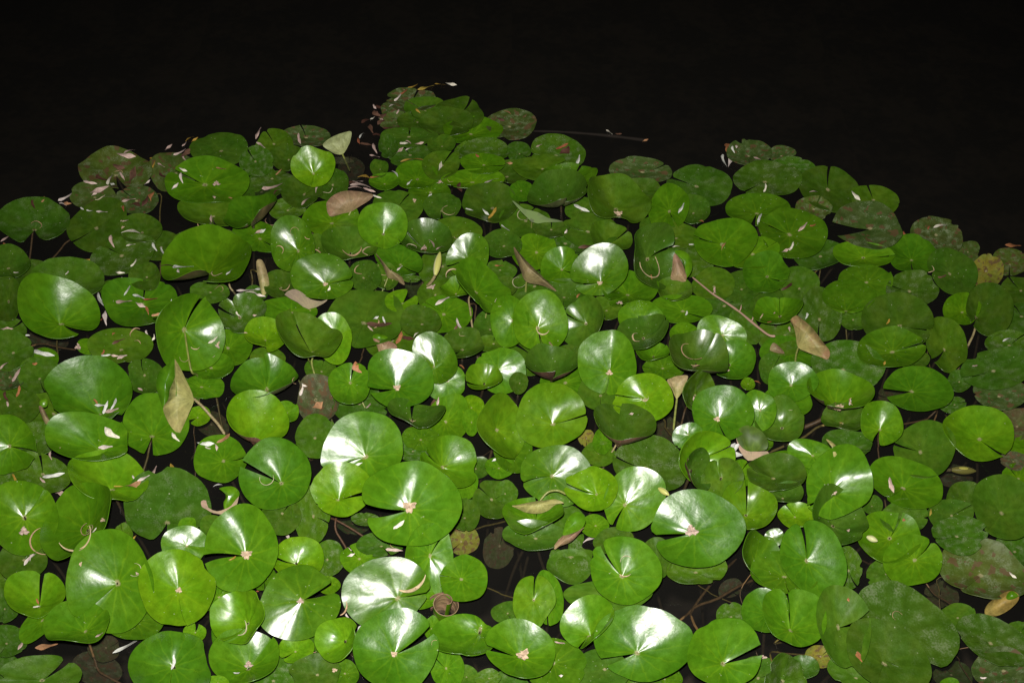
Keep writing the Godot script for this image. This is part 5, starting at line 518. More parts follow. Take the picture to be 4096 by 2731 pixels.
	["o","orange fallen leaf, nearest left of the bright upright far pad",[-0.5137,0.0166,-0.5268,-0.054,0.994,0.091,0.51,0.106,-0.853,0.0226,0.0054,4333]],
	["p","pinkish narrow fallen leaf, nearest left of the bright upright far pad",[-0.5232,0.0126,-0.4817,-0.054,0.994,0.091,0.943,0.081,-0.321,0.0471,0.013,6865]],
	["b","dark brown fallen leaf behind the small viewer-facing notched pad",[-0.1109,0.0184,-0.47,0.126,0.98,0.154,0.15,-0.172,0.974,0.0286,0.0131,3836]],
	["b","dark brown fallen leaf left of the bright upright far pad",[-0.5101,0.0073,-0.4691,-0.008,1,0.001,0.525,0.005,-0.851,0.0318,0.0076,2282]],
	["o","orange fallen leaf lying on the far pad with orange leaves",[-0.0108,0.0219,-0.7466,-0.094,0.989,0.117,0.776,-0.001,0.63,0.0235,0.0056,7753]],
	["b","dark brown fallen leaf lying on the far pad with orange leaves",[-0.0256,0.0161,-0.73,-0.094,0.989,0.117,0.778,0,0.628,0.0235,0.0067,8078]],
	["b","dark brown fallen leaf, third left of the farthest mottled pad",[-0.3129,0.002,-0.7725,0,1,0,0.6,0,0.8,0.0321,0.0142,9129]],
	["b","dark brown fallen leaf, fourth left of the farthest mottled pad",[-0.3009,0.0135,-0.7205,0.076,0.99,0.12,0.707,0.031,-0.707,0.0231,0.014,957]],
	["b","dark brown fallen leaf, second right of the pale folded standing leaf",[-0.3237,0.002,-0.7112,0,1,0,0.272,0,0.962,0.0379,0.0112,7935]],
	["b","dark brown fallen leaf, fourth right of the pale folded standing leaf",[-0.3094,0.002,-0.6854,0,1,0,0.959,0,0.284,0.0209,0.0111,7652]],
	["o","orange fallen leaf lying on the pad with rust brown leaf",[0.1123,0.0234,-0.6136,-0.039,0.991,0.131,0.848,0.102,-0.52,0.0343,0.0086,2366]],
	["b","dark brown fallen leaf lying on the pad with rust brown leaf",[0.1169,0.0213,-0.603,-0.039,0.991,0.131,0.66,0.124,-0.741,0.0319,0.0189,8050]],
	["p","pinkish narrow fallen leaf left of the pad with rust brown leaf",[0.061,0.0234,-0.6158,-0.039,0.991,0.131,0.846,0.103,-0.522,0.0158,0.0054,4039]],
	["w","pale narrow fallen leaf, nearest right of the pad with rust brown leaf",[0.146,0.0219,-0.563,-0.039,0.991,0.131,0.25,0.137,-0.959,0.0369,0.0072,8162]],
	["w","pale narrow fallen leaf, second right of the pad with rust brown leaf",[0.2238,0.002,-0.6984,0,1,0,0.616,0,0.788,0.0234,0.0056,2697]],
	["b","dark brown fallen leaf right of the pad with rust brown leaf",[0.2447,0.002,-0.692,0,1,0,1,0,0,0.015,0.0067,8839]],
	["o","orange fallen leaf left of the pad with horseshoe stain",[0.3041,0.002,-0.6664,0,1,0,0.798,0,-0.602,0.0178,0.0055,9823]],
	["o","orange fallen leaf left of the dusty pad by orange leaf",[0.4866,0.002,-0.6328,0,1,0,-0.006,0,1,0.0411,0.0207,108]],
	["w","pale narrow fallen leaf, fourth left of the dusty pad by orange leaf",[0.477,0.002,-0.5894,0,1,0,0.108,0,0.994,0.0464,0.008,2627]],
	["w","pale narrow fallen leaf, third left of the dusty pad by orange leaf",[0.4884,0.002,-0.5935,0,1,0,0.211,0,-0.977,0.0578,0.0094,5254]],
	["w","pale narrow fallen leaf, second left of the dusty pad by orange leaf",[0.4971,0.0154,-0.6153,0.01,0.998,0.064,0.128,-0.065,0.99,0.0324,0.0061,7667]],
	["w","pale narrow fallen leaf, nearest left of the dusty pad by orange leaf",[0.5029,0.0159,-0.623,0.01,0.998,0.064,0.256,-0.065,0.964,0.0136,0.0055,9217]],
	["p","pinkish narrow fallen leaf lying on the dusty pad by orange leaf",[0.5542,0.0117,-0.5802,0.01,0.998,0.064,0.887,-0.039,0.46,0.0319,0.0087,8152]],
	["w","pale narrow fallen leaf in front of the dusty pad by orange leaf",[0.5475,0.0213,-0.4638,-0.038,0.989,0.145,0.23,0.15,-0.961,0.0263,0.0053,4863]],
	["c","thin tan curled strip lying on the small green folded leaf",[0.0197,0.0085,-0.383,-0.029,0.999,0.036,0.225,-0.028,0.974,0.0311,0.0023,7631]],
	["w","pale narrow fallen leaf left of the drooping dark pad",[0.1488,0.0172,-0.398,0.002,0.992,0.129,0.834,-0.073,0.547,0.0396,0.0101,6143]],
	["w","pale narrow fallen leaf right of the small green folded leaf",[0.1117,0.0221,-0.3117,0.018,0.996,0.089,0.33,0.078,-0.941,0.0172,0.005,6976]],
	["r","withered pink flower scrap lying on the drooping dark pad",[0.2234,0.034,-0.3575,0.208,0.974,0.085,0.955,-0.184,-0.233,0.0197,0.0142,6861]],
	["w","pale narrow fallen leaf in front of the pad with horseshoe stain",[0.3586,0.0325,-0.3788,-0.085,0.991,0.098,0.442,0.126,-0.888,0.0337,0.0069,1235]],
	["w","pale narrow fallen leaf right of the pad with horseshoe stain",[0.5236,0.0205,-0.3565,0.013,0.992,0.123,0.348,0.111,-0.931,0.0355,0.0069,2957]],
	["o","orange fallen leaf in front of the pad with horseshoe stain",[0.399,0.0226,-0.3451,-0.078,0.988,0.132,0.948,0.032,0.316,0.0115,0.0051,5904]],
	["b","dark brown fallen leaf behind the left-tilted white-shining pad",[0.158,0.0173,-0.2706,0.005,0.996,0.09,0.98,0.013,-0.198,0.0435,0.0112,467]],
	["w","pale narrow fallen leaf, nearest behind the upright half-tan leaf",[0.3404,0.0165,-0.2695,-0.068,0.994,0.089,0.996,0.073,-0.049,0.0157,0.005,336]],
	["o","orange fallen leaf right of the upright half-tan leaf",[0.4361,0.0316,-0.2532,-0.092,0.987,0.13,0.469,0.158,-0.869,0.0257,0.0055,9988]],
	["w","pale narrow fallen leaf right of the upright half-tan leaf",[0.4405,0.0323,-0.2527,-0.092,0.987,0.13,0.595,0.159,-0.788,0.0137,0.005,751]],
	["w","pale narrow fallen leaf, second behind the upright half-tan leaf",[0.3721,0.0195,-0.2735,-0.068,0.994,0.089,0.995,0.062,0.074,0.0112,0.005,5414]],
	["w","pale narrow fallen leaf behind the dusty left-notched far pad",[0.741,0.022,-0.4351,-0.053,0.997,0.063,0.382,-0.038,0.923,0.0349,0.0078,1539]],
	["p","pinkish narrow fallen leaf, second left of the dusty left-notched far pad",[0.6527,0.0186,-0.4514,0.002,0.999,0.052,1,-0.002,-0.003,0.0188,0.0053,8366]],
	["p","pinkish narrow fallen leaf, nearest left of the dusty left-notched far pad",[0.6087,0.027,-0.3224,0.036,0.993,0.111,0.638,0.063,-0.768,0.0363,0.0075,7932]],
	["o","orange fallen leaf left of the dusty left-notched far pad",[0.63,0.0294,-0.3261,0.036,0.993,0.111,0.891,0.018,-0.454,0.0156,0.0051,7940]],
	["w","pale narrow fallen leaf left of the dusty left-notched far pad",[0.5773,0.0226,-0.2646,0.036,0.993,0.111,0.418,0.086,-0.904,0.0284,0.0056,2367]],
	["p","pinkish narrow fallen leaf, third left of the dusty left-notched far pad",[0.5631,0.0237,-0.2499,0.036,0.993,0.111,0.848,0.028,-0.53,0.0209,0.005,555]],
	["w","pale narrow fallen leaf lying on the grey dusty far right pad",[0.9015,0.02,-0.3318,-0.055,0.991,0.124,0.989,0.072,-0.129,0.0325,0.009,3495]],
	["o","orange fallen leaf lying on the grey dusty far right pad",[0.8764,0.0181,-0.3302,-0.055,0.991,0.124,0.52,0.135,-0.843,0.0124,0.0053,6809]],
	["c","thin tan curled strip in front of the grey dusty far right pad",[0.8523,0.023,-0.1869,0.031,0.995,0.093,0.519,0.064,-0.852,0.0221,0.0023,2079]],
	["o","orange fallen leaf right of the decayed yellow pad with holes",[1.0477,0.002,-0.292,0,1,0,0.997,0,0.083,0.0334,0.0133,5547]],
	["b","dark brown fallen leaf left of the decayed yellow pad with holes",[0.8698,0.0184,-0.1756,0.031,0.995,0.093,0.901,0.013,-0.434,0.023,0.0061,1547]],
	["o","orange fallen leaf left of the grey dusty far right pad",[0.8282,0.002,-0.3315,0,1,0,0.03,0,1,0.0136,0.0053,5999]],
	["w","pale narrow fallen leaf, second behind the pad with string of leaves",[-0.7953,0.0166,-0.188,0.007,0.997,0.08,0.998,-0.012,0.065,0.0201,0.0056,5592]],
	["w","pale narrow fallen leaf, nearest behind the pad with string of leaves",[-0.7892,0.002,-0.1854,0,1,0,0.8,0,0.599,0.0169,0.0051,7774]],
	["w","pale narrow fallen leaf lying on the holed dull pad",[-0.9009,0.0228,-0.1801,0.023,0.999,0.045,0.332,0.035,-0.943,0.0118,0.0051,8610]],
	["w","pale narrow fallen leaf left of the holed dull pad",[-1.0026,0.0251,-0.1788,0.046,0.996,0.077,0.998,-0.042,-0.049,0.0108,0.0051,9078]],
	["w","pale narrow fallen leaf, fourth left of the pad with string of leaves",[-0.8225,0.002,-0.1223,0,1,0,0.462,0,0.887,0.05,0.0092,3452]],
	["p","pinkish narrow fallen leaf, third left of the pad with string of leaves",[-0.8118,0.0085,-0.1332,-0.011,1,0.022,-0.02,0.022,-1,0.0464,0.0112,4655]],
	["w","pale narrow fallen leaf, second left of the pad with string of leaves",[-0.7908,0.0332,-0.1205,-0.014,0.997,0.078,0.409,-0.066,0.91,0.0405,0.0079,7130]],
	["p","pinkish narrow fallen leaf, second left of the pad with string of leaves",[-0.7901,0.0301,-0.0937,-0.014,0.997,0.078,-0.124,0.076,-0.989,0.0298,0.006,5602]],
	["w","pale narrow fallen leaf, nearest left of the pad with string of leaves",[-0.7652,0.031,-0.1173,-0.014,0.997,0.078,0.23,0.079,-0.97,0.0293,0.0066,6920]],
	["w","pale narrow fallen leaf lying on the pad with string of leaves",[-0.7397,0.0271,-0.1022,-0.014,0.997,0.078,0.919,-0.018,0.393,0.029,0.0072,4121]],
	["o","orange fallen leaf, second lying on the pad with string of leaves",[-0.7149,0.0272,-0.0959,-0.014,0.997,0.078,0.994,0.022,-0.108,0.0297,0.0084,9077]],
	["p","pinkish narrow fallen leaf lying on the pad with string of leaves",[-0.7317,0.0247,-0.0814,-0.014,0.997,0.078,0.862,-0.028,0.506,0.0277,0.0066,863]],
	["o","orange fallen leaf, nearest lying on the pad with string of leaves",[-0.7158,0.026,-0.0634,-0.014,0.997,0.078,0.4,-0.066,0.914,0.0272,0.0053,4737]],
	["o","orange fallen leaf right of the pad with string of leaves",[-0.6515,0.141,0.074,0.591,0.552,0.588,0.789,-0.245,-0.563,0.023,0.0061,4798]],
	["w","pale narrow fallen leaf, nearest right of the pad with string of leaves",[-0.6348,0.1451,0.0501,0.591,0.552,0.588,0.476,0.35,-0.807,0.0226,0.0061,5819]],
	["w","pale narrow fallen leaf, third left of the pad with string of leaves",[-0.8024,0.002,-0.0675,0,1,0,0.258,0,0.966,0.0458,0.0084,8089]],
	["o","orange fallen leaf left of the pad with string of leaves",[-0.8103,0.002,-0.0643,0,1,0,0.513,0,-0.858,0.019,0.0049,6614]],
	["p","pinkish narrow fallen leaf, nearest left of the pad with string of leaves",[-0.7673,0.0276,-0.0876,-0.014,0.997,0.078,0.994,0.022,-0.108,0.0359,0.0102,5467]],
	["p","pinkish narrow fallen leaf left of the wide torn-lobed pad",[-0.9872,0.0078,-0.0303,0.009,0.999,0.045,1,-0.008,-0.009,0.0254,0.0073,8253]],
	["w","pale narrow fallen leaf left of the wide torn-lobed pad",[-0.9484,0.002,-0.0189,0,1,0,0.981,0,0.192,0.018,0.0049,4451]],
	["w","pale narrow fallen leaf in front of the wide torn-lobed pad",[-0.8975,0.0104,0.0405,0.019,1,0.014,0.955,-0.023,0.296,0.0477,0.0124,8297]],
	["p","pinkish narrow fallen leaf, second behind the small brown-backed rolled leaf",[-0.9548,0.0281,0.0936,0.071,0.994,0.082,0.526,0.032,-0.85,0.0212,0.0059,5649]],
	["p","pinkish narrow fallen leaf, nearest behind the small brown-backed rolled leaf",[-0.9257,0.0284,0.1176,-0.007,0.999,0.039,0.178,0.04,-0.983,0.0365,0.0087,3334]],
	["o","orange fallen leaf left of the small brown-backed rolled leaf",[-0.9121,0.0283,0.1608,0.056,0.994,0.092,-0.02,0.093,-0.995,0.0275,0.0063,8064]],
	["b","dark brown fallen leaf left of the small brown-backed rolled leaf",[-0.9288,0.0278,0.1745,0.056,0.994,0.092,0.513,-0.108,0.852,0.0291,0.0067,1932]],
	["p","pinkish narrow fallen leaf left of the small brown-backed rolled leaf",[-0.925,0.0252,0.1908,0.056,0.994,0.092,0.403,-0.107,0.909,0.0132,0.0047,5421]],
	["o","orange fallen leaf behind the small brown-backed rolled leaf",[-0.8992,0.0278,0.0869,-0.007,0.999,0.039,1,0.007,0.007,0.0103,0.0071,3150]],
	["b","dark brown fallen leaf in front of the pad with string of leaves",[-0.7526,0.0304,0.0298,0.074,0.99,0.12,0.835,0.004,-0.55,0.0265,0.008,5195]],
	["o","orange fallen leaf in front of the pad with string of leaves",[-0.7633,0.0354,0.0147,0.074,0.99,0.12,0.566,0.057,-0.823,0.0088,0.0048,4902]],
	["o","orange fallen leaf, second behind the pad with white petal clump",[-0.777,0.0304,0.0583,0.074,0.99,0.12,0.095,0.113,-0.989,0.0126,0.0047,2090]],
	["w","pale narrow fallen leaf behind the pad with white petal clump",[-0.7696,0.029,0.0657,0.074,0.99,0.12,0.982,-0.052,-0.183,0.0179,0.0052,9608]],
	["p","pinkish narrow fallen leaf, nearest behind the pad with white petal clump",[-0.7536,0.0269,0.0645,0.074,0.99,0.12,0.99,-0.088,0.109,0.0166,0.0047,1434]],
	["p","pinkish narrow fallen leaf, second behind the pad with white petal clump",[-0.7388,0.0257,0.0675,0.074,0.99,0.12,0.862,-0.003,-0.507,0.0201,0.0094,656]],
	["o","orange fallen leaf, nearest behind the pad with white petal clump",[-0.8024,0.002,0.0481,0,1,0,0.922,0,-0.386,0.01,0.0048,6535]],
	["w","pale narrow fallen leaf right of the pad with yellow ring curl",[-0.5628,0.0595,0.0548,0.591,0.552,0.588,0.676,0.058,-0.734,0.0258,0.0068,9081]],
	["p","pinkish narrow fallen leaf, nearest right of the pad with yellow ring curl",[-0.5535,0.0459,0.0644,0.591,0.552,0.588,0.634,-0.769,0.085,0.0193,0.0051,6652]],
	["p","pinkish narrow fallen leaf, second right of the pad with yellow ring curl",[-0.5566,0.0384,0.076,0.591,0.552,0.588,0.742,-0.087,-0.664,0.0195,0.0051,8935]],
	["w","pale narrow fallen leaf left of the small bright dusty-rimmed pad",[-0.5322,0.034,-0.0435,0.154,0.967,0.202,0.698,-0.251,0.671,0.0165,0.0047,9405]],
	["p","pinkish narrow fallen leaf behind the small bright dusty-rimmed pad",[-0.5009,0.0354,-0.04,0.154,0.967,0.202,0.964,-0.103,-0.243,0.0084,0.0047,814]],
	["c","thin tan curled strip, nearest in front of the pad with yellow ring curl",[-0.5934,0.0589,0.0794,0.591,0.552,0.588,0.807,-0.409,-0.427,0.0174,0.0021,6528]],
	["c","thin tan curled strip, second in front of the pad with yellow ring curl",[-0.6093,0.0556,0.1053,0.591,0.552,0.588,0.765,-0.154,-0.625,0.017,0.0021,4921]],
	["f","white fallen petal in front of the pad with white petal clump",[-0.7484,0.038,0.2055,0.072,0.966,0.25,0.997,-0.059,-0.057,0.0213,0.0061,1777]],
	["f","white fallen petal, nearest right of the pad with white petal clump",[-0.739,0.036,0.2092,0.072,0.966,0.25,0.159,0.236,-0.959,0.0283,0.0072,101]],
	["f","white fallen petal, second right of the pad with white petal clump",[-0.7249,0.0403,0.2051,0.072,0.966,0.25,0.242,0.226,-0.944,0.0257,0.0066,760]],
	["o","orange fallen leaf lying on the pad with white petal clump",[-0.7577,0.0421,0.201,0.072,0.966,0.25,0.667,-0.233,0.708,0.0136,0.0045,3111]],
	["p","pinkish narrow fallen leaf right of the pad with white petal clump",[-0.7263,0.0352,0.2155,0.072,0.966,0.25,0.936,0.022,-0.351,0.0266,0.009,7783]],
	["p","pinkish narrow fallen leaf left of the tall lengthwise-folded leaf",[-0.6856,0.0255,0.1555,-0.007,0.994,0.112,0.836,-0.055,0.546,0.0188,0.0046,9972]],
	["w","pale narrow fallen leaf, second left of the pad with yellow ring curl",[-0.7125,0.002,-0.0235,0,1,0,0.399,0,0.917,0.0191,0.0048,985]],
	["w","pale narrow fallen leaf, nearest left of the pad with yellow ring curl",[-0.6578,0.1143,0.107,0.591,0.552,0.588,0.219,0.592,-0.776,0.012,0.0045,8205]],
	["b","dark brown fallen leaf behind the pad with string of leaves",[-0.6851,0.0641,-0.1499,-0.058,0.963,-0.263,0.971,0.115,0.208,0.0352,0.0096,8907]],
	["w","pale narrow fallen leaf, nearest left of the old brown leaf sheath",[-0.5558,0.0744,-0.1234,-0.058,0.963,-0.263,0.342,-0.228,-0.912,0.0292,0.0053,6161]],
	["c","thin tan curled strip, second left of the old brown leaf sheath",[-0.5863,0.066,-0.125,-0.058,0.963,-0.263,0.896,0.166,0.411,0.0235,0.0022,2409]],
	["w","pale narrow fallen leaf, second in front of the old brown leaf sheath",[-0.5345,0.0086,-0.1431,0.04,0.999,0.005,0.992,-0.039,-0.124,0.0388,0.0108,9769]],
	["w","pale narrow fallen leaf, third in front of the old brown leaf sheath",[-0.5224,0.0075,-0.1338,0.04,0.999,0.005,0.977,-0.04,0.208,0.027,0.0072,1359]],
	["w","pale narrow fallen leaf, second right of the pad with string of leaves",[-0.6609,0.0633,-0.1389,-0.058,0.963,-0.263,0.338,0.267,0.903,0.0188,0.0049,3481]],
	["c","thin tan curled strip lying on the dark pad with stranded thread",[-0.3221,0.037,-0.2254,0.144,0.989,-0.035,0.891,-0.145,-0.43,0.0397,0.0022,646]],
	["c","thin tan curled strip left of the greyish folded leaf edge",[-0.4522,0.0241,-0.1301,0.003,0.999,0.049,0.874,0.021,-0.486,0.022,0.0022,7501]],
	["w","pale narrow fallen leaf, nearest in front of the old brown leaf sheath",[-0.5054,0.0073,-0.1475,0.04,0.999,0.005,0.998,-0.039,-0.045,0.0239,0.0066,2849]],
	["w","pale narrow fallen leaf, fourth in front of the old brown leaf sheath",[-0.5043,0.0071,-0.1295,0.04,0.999,0.005,0.946,-0.039,0.322,0.0231,0.006,1660]],
	["w","pale narrow fallen leaf in front of the pad with white fan",[-0.3616,0.0482,-0.1036,0.09,0.785,0.613,0.316,0.562,-0.765,0.0109,0.0048,2970]],
	["r","withered pink flower scrap lying on the pad with white fan",[-0.3683,0.0525,-0.1112,0.09,0.785,0.613,0.996,-0.06,-0.069,0.0096,0.0075,605]],
	["p","pinkish narrow fallen leaf, second behind the pale upright flower bud",[-0.166,0.0327,-0.2601,0.037,0.993,-0.11,0.402,0.086,0.912,0.032,0.0055,6907]],
	["p","pinkish narrow fallen leaf, nearest behind the pale upright flower bud",[-0.1467,0.0424,-0.2338,0.037,0.993,-0.11,0.806,-0.094,-0.584,0.02,0.0049,1648]],
	["c","thin tan curled strip behind the pale upright flower bud",[-0.1154,0.0256,-0.2848,-0.056,0.991,0.124,0.877,-0.011,0.481,0.0147,0.0022,219]],
	["w","pale narrow fallen leaf lying on the narrow brown folded leaf",[-0.2276,0.0245,-0.1924,-0.021,0.994,0.112,0.642,0.099,-0.76,0.0174,0.0049,6043]],
	["w","pale narrow fallen leaf left of the oblong chalky-ribbed pad",[-0.1356,0.0282,-0.0894,-0.005,0.994,0.111,0.81,0.069,-0.582,0.0389,0.0099,2272]],
	["w","pale narrow fallen leaf in front of the oblong chalky-ribbed pad",[-0.1019,0.0224,-0.0271,-0.005,0.994,0.111,0.352,-0.102,0.93,0.0352,0.0074,5068]],
	["b","dark brown fallen leaf in front of the oblong chalky-ribbed pad",[-0.1101,0.0216,-0.0174,-0.005,0.994,0.111,0.312,0.107,-0.944,0.0238,0.0056,9209]],
	["b","dark brown fallen leaf right of the pad with dark red leaf",[-0.2577,0.0295,-0.0224,-0.025,0.999,0.039,0.999,0.024,0.026,0.0508,0.021,4227]],
	["f","white fallen petal lying on the pad with dark red leaf",[-0.2651,0.0292,-0.039,-0.025,0.999,0.039,0.832,0.042,-0.553,0.0133,0.0047,4948]],
	["f","white fallen petal right of the pad with dark red leaf",[-0.2486,0.0313,-0.0295,-0.025,0.999,0.039,0.303,-0.03,0.952,0.0208,0.0047,3027]],
	["c","thin tan curled strip right of the pad with dark red leaf",[-0.2597,0.0291,-0.0209,-0.025,0.999,0.039,0.19,0.043,-0.981,0.0255,0.0021,6910]],
	["p","pinkish narrow fallen leaf lying on the pad with dark red leaf",[-0.2736,0.0274,-0.0094,-0.025,0.999,0.039,0.609,-0.016,0.793,0.0188,0.0047,561]],
	["o","orange fallen leaf right of the small brown-and-green curled leaf",[-0.22,0.0075,-0.0061,-0.013,1,0.006,0.191,0.008,-0.982,0.0379,0.0105,5217]],
	["b","dark brown fallen leaf right of the small brown-and-green curled leaf",[-0.2008,0.0084,-0.0027,-0.013,1,0.006,0.967,0.011,0.256,0.0261,0.014,334]],
	["w","pale narrow fallen leaf right of the small brown-and-green curled leaf",[-0.1834,0.0335,0.0145,-0.098,0.989,0.114,0.611,0.15,-0.777,0.0161,0.0046,7056]],
	["c","thin tan curled strip right of the oblong chalky-ribbed pad",[-0.0295,0.0813,-0.0213,-0.168,0.725,0.668,0.494,-0.524,0.693,0.0169,0.0021,9278]],
	["o","orange fallen leaf left of the slender brown triangle leaf",[-0.0266,0.0237,-0.2013,0.081,0.992,0.102,0.994,-0.072,-0.085,0.0178,0.0049,9474]],
	["o","orange fallen leaf in front of the small brown-and-green curled leaf",[-0.2823,0.0669,0.1368,0.11,0.843,0.526,0.508,-0.503,0.7,0.0245,0.0133,894]],
	["r","withered pink flower scrap lying on the pad with pink knob",[-0.2101,0.0519,0.1749,0.096,0.909,0.406,0.995,-0.073,-0.072,0.0139,0.0108,8155]],
	["w","pale narrow fallen leaf, nearest in front of the folded cupped dark pad",[-0.3897,0.0192,0.1353,0.062,0.99,0.124,0.84,-0.119,0.529,0.0154,0.0045,9298]],
	["w","pale narrow fallen leaf, nearest right of the bright wavy-lobed pad",[-0.3925,0.0177,0.1481,0.062,0.99,0.124,0.045,0.121,-0.992,0.0251,0.0055,8554]],
	["o","orange fallen leaf left of the bright bowl-shaped pad",[-0.0956,0.002,0.0705,0,1,0,0.653,0,0.757,0.015,0.0046,645]],
	["o","orange fallen leaf in front of the greyish folded leaf edge",[-0.3946,0.0258,-0.046,0.043,0.998,0.055,0.459,-0.068,0.886,0.0113,0.0047,1947]],
	["p","pinkish narrow fallen leaf, nearest left of the chalky-edged upright pad",[-0.5343,0.0088,-0.3286,-0.01,1,0.003,0.702,0.009,-0.712,0.0225,0.0057,6898]],
	["o","orange fallen leaf in front of the left-tilted white-shining pad",[0.1324,0.0187,-0.1148,0.019,0.989,0.147,0.555,0.112,-0.824,0.0131,0.0048,9426]],
	["c","thin tan curled strip in front of the slender brown triangle leaf",[0.0088,0.0281,-0.14,0.025,0.995,0.097,0.526,-0.095,0.845,0.0265,0.0022,6629]],
	["c","thin tan curled strip in front of the long pad with tan curl",[0.2768,0.0539,-0.1457,0.685,0.644,0.339,0.645,-0.321,-0.693,0.0566,0.0022,7314]],
	["o","orange fallen leaf in front of the long pad with tan curl",[0.277,0.0513,-0.1333,0.685,0.644,0.339,0.153,-0.583,0.798,0.011,0.0048,1101]],
	["r","withered pink flower scrap in front of the left-tilted white-shining pad",[0.1741,0.0445,-0.1233,-0.185,0.772,0.608,0.982,0.124,0.142,0.0109,0.0083,231]],
	["r","withered pink flower scrap behind the pad with orange curl",[0.2109,0.0395,-0.0699,-0.048,0.99,-0.134,0.996,0.057,0.063,0.0127,0.0099,6342]],
	["c","thin tan curled strip lying on the sheened pad with curled thread",[0.0559,0.0517,0.027,0.052,0.784,0.619,0.94,-0.248,0.235,0.0248,0.0021,9729]],
	["w","pale narrow fallen leaf right of the pad with orange curl",[0.3418,0.0226,-0.0592,0.11,0.985,0.13,0.33,0.087,-0.94,0.0129,0.0047,9698]],
	["c","thin tan curled strip lying on the pad with orange curl",[0.2323,0.0468,0.0382,-0.166,0.973,-0.158,0.125,0.18,0.976,0.0282,0.0021,2544]],
	["c","thin tan curled strip, second lying on the pad with tan thread across",[0.3243,0.0771,0.1087,0.298,0.941,-0.162,0.432,0.019,0.902,0.0427,0.002,7789]],
	["c","thin tan curled strip, nearest lying on the pad with tan thread across",[0.3366,0.0801,0.1474,0.298,0.941,-0.162,0.877,-0.337,-0.343,0.0195,0.002,6757]],
	["r","withered pink flower scrap lying on the large creased silvery pad",[0.1791,0.0624,0.1469,-0.199,0.759,0.62,0.98,0.141,0.142,0.0121,0.0093,8991]],
	["c","thin tan curled strip behind the small brown triangle leaf",[0.4825,0.04,-0.0283,-0.312,0.921,-0.233,0.705,0.06,-0.706,0.0233,0.0021,1671]],
	["o","orange fallen leaf right of the pad with tan thread across",[0.4001,0.0338,0.0961,-0.131,0.956,0.262,0.988,0.106,0.108,0.0081,0.0045,1358]],
	["r","withered pink flower scrap right of the pad with tan thread across",[0.4019,0.0323,0.1092,-0.131,0.956,0.262,0.989,0.106,0.107,0.0101,0.0079,7736]],
	["p","pinkish narrow fallen leaf right of the upright half-tan leaf",[0.4075,0.0164,-0.1341,-0.028,0.995,0.098,0.035,-0.097,0.995,0.0176,0.0048,3477]],
	["c","thin tan curled strip, second lying on the pale-rimmed yellow-green pad",[0.2408,0.0495,0.2043,-0.345,0.746,0.569,0.938,0.249,0.242,0.0142,0.002,2486]],
	["o","orange fallen leaf behind the small brown triangle leaf",[0.4941,0.0524,-0.0014,-0.312,0.921,-0.233,0.932,0.344,0.115,0.0103,0.0047,254]],
	["w","pale narrow fallen leaf behind the large red-brown fan leaf",[0.574,0.0281,-0.0451,0.013,0.988,0.153,0.318,0.141,-0.937,0.0167,0.0048,6995]],
	["p","pinkish narrow fallen leaf left of the large red-brown fan leaf",[0.5417,0.0103,-0.0266,-0.001,1,0.022,-0.016,-0.022,1,0.0149,0.0048,78]],
	["y","yellow narrow fallen leaf right of the large red-brown fan leaf",[0.7312,0.0266,-0.0304,-0.035,0.997,0.072,0.517,0.079,-0.852,0.0173,0.0048,152]],
	["p","pinkish narrow fallen leaf right of the heart-shaped open pad",[0.8668,0.0364,0.1011,-0.032,0.995,0.09,0.981,0.049,-0.189,0.0106,0.0047,1993]],
	["c","thin tan curled strip left of the small round white-wedge pad",[0.6139,0.0446,0.2034,0.011,0.988,-0.154,-0.089,0.155,0.984,0.0211,0.002,1444]],
	["c","thin tan curled strip, second right of the young curled red-backed leaf",[0.5086,0.0469,0.218,-0.142,0.984,0.108,0.257,0.142,-0.956,0.0196,0.002,3575]],
	["b","dark brown fallen leaf behind the large red-brown fan leaf",[0.5506,0.0182,-0.1435,-0.056,0.994,0.091,0.773,0.101,-0.626,0.0307,0.0098,1988]],
	["f","white fallen petal in front of the decayed yellow pad with holes",[0.9531,0.0207,0.0149,-0.034,0.999,0.038,0.919,0.046,-0.391,0.0213,0.0054,2113]],
	["y","yellow narrow fallen leaf left of the heart-shaped open pad",[0.6979,0.0395,0.0978,-0.035,0.997,0.068,0.41,0.076,-0.909,0.0111,0.0046,7738]],
	["r","withered pink flower scrap, nearest left of the small round white-wedge pad",[0.5887,0.0509,0.2258,0.011,0.988,-0.154,0.775,-0.106,-0.623,0.0207,0.0124,291]],
	["w","pale narrow fallen leaf, second right of the pad with two pale leaves",[-0.6926,0.0887,0.3204,-0.025,0.952,0.306,0.817,-0.157,0.555,0.0379,0.0119,4512]],
	["w","pale narrow fallen leaf, nearest right of the pad with two pale leaves",[-0.7026,0.0733,0.3393,-0.025,0.952,0.306,0.994,0.055,-0.092,0.0299,0.0085,9322]],
	["w","pale narrow fallen leaf, nearest right of the flat glare-banded open-notched pad",[-0.5996,0.032,0.2788,0.074,0.99,0.119,0.648,-0.139,0.749,0.0253,0.0059,3969]],
	["w","pale narrow fallen leaf, second right of the flat glare-banded open-notched pad",[-0.5433,0.0356,0.2965,0.005,0.991,0.131,0.998,-0.013,0.058,0.0311,0.0085,7385]],
	["o","orange fallen leaf left of the bright wavy-lobed pad",[-0.5137,0.0367,0.2858,0.005,0.991,0.131,0.72,0.087,-0.688,0.0293,0.0109,3070]],
	["p","pinkish narrow fallen leaf left of the bright wavy-lobed pad",[-0.5248,0.0328,0.3043,0.005,0.991,0.131,0.332,-0.125,0.935,0.0167,0.0043,821]],
	["w","pale narrow fallen leaf, third right of the flat glare-banded open-notched pad",[-0.5381,0.0334,0.3056,0.005,0.991,0.131,0.924,-0.055,0.378,0.0124,0.0043,5994]],
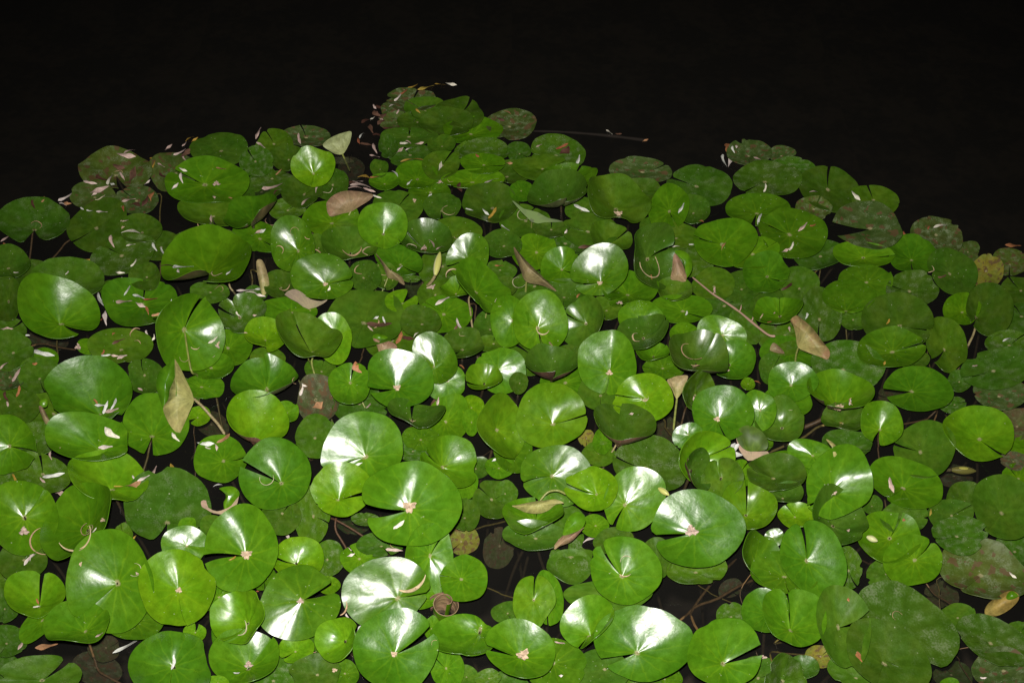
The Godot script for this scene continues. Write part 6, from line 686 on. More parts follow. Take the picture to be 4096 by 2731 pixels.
	["w","pale narrow fallen leaf left of the glare-banded yellow-green pad",[-0.799,0.0275,0.3643,-0.039,0.991,0.126,0.981,0.062,-0.181,0.0388,0.0092,2372]],
	["p","pinkish narrow fallen leaf behind the pad with hanging withered flower",[-0.8161,0.0254,0.3739,-0.039,0.991,0.126,0.718,-0.06,0.693,0.0165,0.0044,1381]],
	["y","yellow narrow fallen leaf in front of the white-glared left-edge pad",[-0.8675,0.0231,0.3684,0.016,0.992,0.123,0.521,-0.113,0.846,0.0216,0.0049,4802]],
	["p","pinkish narrow fallen leaf left of the pad with two pale leaves",[-0.8099,0.0358,0.3269,-0.039,0.991,0.126,0.333,-0.106,0.937,0.0195,0.0044,9133]],
	["y","yellow narrow fallen leaf behind the big brown-stained pad",[-0.5962,0.002,0.3316,0,1,0,0.574,0,0.819,0.0408,0.0098,8160]],
	["p","pinkish narrow fallen leaf right of the glare-banded yellow-green pad",[-0.6353,0.002,0.3342,0,1,0,0.245,0,-0.969,0.0296,0.007,7546]],
	["w","pale narrow fallen leaf, second right of the glare-banded yellow-green pad",[-0.6335,0.0484,0.3893,0.094,0.989,0.113,0.815,-0.012,-0.579,0.0238,0.0068,4162]],
	["o","orange fallen leaf right of the glare-banded yellow-green pad",[-0.644,0.0441,0.3994,0.345,0.928,-0.143,0.788,-0.369,-0.493,0.0447,0.009,862]],
	["w","pale narrow fallen leaf, nearest right of the glare-banded yellow-green pad",[-0.6496,0.0449,0.3887,0.345,0.928,-0.143,0.543,-0.073,0.837,0.019,0.0043,523]],
	["p","pinkish narrow fallen leaf behind the long pad with dried petals",[-0.7901,0.002,0.3857,0,1,0,0.842,0,0.54,0.0252,0.0132,186]],
	["w","pale narrow fallen leaf behind the long pad with dried petals",[-0.7768,0.002,0.3857,0,1,0,0.74,0,-0.673,0.011,0.0044,992]],
	["c","thin tan curled strip, nearest lying on the long pad with dried petals",[-0.7001,0.0701,0.5237,-0.48,0.877,0.003,0.677,0.369,0.637,0.0255,0.0019,241]],
	["c","thin tan curled strip, second lying on the long pad with dried petals",[-0.6876,0.0799,0.5264,-0.48,0.877,0.003,-0.091,-0.047,-0.995,0.0187,0.0019,1305]],
	["w","pale narrow fallen leaf right of the long pad with dried petals",[-0.6789,0.088,0.5354,-0.48,0.877,0.003,0.569,0.314,-0.76,0.0102,0.0041,6372]],
	["r","withered pink flower scrap in front of the pad with hanging withered flower",[-0.8113,0.0458,0.5044,0.307,0.861,0.407,0.949,-0.245,-0.197,0.0154,0.0134,5096]],
	["c","thin tan curled strip in front of the pad with hanging withered flower",[-0.7918,0.0362,0.5228,0.307,0.861,0.407,0.334,-0.497,0.801,0.046,0.0019,5119]],
	["w","pale narrow fallen leaf, second behind the cupped yellowish pad",[-0.7916,0.0277,0.5413,0.065,0.992,0.112,0.262,0.091,-0.961,0.0208,0.0057,9832]],
	["y","yellow narrow fallen leaf, nearest left of the big brown-stained pad",[-0.6428,0.002,0.4843,0,1,0,0.598,0,-0.801,0.0168,0.0047,2719]],
	["c","thin tan curled strip in front of the long pad with dried petals",[-0.683,0.1232,0.5929,0.069,0.808,0.585,0.872,0.236,-0.429,0.0529,0.0018,7968]],
	["r","withered pink flower scrap, nearest lying on the tall pad with pink stub",[-0.4338,0.0562,0.5609,0.097,0.923,0.372,0.995,-0.079,-0.062,0.014,0.0112,9977]],
	["f","white fallen petal behind the hook-shaped curled leaf",[-0.5157,0.002,0.367,0,1,0,0.972,0,-0.233,0.0168,0.0047,979]],
	["y","yellow narrow fallen leaf lying on the glare-banded yellow-green pad",[-0.6732,0.0476,0.4075,0.345,0.928,-0.143,0.87,-0.374,-0.322,0.0167,0.0047,5181]],
	["o","orange fallen leaf right of the bright wavy-lobed pad",[-0.359,0.0092,0.1766,0.062,0.99,0.124,0.771,0.031,-0.636,0.023,0.0145,6022]],
	["w","pale narrow fallen leaf, second right of the bright wavy-lobed pad",[-0.3918,0.018,0.1449,0.062,0.99,0.124,0.116,0.116,-0.986,0.0274,0.0061,9420]],
	["w","pale narrow fallen leaf, second in front of the folded cupped dark pad",[-0.3876,0.0188,0.1358,0.062,0.99,0.124,0.928,-0.103,0.359,0.0148,0.0045,7188]],
	["c","thin tan curled strip lying on the pad with orange-tipped wisp",[-0.4169,0.0618,0.4109,0.033,0.875,0.483,0.988,0.044,-0.147,0.0238,0.0019,7697]],
	["c","thin tan curled strip in front of the pad with pink knob",[-0.177,0.0552,0.2611,0.253,0.934,-0.251,0.964,-0.265,-0.013,0.0117,0.0019,2727]],
	["p","pinkish narrow fallen leaf left of the pad with pink knob",[-0.2657,0.0071,0.1773,0.028,0.999,0.023,0.473,0.007,-0.881,0.0144,0.0044,2374]],
	["c","thin tan curled strip lying on the half-white big pad",[-0.254,0.0624,0.3561,-0.02,0.804,0.594,0.865,0.312,-0.394,0.0112,0.0019,1912]],
	["w","pale narrow fallen leaf in front of the half-white big pad",[-0.267,0.0573,0.3663,-0.02,0.804,0.594,0.94,0.218,-0.264,0.0187,0.0051,5951]],
	["o","orange fallen leaf right of the pad with pink knob",[-0.1555,0.002,0.1732,0,1,0,1,0,0,0.0141,0.0044,2687]],
	["b","dark brown fallen leaf right of the pad with pink knob",[-0.144,0.002,0.1564,0,1,0,0.351,0,-0.936,0.0339,0.0134,6847]],
	["p","pinkish narrow fallen leaf right of the pad with pink knob",[-0.1355,0.0304,0.1896,0.056,0.995,0.086,0.101,0.08,-0.992,0.0229,0.0048,7814]],
	["r","withered pink flower scrap lying on the very large dried-flower pad",[-0.1674,0.1086,0.5038,-0.061,0.861,0.505,0.998,0.047,0.04,0.0232,0.0179,6319]],
	["w","pale narrow fallen leaf, second in front of the very large dried-flower pad",[-0.1839,0.0969,0.5318,-0.061,0.861,0.505,0.818,0.333,-0.469,0.021,0.0058,7417]],
	["w","pale narrow fallen leaf, nearest right of the tall pad with pink stub",[-0.3806,0.002,0.479,0,1,0,0.434,0,0.901,0.0165,0.0041,4456]],
	["f","white fallen petal in front of the narrow pad with chalky line",[-0.0311,0.0278,0.3282,-0.065,0.994,0.092,0.707,0.111,-0.698,0.0124,0.0042,9286]],
	["c","thin tan curled strip, nearest lying on the pale-rimmed yellow-green pad",[0.2418,0.0499,0.2041,-0.345,0.746,0.569,0.931,0.35,0.104,0.0142,0.002,5470]],
	["p","pinkish narrow fallen leaf lying on the cupped pad on slanting stem",[0.2136,0.0527,0.2412,0.125,0.978,-0.167,0.856,-0.191,-0.481,0.0115,0.0043,4790]],
	["r","withered pink flower scrap lying on the pad with white wedge and scar",[0.3664,0.0528,0.2546,-0.155,0.852,0.5,0.987,0.115,0.109,0.0115,0.0091,4585]],
	["p","pinkish narrow fallen leaf in front of the tan fan leaf",[0.3247,0.0671,0.2228,0.749,0.474,0.463,0.202,0.503,-0.841,0.0161,0.0043,993]],
	["o","orange fallen leaf in front of the small brown triangle leaf",[0.4613,0.002,0.1121,0,1,0,0.877,0,0.481,0.0164,0.0046,9828]],
	["r","withered pink flower scrap lying on the largest shining pad",[0.2951,0.068,0.5212,-0.226,0.826,0.517,0.968,0.129,0.216,0.0214,0.0168,5440]],
	["c","thin tan curled strip, nearest right of the young curled red-backed leaf",[0.5077,0.0464,0.2185,-0.142,0.984,0.108,0.984,0.129,0.123,0.0135,0.002,9925]],
	["w","pale narrow fallen leaf left of the small round white-wedge pad",[0.6137,0.0448,0.2043,0.011,0.988,-0.154,0.289,-0.151,-0.945,0.0203,0.0045,253]],
	["r","withered pink flower scrap, second left of the small round white-wedge pad",[0.5876,0.0513,0.2267,0.011,0.988,-0.154,0.826,-0.096,-0.555,0.0222,0.0139,2475]],
	["p","pinkish narrow fallen leaf right of the streaked pad with dried centre",[0.6561,0.0314,0.3905,-0.017,0.999,0.042,0.025,-0.042,0.999,0.0345,0.0082,9849]],
	["r","withered pink flower scrap lying on the streaked pad with dried centre",[0.5398,0.0622,0.4341,-0.025,0.854,0.519,0.985,0.109,-0.133,0.0166,0.0131,5056]],
	["o","orange fallen leaf, second right of the streaked pad with dried centre",[0.6632,0.0347,0.4678,-0.032,0.999,0.038,0.76,0.048,-0.648,0.0154,0.0042,9579]],
	["y","yellow narrow fallen leaf in front of the sunken yellow flower bud",[0.7099,0.0304,0.4507,0.117,0.983,0.138,0.321,0.094,-0.942,0.0161,0.0043,7021]],
	["w","pale narrow fallen leaf in front of the streaked pad with dried centre",[0.5311,0.0602,0.4414,-0.025,0.854,0.519,0.872,0.273,-0.407,0.0094,0.0042,4032]],
	["y","yellow narrow fallen leaf, second left of the big brown-stained pad",[-0.6428,0.002,0.4844,0,1,0,0.512,0,-0.859,0.0154,0.0042,6171]],
	["w","pale narrow fallen leaf, nearest behind the cupped yellowish pad",[-0.7955,0.0264,0.5477,0.065,0.992,0.112,0.523,0.061,-0.85,0.0265,0.0077,6346]],
	["p","pinkish narrow fallen leaf behind the torn bottom-left pad",[-0.7704,0.0216,0.7097,-0.016,0.999,0.037,0.252,0.04,-0.967,0.0211,0.006,6163]],
	["o","orange fallen leaf left of the slit pad above orange leaf",[-0.7373,0.002,0.6995,0,1,0,0.977,0,-0.215,0.0355,0.0122,9859]],
	["w","pale narrow fallen leaf right of the sunken olive pad",[-0.61,0.002,0.6985,0,1,0,0.812,0,-0.584,0.0492,0.01,3839]],
	["p","pinkish narrow fallen leaf behind the sunken olive pad",[-0.634,0.0706,0.726,-0.028,0.995,-0.097,0.758,-0.042,-0.651,0.0144,0.0043,7393]],
	["w","pale narrow fallen leaf lying on the cupped yellowish pad",[-0.7575,0.0358,0.6485,0.105,0.993,-0.049,0.945,-0.115,-0.307,0.0114,0.0041,4641]],
	["o","orange fallen leaf lying on the cupped yellowish pad",[-0.7582,0.0356,0.6387,0.105,0.993,-0.049,0.476,-0.007,0.88,0.0135,0.0041,27]],
	["r","withered pink flower scrap lying on the bright pad with grey scar",[-0.5293,0.0599,0.6345,0.214,0.892,0.399,0.976,-0.175,-0.13,0.0101,0.0083,5267]],
	["f","white fallen petal lying on the pad with white bract",[-0.5169,0.0539,0.7666,0.2,0.946,0.254,0.127,0.232,-0.964,0.0202,0.0056,4309]],
	["r","withered pink flower scrap, second lying on the tall pad with pink stub",[-0.432,0.0563,0.561,0.097,0.923,0.372,0.995,-0.079,-0.062,0.0175,0.014,4391]],
	["y","yellow narrow fallen leaf lying on the tall pad with pink stub",[-0.4534,0.061,0.5714,0.097,0.923,0.372,0.83,0.131,-0.541,0.0137,0.004,6922]],
	["r","withered pink flower scrap in front of the pad with curled white thread",[-0.4063,0.0306,0.754,0.127,0.992,-0.008,0.988,-0.128,-0.085,0.0132,0.0108,2576]],
	["w","pale narrow fallen leaf right of the pad with white bract",[-0.421,0.0385,0.7729,0.127,0.992,-0.008,0.988,-0.128,-0.084,0.0098,0.0038,9611]],
	["c","thin tan curled strip right of the large left-wedge pad",[-0.5917,0.0889,0.6185,0.069,0.808,0.585,0.3,0.543,-0.785,0.0201,0.0018,692]],
	["c","thin tan curled strip in front of the pad with curled white thread",[-0.4153,0.0597,0.7095,-0.492,0.825,0.278,0.487,0.526,-0.697,0.0246,0.0017,4727]],
	["w","pale narrow fallen leaf, nearest in front of the very large dried-flower pad",[-0.1839,0.0971,0.5315,-0.061,0.861,0.505,0.786,0.353,-0.508,0.0227,0.0063,2304]],
	["c","thin tan curled strip behind the wrinkled white pad",[-0.2005,0.0333,0.5249,0.009,0.997,0.071,0.476,-0.066,0.877,0.0106,0.0018,9370]],
	["p","pinkish narrow fallen leaf, nearest behind the wrinkled white pad",[-0.1946,0.0337,0.5335,0.009,0.997,0.071,0.995,-0.015,0.097,0.0289,0.0079,2408]],
	["w","pale narrow fallen leaf behind the wrinkled white pad",[-0.2661,0.0296,0.5404,0.078,0.989,0.126,0.898,-0.015,-0.439,0.0144,0.004,4486]],
	["p","pinkish narrow fallen leaf, second behind the wrinkled white pad",[-0.273,0.002,0.5064,0,1,0,0.717,0,0.697,0.0106,0.0041,8975]],
	["w","pale narrow fallen leaf, second right of the tall pad with pink stub",[-0.3806,0.002,0.4786,0,1,0,0.372,0,0.928,0.019,0.0041,8191]],
	["c","thin tan curled strip right of the wrinkled white pad",[-0.1543,0.0622,0.6302,-0.003,0.834,0.551,0.867,0.277,-0.414,0.048,0.0017,5682]],
	["r","withered pink flower scrap lying on the pointed-lobed white-rimmed pad",[-0.3322,0.0706,0.6629,-0.024,0.697,0.717,1,0.019,0.014,0.0103,0.0081,8758]],
	["r","withered pink flower scrap lying on the big fan-sheened bottom pad",[-0.1806,0.0594,0.7537,0.091,0.913,0.398,0.996,-0.076,-0.052,0.0099,0.0079,1393]],
	["r","withered pink flower scrap in front of the small wedged yellow-green pad",[-0.2734,0.027,0.7613,0.053,0.994,0.093,0.998,-0.05,-0.033,0.0083,0.0067,8847]],
	["o","orange fallen leaf behind the pad with curled white thread",[-0.4142,0.002,0.5907,0,1,0,0.789,0,-0.615,0.0124,0.004,9071]],
	["w","pale narrow fallen leaf behind the small wedged yellow-green pad",[-0.2655,0.002,0.6402,0,1,0,0.49,0,0.872,0.0189,0.0044,7942]],
	["f","white fallen petal right of the small wedged yellow-green pad",[-0.245,0.002,0.6655,0,1,0,0.374,0,-0.927,0.0136,0.0039,6254]],
	["w","pale narrow fallen leaf right of the small spoon-shaped leaf",[0.1316,0.002,0.4891,0,1,0,0.927,0,-0.375,0.0268,0.007,3283]],
	["c","thin tan curled strip lying on the round pad with upper-left slit",[0.1815,0.0582,0.6053,-0.076,0.893,0.443,0.997,0.061,0.047,0.0174,0.0018,3834]],
	["p","pinkish narrow fallen leaf left of the funnel-shaped young pad",[0.0748,0.033,0.7143,-0.018,0.999,0.038,0.985,0.011,0.173,0.017,0.0047,5070]],
	["r","withered pink flower scrap lying on the pad with withered yellow flower",[0.0168,0.0468,0.7469,0.171,0.98,0.098,0.799,-0.079,-0.596,0.0219,0.0158,9943]],
	["w","pale narrow fallen leaf right of the pad with withered yellow flower",[0.0751,0.0298,0.7722,-0.018,0.999,0.038,1,0.018,0.012,0.0067,0.0038,943]],
	["o","orange fallen leaf, nearest right of the streaked pad with dried centre",[0.6633,0.0348,0.4675,-0.032,0.999,0.038,0.76,0.048,-0.648,0.0154,0.0042,6479]],
	["o","orange fallen leaf left of the dusty pad with bent stem",[0.5325,0.0529,0.7541,0.054,0.996,0.065,0.245,-0.076,0.967,0.0192,0.0087,7623]],
	["w","pale narrow fallen leaf right of the broad grey dusted pad",[0.8165,0.0304,0.5823,-0.095,0.99,0.108,0.597,-0.03,0.802,0.0154,0.0046,3384]],
	["o","orange fallen leaf in front of the oval pad with slit away",[0.5314,0.0623,0.6546,-0.006,0.99,0.142,0.012,-0.142,0.99,0.0075,0.0039,4173]],
	["w","pale narrow fallen leaf right of the dusty pad with bent stem",[0.7246,0.0225,0.7712,-0.043,0.996,0.083,0.999,0.041,0.027,0.0099,0.004,9607]],
	["b","dark brown fallen leaf, nearest lying on the leaf-strewn mottled far pad",[-0.8722,0.0119,-0.5544,0.003,0.999,0.044,0.889,-0.023,0.457,0.0339,0.0139,153]],
	["b","dark brown fallen leaf, third right of the leaf-strewn mottled far pad",[-0.7318,0.0174,-0.597,-0.005,0.999,0.039,0.506,0.036,-0.862,0.0347,0.0139,6307]],
	["b","dark brown fallen leaf, second right of the leaf-strewn mottled far pad",[-0.7675,0.0124,-0.5206,-0.005,0.999,0.039,0.784,-0.021,0.62,0.0275,0.0109,7532]],
	["b","dark brown fallen leaf, nearest in front of the leaf-strewn mottled far pad",[-0.7912,0.012,-0.4303,0.038,0.997,0.071,0.205,0.062,-0.977,0.0374,0.012,8856]],
	["b","dark brown fallen leaf, second in front of the leaf-strewn mottled far pad",[-0.8089,0.0121,-0.4122,0.038,0.997,0.071,0.978,-0.052,0.204,0.0242,0.0133,1436]],
	["p","pinkish narrow fallen leaf, nearest right of the leaf-strewn mottled far pad",[-0.7782,0.0143,-0.5548,-0.005,0.999,0.039,0.783,-0.021,0.622,0.0247,0.0055,8784]],
	["w","pale narrow fallen leaf, nearest right of the leaf-strewn mottled far pad",[-0.8029,0.002,-0.5091,0,1,0,0.474,0,-0.881,0.0201,0.0055,5818]],
	["p","pinkish narrow fallen leaf lying on the leaf-strewn mottled far pad",[-0.8585,0.0095,-0.5205,0.003,0.999,0.044,0.488,-0.04,0.872,0.0334,0.0061,1026]],
	["p","pinkish narrow fallen leaf, second in front of the leaf-strewn mottled far pad",[-0.9037,0.0139,-0.4537,-0.015,0.993,0.118,0.639,0.1,-0.762,0.0222,0.006,3815]],
	["b","dark brown fallen leaf, second left of the farthest mottled pad",[-0.2946,0.0143,-0.7398,0.076,0.99,0.12,0.303,0.092,-0.949,0.0315,0.0127,6523]],
	["b","dark brown fallen leaf, nearest left of the farthest mottled pad",[-0.3122,0.002,-0.7993,0,1,0,0.853,0,0.523,0.0235,0.0129,9496]],
	["b","dark brown fallen leaf in front of the farthest mottled pad",[-0.2849,0.0108,-0.7035,0.076,0.99,0.12,0.994,-0.065,-0.093,0.0249,0.0125,8536]],
	["p","pinkish narrow fallen leaf, third left of the farthest mottled pad",[-0.3016,0.0145,-0.7316,0.076,0.99,0.12,0.802,-0.132,0.583,0.0169,0.0056,4252]],
	["w","pale narrow fallen leaf, second left of the farthest mottled pad",[-0.3243,0.002,-0.7548,0,1,0,0.679,0,-0.734,0.015,0.0057,8550]],
	["b","dark brown fallen leaf, nearest right of the pale folded standing leaf",[-0.3318,0.002,-0.6515,0,1,0,0.96,0,0.281,0.0285,0.011,5259]],
	["b","dark brown fallen leaf behind the brown-pink fan leaf",[-0.3469,0.002,-0.501,0,1,0,0.99,0,0.141,0.0389,0.0133,7808]],
	["w","pale narrow fallen leaf, nearest left of the farthest mottled pad",[-0.2798,0.0177,-0.7814,-0.01,0.998,0.069,0.862,0.044,-0.505,0.016,0.0057,8293]],
	["p","pinkish narrow fallen leaf, nearest in front of the farthest mottled pad",[-0.2336,0.0212,-0.6317,-0.026,0.991,0.132,0.769,-0.065,0.636,0.0172,0.0055,9655]],
	["p","pinkish narrow fallen leaf, second in front of the farthest mottled pad",[-0.2088,0.0222,-0.6273,-0.026,0.991,0.132,0.974,0.054,-0.219,0.0221,0.006,3307]],
	["r","withered pink flower scrap left of the chalky-edged upright pad",[-0.6367,0.0318,-0.4165,0.089,0.99,0.111,0.697,-0.142,0.702,0.009,0.0049,4114]],
	["c","thin tan curled strip in front of the dark pad with stranded thread",[-0.3151,0.0241,-0.184,-0.101,0.987,0.125,0.278,-0.092,0.956,0.0253,0.0136,3268]],
	["c","thin tan curled strip, nearest left of the old brown leaf sheath",[-0.5781,0.0264,-0.1268,0.056,0.995,0.081,-0.308,0.094,-0.947,0.0148,0.008,6358]],
	["r","withered pink flower scrap left of the small viewer-facing notched pad",[-0.209,0.0228,-0.4165,0.058,0.989,0.134,0.181,-0.143,0.973,0.0128,0.0069,1359]],
	["c","thin tan curled strip lying on the pale upright flower bud",[-0.1219,0.0422,-0.163,-0.163,0.76,0.629,-0.939,-0.315,0.137,0.0265,0.0143,4413]],
	["c","thin tan curled strip lying on the chalky-edged upright pad",[-0.4642,0.0678,-0.2031,-0.03,0.758,0.651,-0.635,0.488,-0.598,0.018,0.0097,8497]],
	["r","withered pink flower scrap in front of the pale upright flower bud",[-0.1614,0.022,-0.1362,-0.039,0.998,0.053,-0.896,-0.058,0.439,0.0184,0.0099,2634]],
	["c","thin tan curled strip right of the dark pad with stranded thread",[-0.3002,0.0391,-0.2278,0.144,0.989,-0.035,0.015,0.033,0.999,0.0303,0.0163,2883]],
	["r","withered pink flower scrap left of the small bright dusty-rimmed pad",[-0.5051,0.0591,0.0361,0.24,0.969,-0.057,-0.948,0.246,0.201,0.0067,0.0036,5075]],
	["c","thin tan curled strip, nearest right of the chalky-edged upright pad",[-0.4118,0.0808,-0.2176,-0.03,0.758,0.651,0.953,-0.174,0.247,0.0131,0.007,907]],
	["c","thin tan curled strip, second right of the chalky-edged upright pad",[-0.3991,0.0247,-0.2441,0.015,0.995,0.103,-0.757,0.078,-0.648,0.0223,0.012,7801]],
	["r","withered pink flower scrap behind the small viewer-facing notched pad",[-0.1551,0.0161,-0.4906,0.035,0.997,0.062,0.928,-0.009,-0.372,0.0187,0.01,9962]],
	["c","thin tan curled strip behind the small viewer-facing notched pad",[-0.1361,0.0237,-0.4839,0.126,0.98,0.154,0.902,-0.178,0.393,0.0136,0.0073,6715]],
	["c","thin tan curled strip in front of the leaf-strewn mottled far pad",[-0.8815,0.0251,-0.4211,0.026,0.999,0.041,0.74,0.008,-0.673,0.0245,0.0132,4220]],
	["c","thin tan curled strip lying on the leaf-strewn mottled far pad",[-0.8689,0.0096,-0.5388,0.003,0.999,0.044,-0.983,0.011,-0.185,0.0185,0.01,3544]],
	["c","thin tan curled strip, third left of the old brown leaf sheath",[-0.6514,0.0166,-0.3328,-0.001,0.999,0.053,0.939,-0.017,0.344,0.0293,0.0158,8755]],
	["r","withered pink flower scrap in front of the wide torn-lobed pad",[-0.8303,0.0214,0.0362,0.003,0.997,0.075,-0.428,0.069,-0.901,0.0177,0.0095,7274]],
	["c","thin tan curled strip left of the pad with yellow ring curl",[-0.7147,0.0294,0.0293,0.074,0.99,0.12,-0.873,0.123,-0.472,0.0145,0.0078,5143]],
	["c","thin tan curled strip in front of the pad with string of leaves",[-0.7281,0.035,0.0063,0.074,0.99,0.12,-0.636,-0.046,0.77,0.0241,0.013,1312]],
	["r","withered pink flower scrap behind the pale upright flower bud",[-0.1809,0.0356,-0.2421,0.037,0.993,-0.11,-0.42,0.115,0.9,0.018,0.0097,5252]],
	["c","thin tan curled strip lying on the narrow brown folded leaf",[-0.2626,0.0217,-0.1851,0.024,0.988,0.154,0.832,-0.105,0.544,0.0302,0.0163,6706]],
	["c","thin tan curled strip behind the bright bowl-shaped pad",[-0.0973,0.0394,0.0227,0.026,0.996,0.09,0.816,-0.073,0.574,0.0127,0.0068,7209]],
	["r","withered pink flower scrap in front of the leaf-strewn mottled far pad",[-0.8134,0.03,-0.316,0.041,0.997,0.072,-0.285,-0.058,0.957,0.0092,0.0049,4839]],
	["c","thin tan curled strip left of the brown-pink fan leaf",[-0.3975,0.0171,-0.4551,0.008,0.996,0.09,0.835,0.043,-0.549,0.0258,0.0139,3788]],
	["r","withered pink flower scrap right of the pad with yellow ring curl",[-0.554,0.0502,0.0596,0.591,0.552,0.588,-0.067,-0.693,0.718,0.0138,0.0074,3317]],
	["c","thin tan curled strip lying on the wide-notched pad far left",[-0.9993,0.0157,-0.3463,-0.047,0.996,0.074,-0.803,0.007,-0.596,0.027,0.0145,7276]],
	["c","thin tan curled strip lying on the small viewer-facing notched pad",[-0.1405,0.0254,-0.3731,-0.025,0.995,0.098,0.559,-0.067,0.826,0.0298,0.0161,9927]],
	["r","withered pink flower scrap left of the large red-brown fan leaf",[0.51,0.0405,-0.0398,-0.312,0.921,-0.233,-0.428,0.083,0.9,0.0061,0.0033,9511]],
	["c","thin tan curled strip left of the small wedged yellow-green pad",[-0.3052,0.0216,0.7177,-0.034,0.988,0.148,0.299,0.151,-0.942,0.0188,0.0101,3178]],
	["r","withered pink flower scrap right of the pad with bright lower lobe",[0.3931,0.0077,0.7252,-0.025,1,0.007,-0.956,-0.026,0.292,0.0131,0.007,7550]],
	["c","thin tan curled strip behind the small wedged yellow-green pad",[-0.2634,0.0464,0.6609,-0.003,0.834,0.551,0.344,0.518,-0.783,0.0236,0.0127,6373]],
	["c","thin tan curled strip right of the big fan-sheened bottom pad",[-0.1209,0.0711,0.7394,0.091,0.913,0.398,-0.678,-0.236,0.696,0.0107,0.0058,9382]],
	["r","withered pink flower scrap right of the oval pad with slit away",[0.5612,0.0398,0.4975,0.141,0.984,0.108,0.771,-0.041,-0.635,0.0072,0.0039,9384]],
	["c","thin tan curled strip behind the dusty pad with bent stem",[0.6076,0.0367,0.6637,0.075,0.993,0.091,-0.789,0.003,0.614,0.0167,0.009,3925]],
	["r","withered pink flower scrap right of the large left-wedge pad",[-0.5935,0.0861,0.6214,0.069,0.808,0.585,-0.927,0.269,-0.263,0.0057,0.0031,8732]],
	["c","thin tan curled strip behind the chalky-edged upright pad",[-0.4408,0.0927,-0.2307,-0.03,0.758,0.651,-0.784,-0.423,0.455,0.0171,0.0092,778]],
	["c","thin tan curled strip left of the pale upright flower bud",[-0.2041,0.0386,-0.2476,0.037,0.993,-0.11,-0.967,0.007,-0.255,0.0214,0.0115,7193]],
	["r","withered pink flower scrap left of the large left-wedge pad",[-0.6808,0.1028,0.6158,0.069,0.808,0.585,-0.132,-0.574,0.808,0.0074,0.004,4469]],
	["c","thin tan curled strip behind the bright wavy-lobed pad",[-0.4024,0.0481,0.1548,-0.04,0.989,-0.142,0.213,0.147,0.966,0.0203,0.0109,5794]],
	["r","withered pink flower scrap right of the long pad with dried petals",[-0.6654,0.0987,0.5236,-0.48,0.877,0.003,-0.658,-0.358,-0.663,0.0129,0.007,1417]],
	["c","thin tan curled strip left of the pad with two pale leaves",[-0.7862,0.0825,0.3488,-0.025,0.952,0.306,0.871,-0.129,0.474,0.0163,0.0088,3793]],
	["c","thin tan curled strip behind the round pad with upper-left slit",[0.181,0.0751,0.5812,-0.076,0.893,0.443,-0.924,-0.23,0.305,0.0187,0.0101,5609]],
]
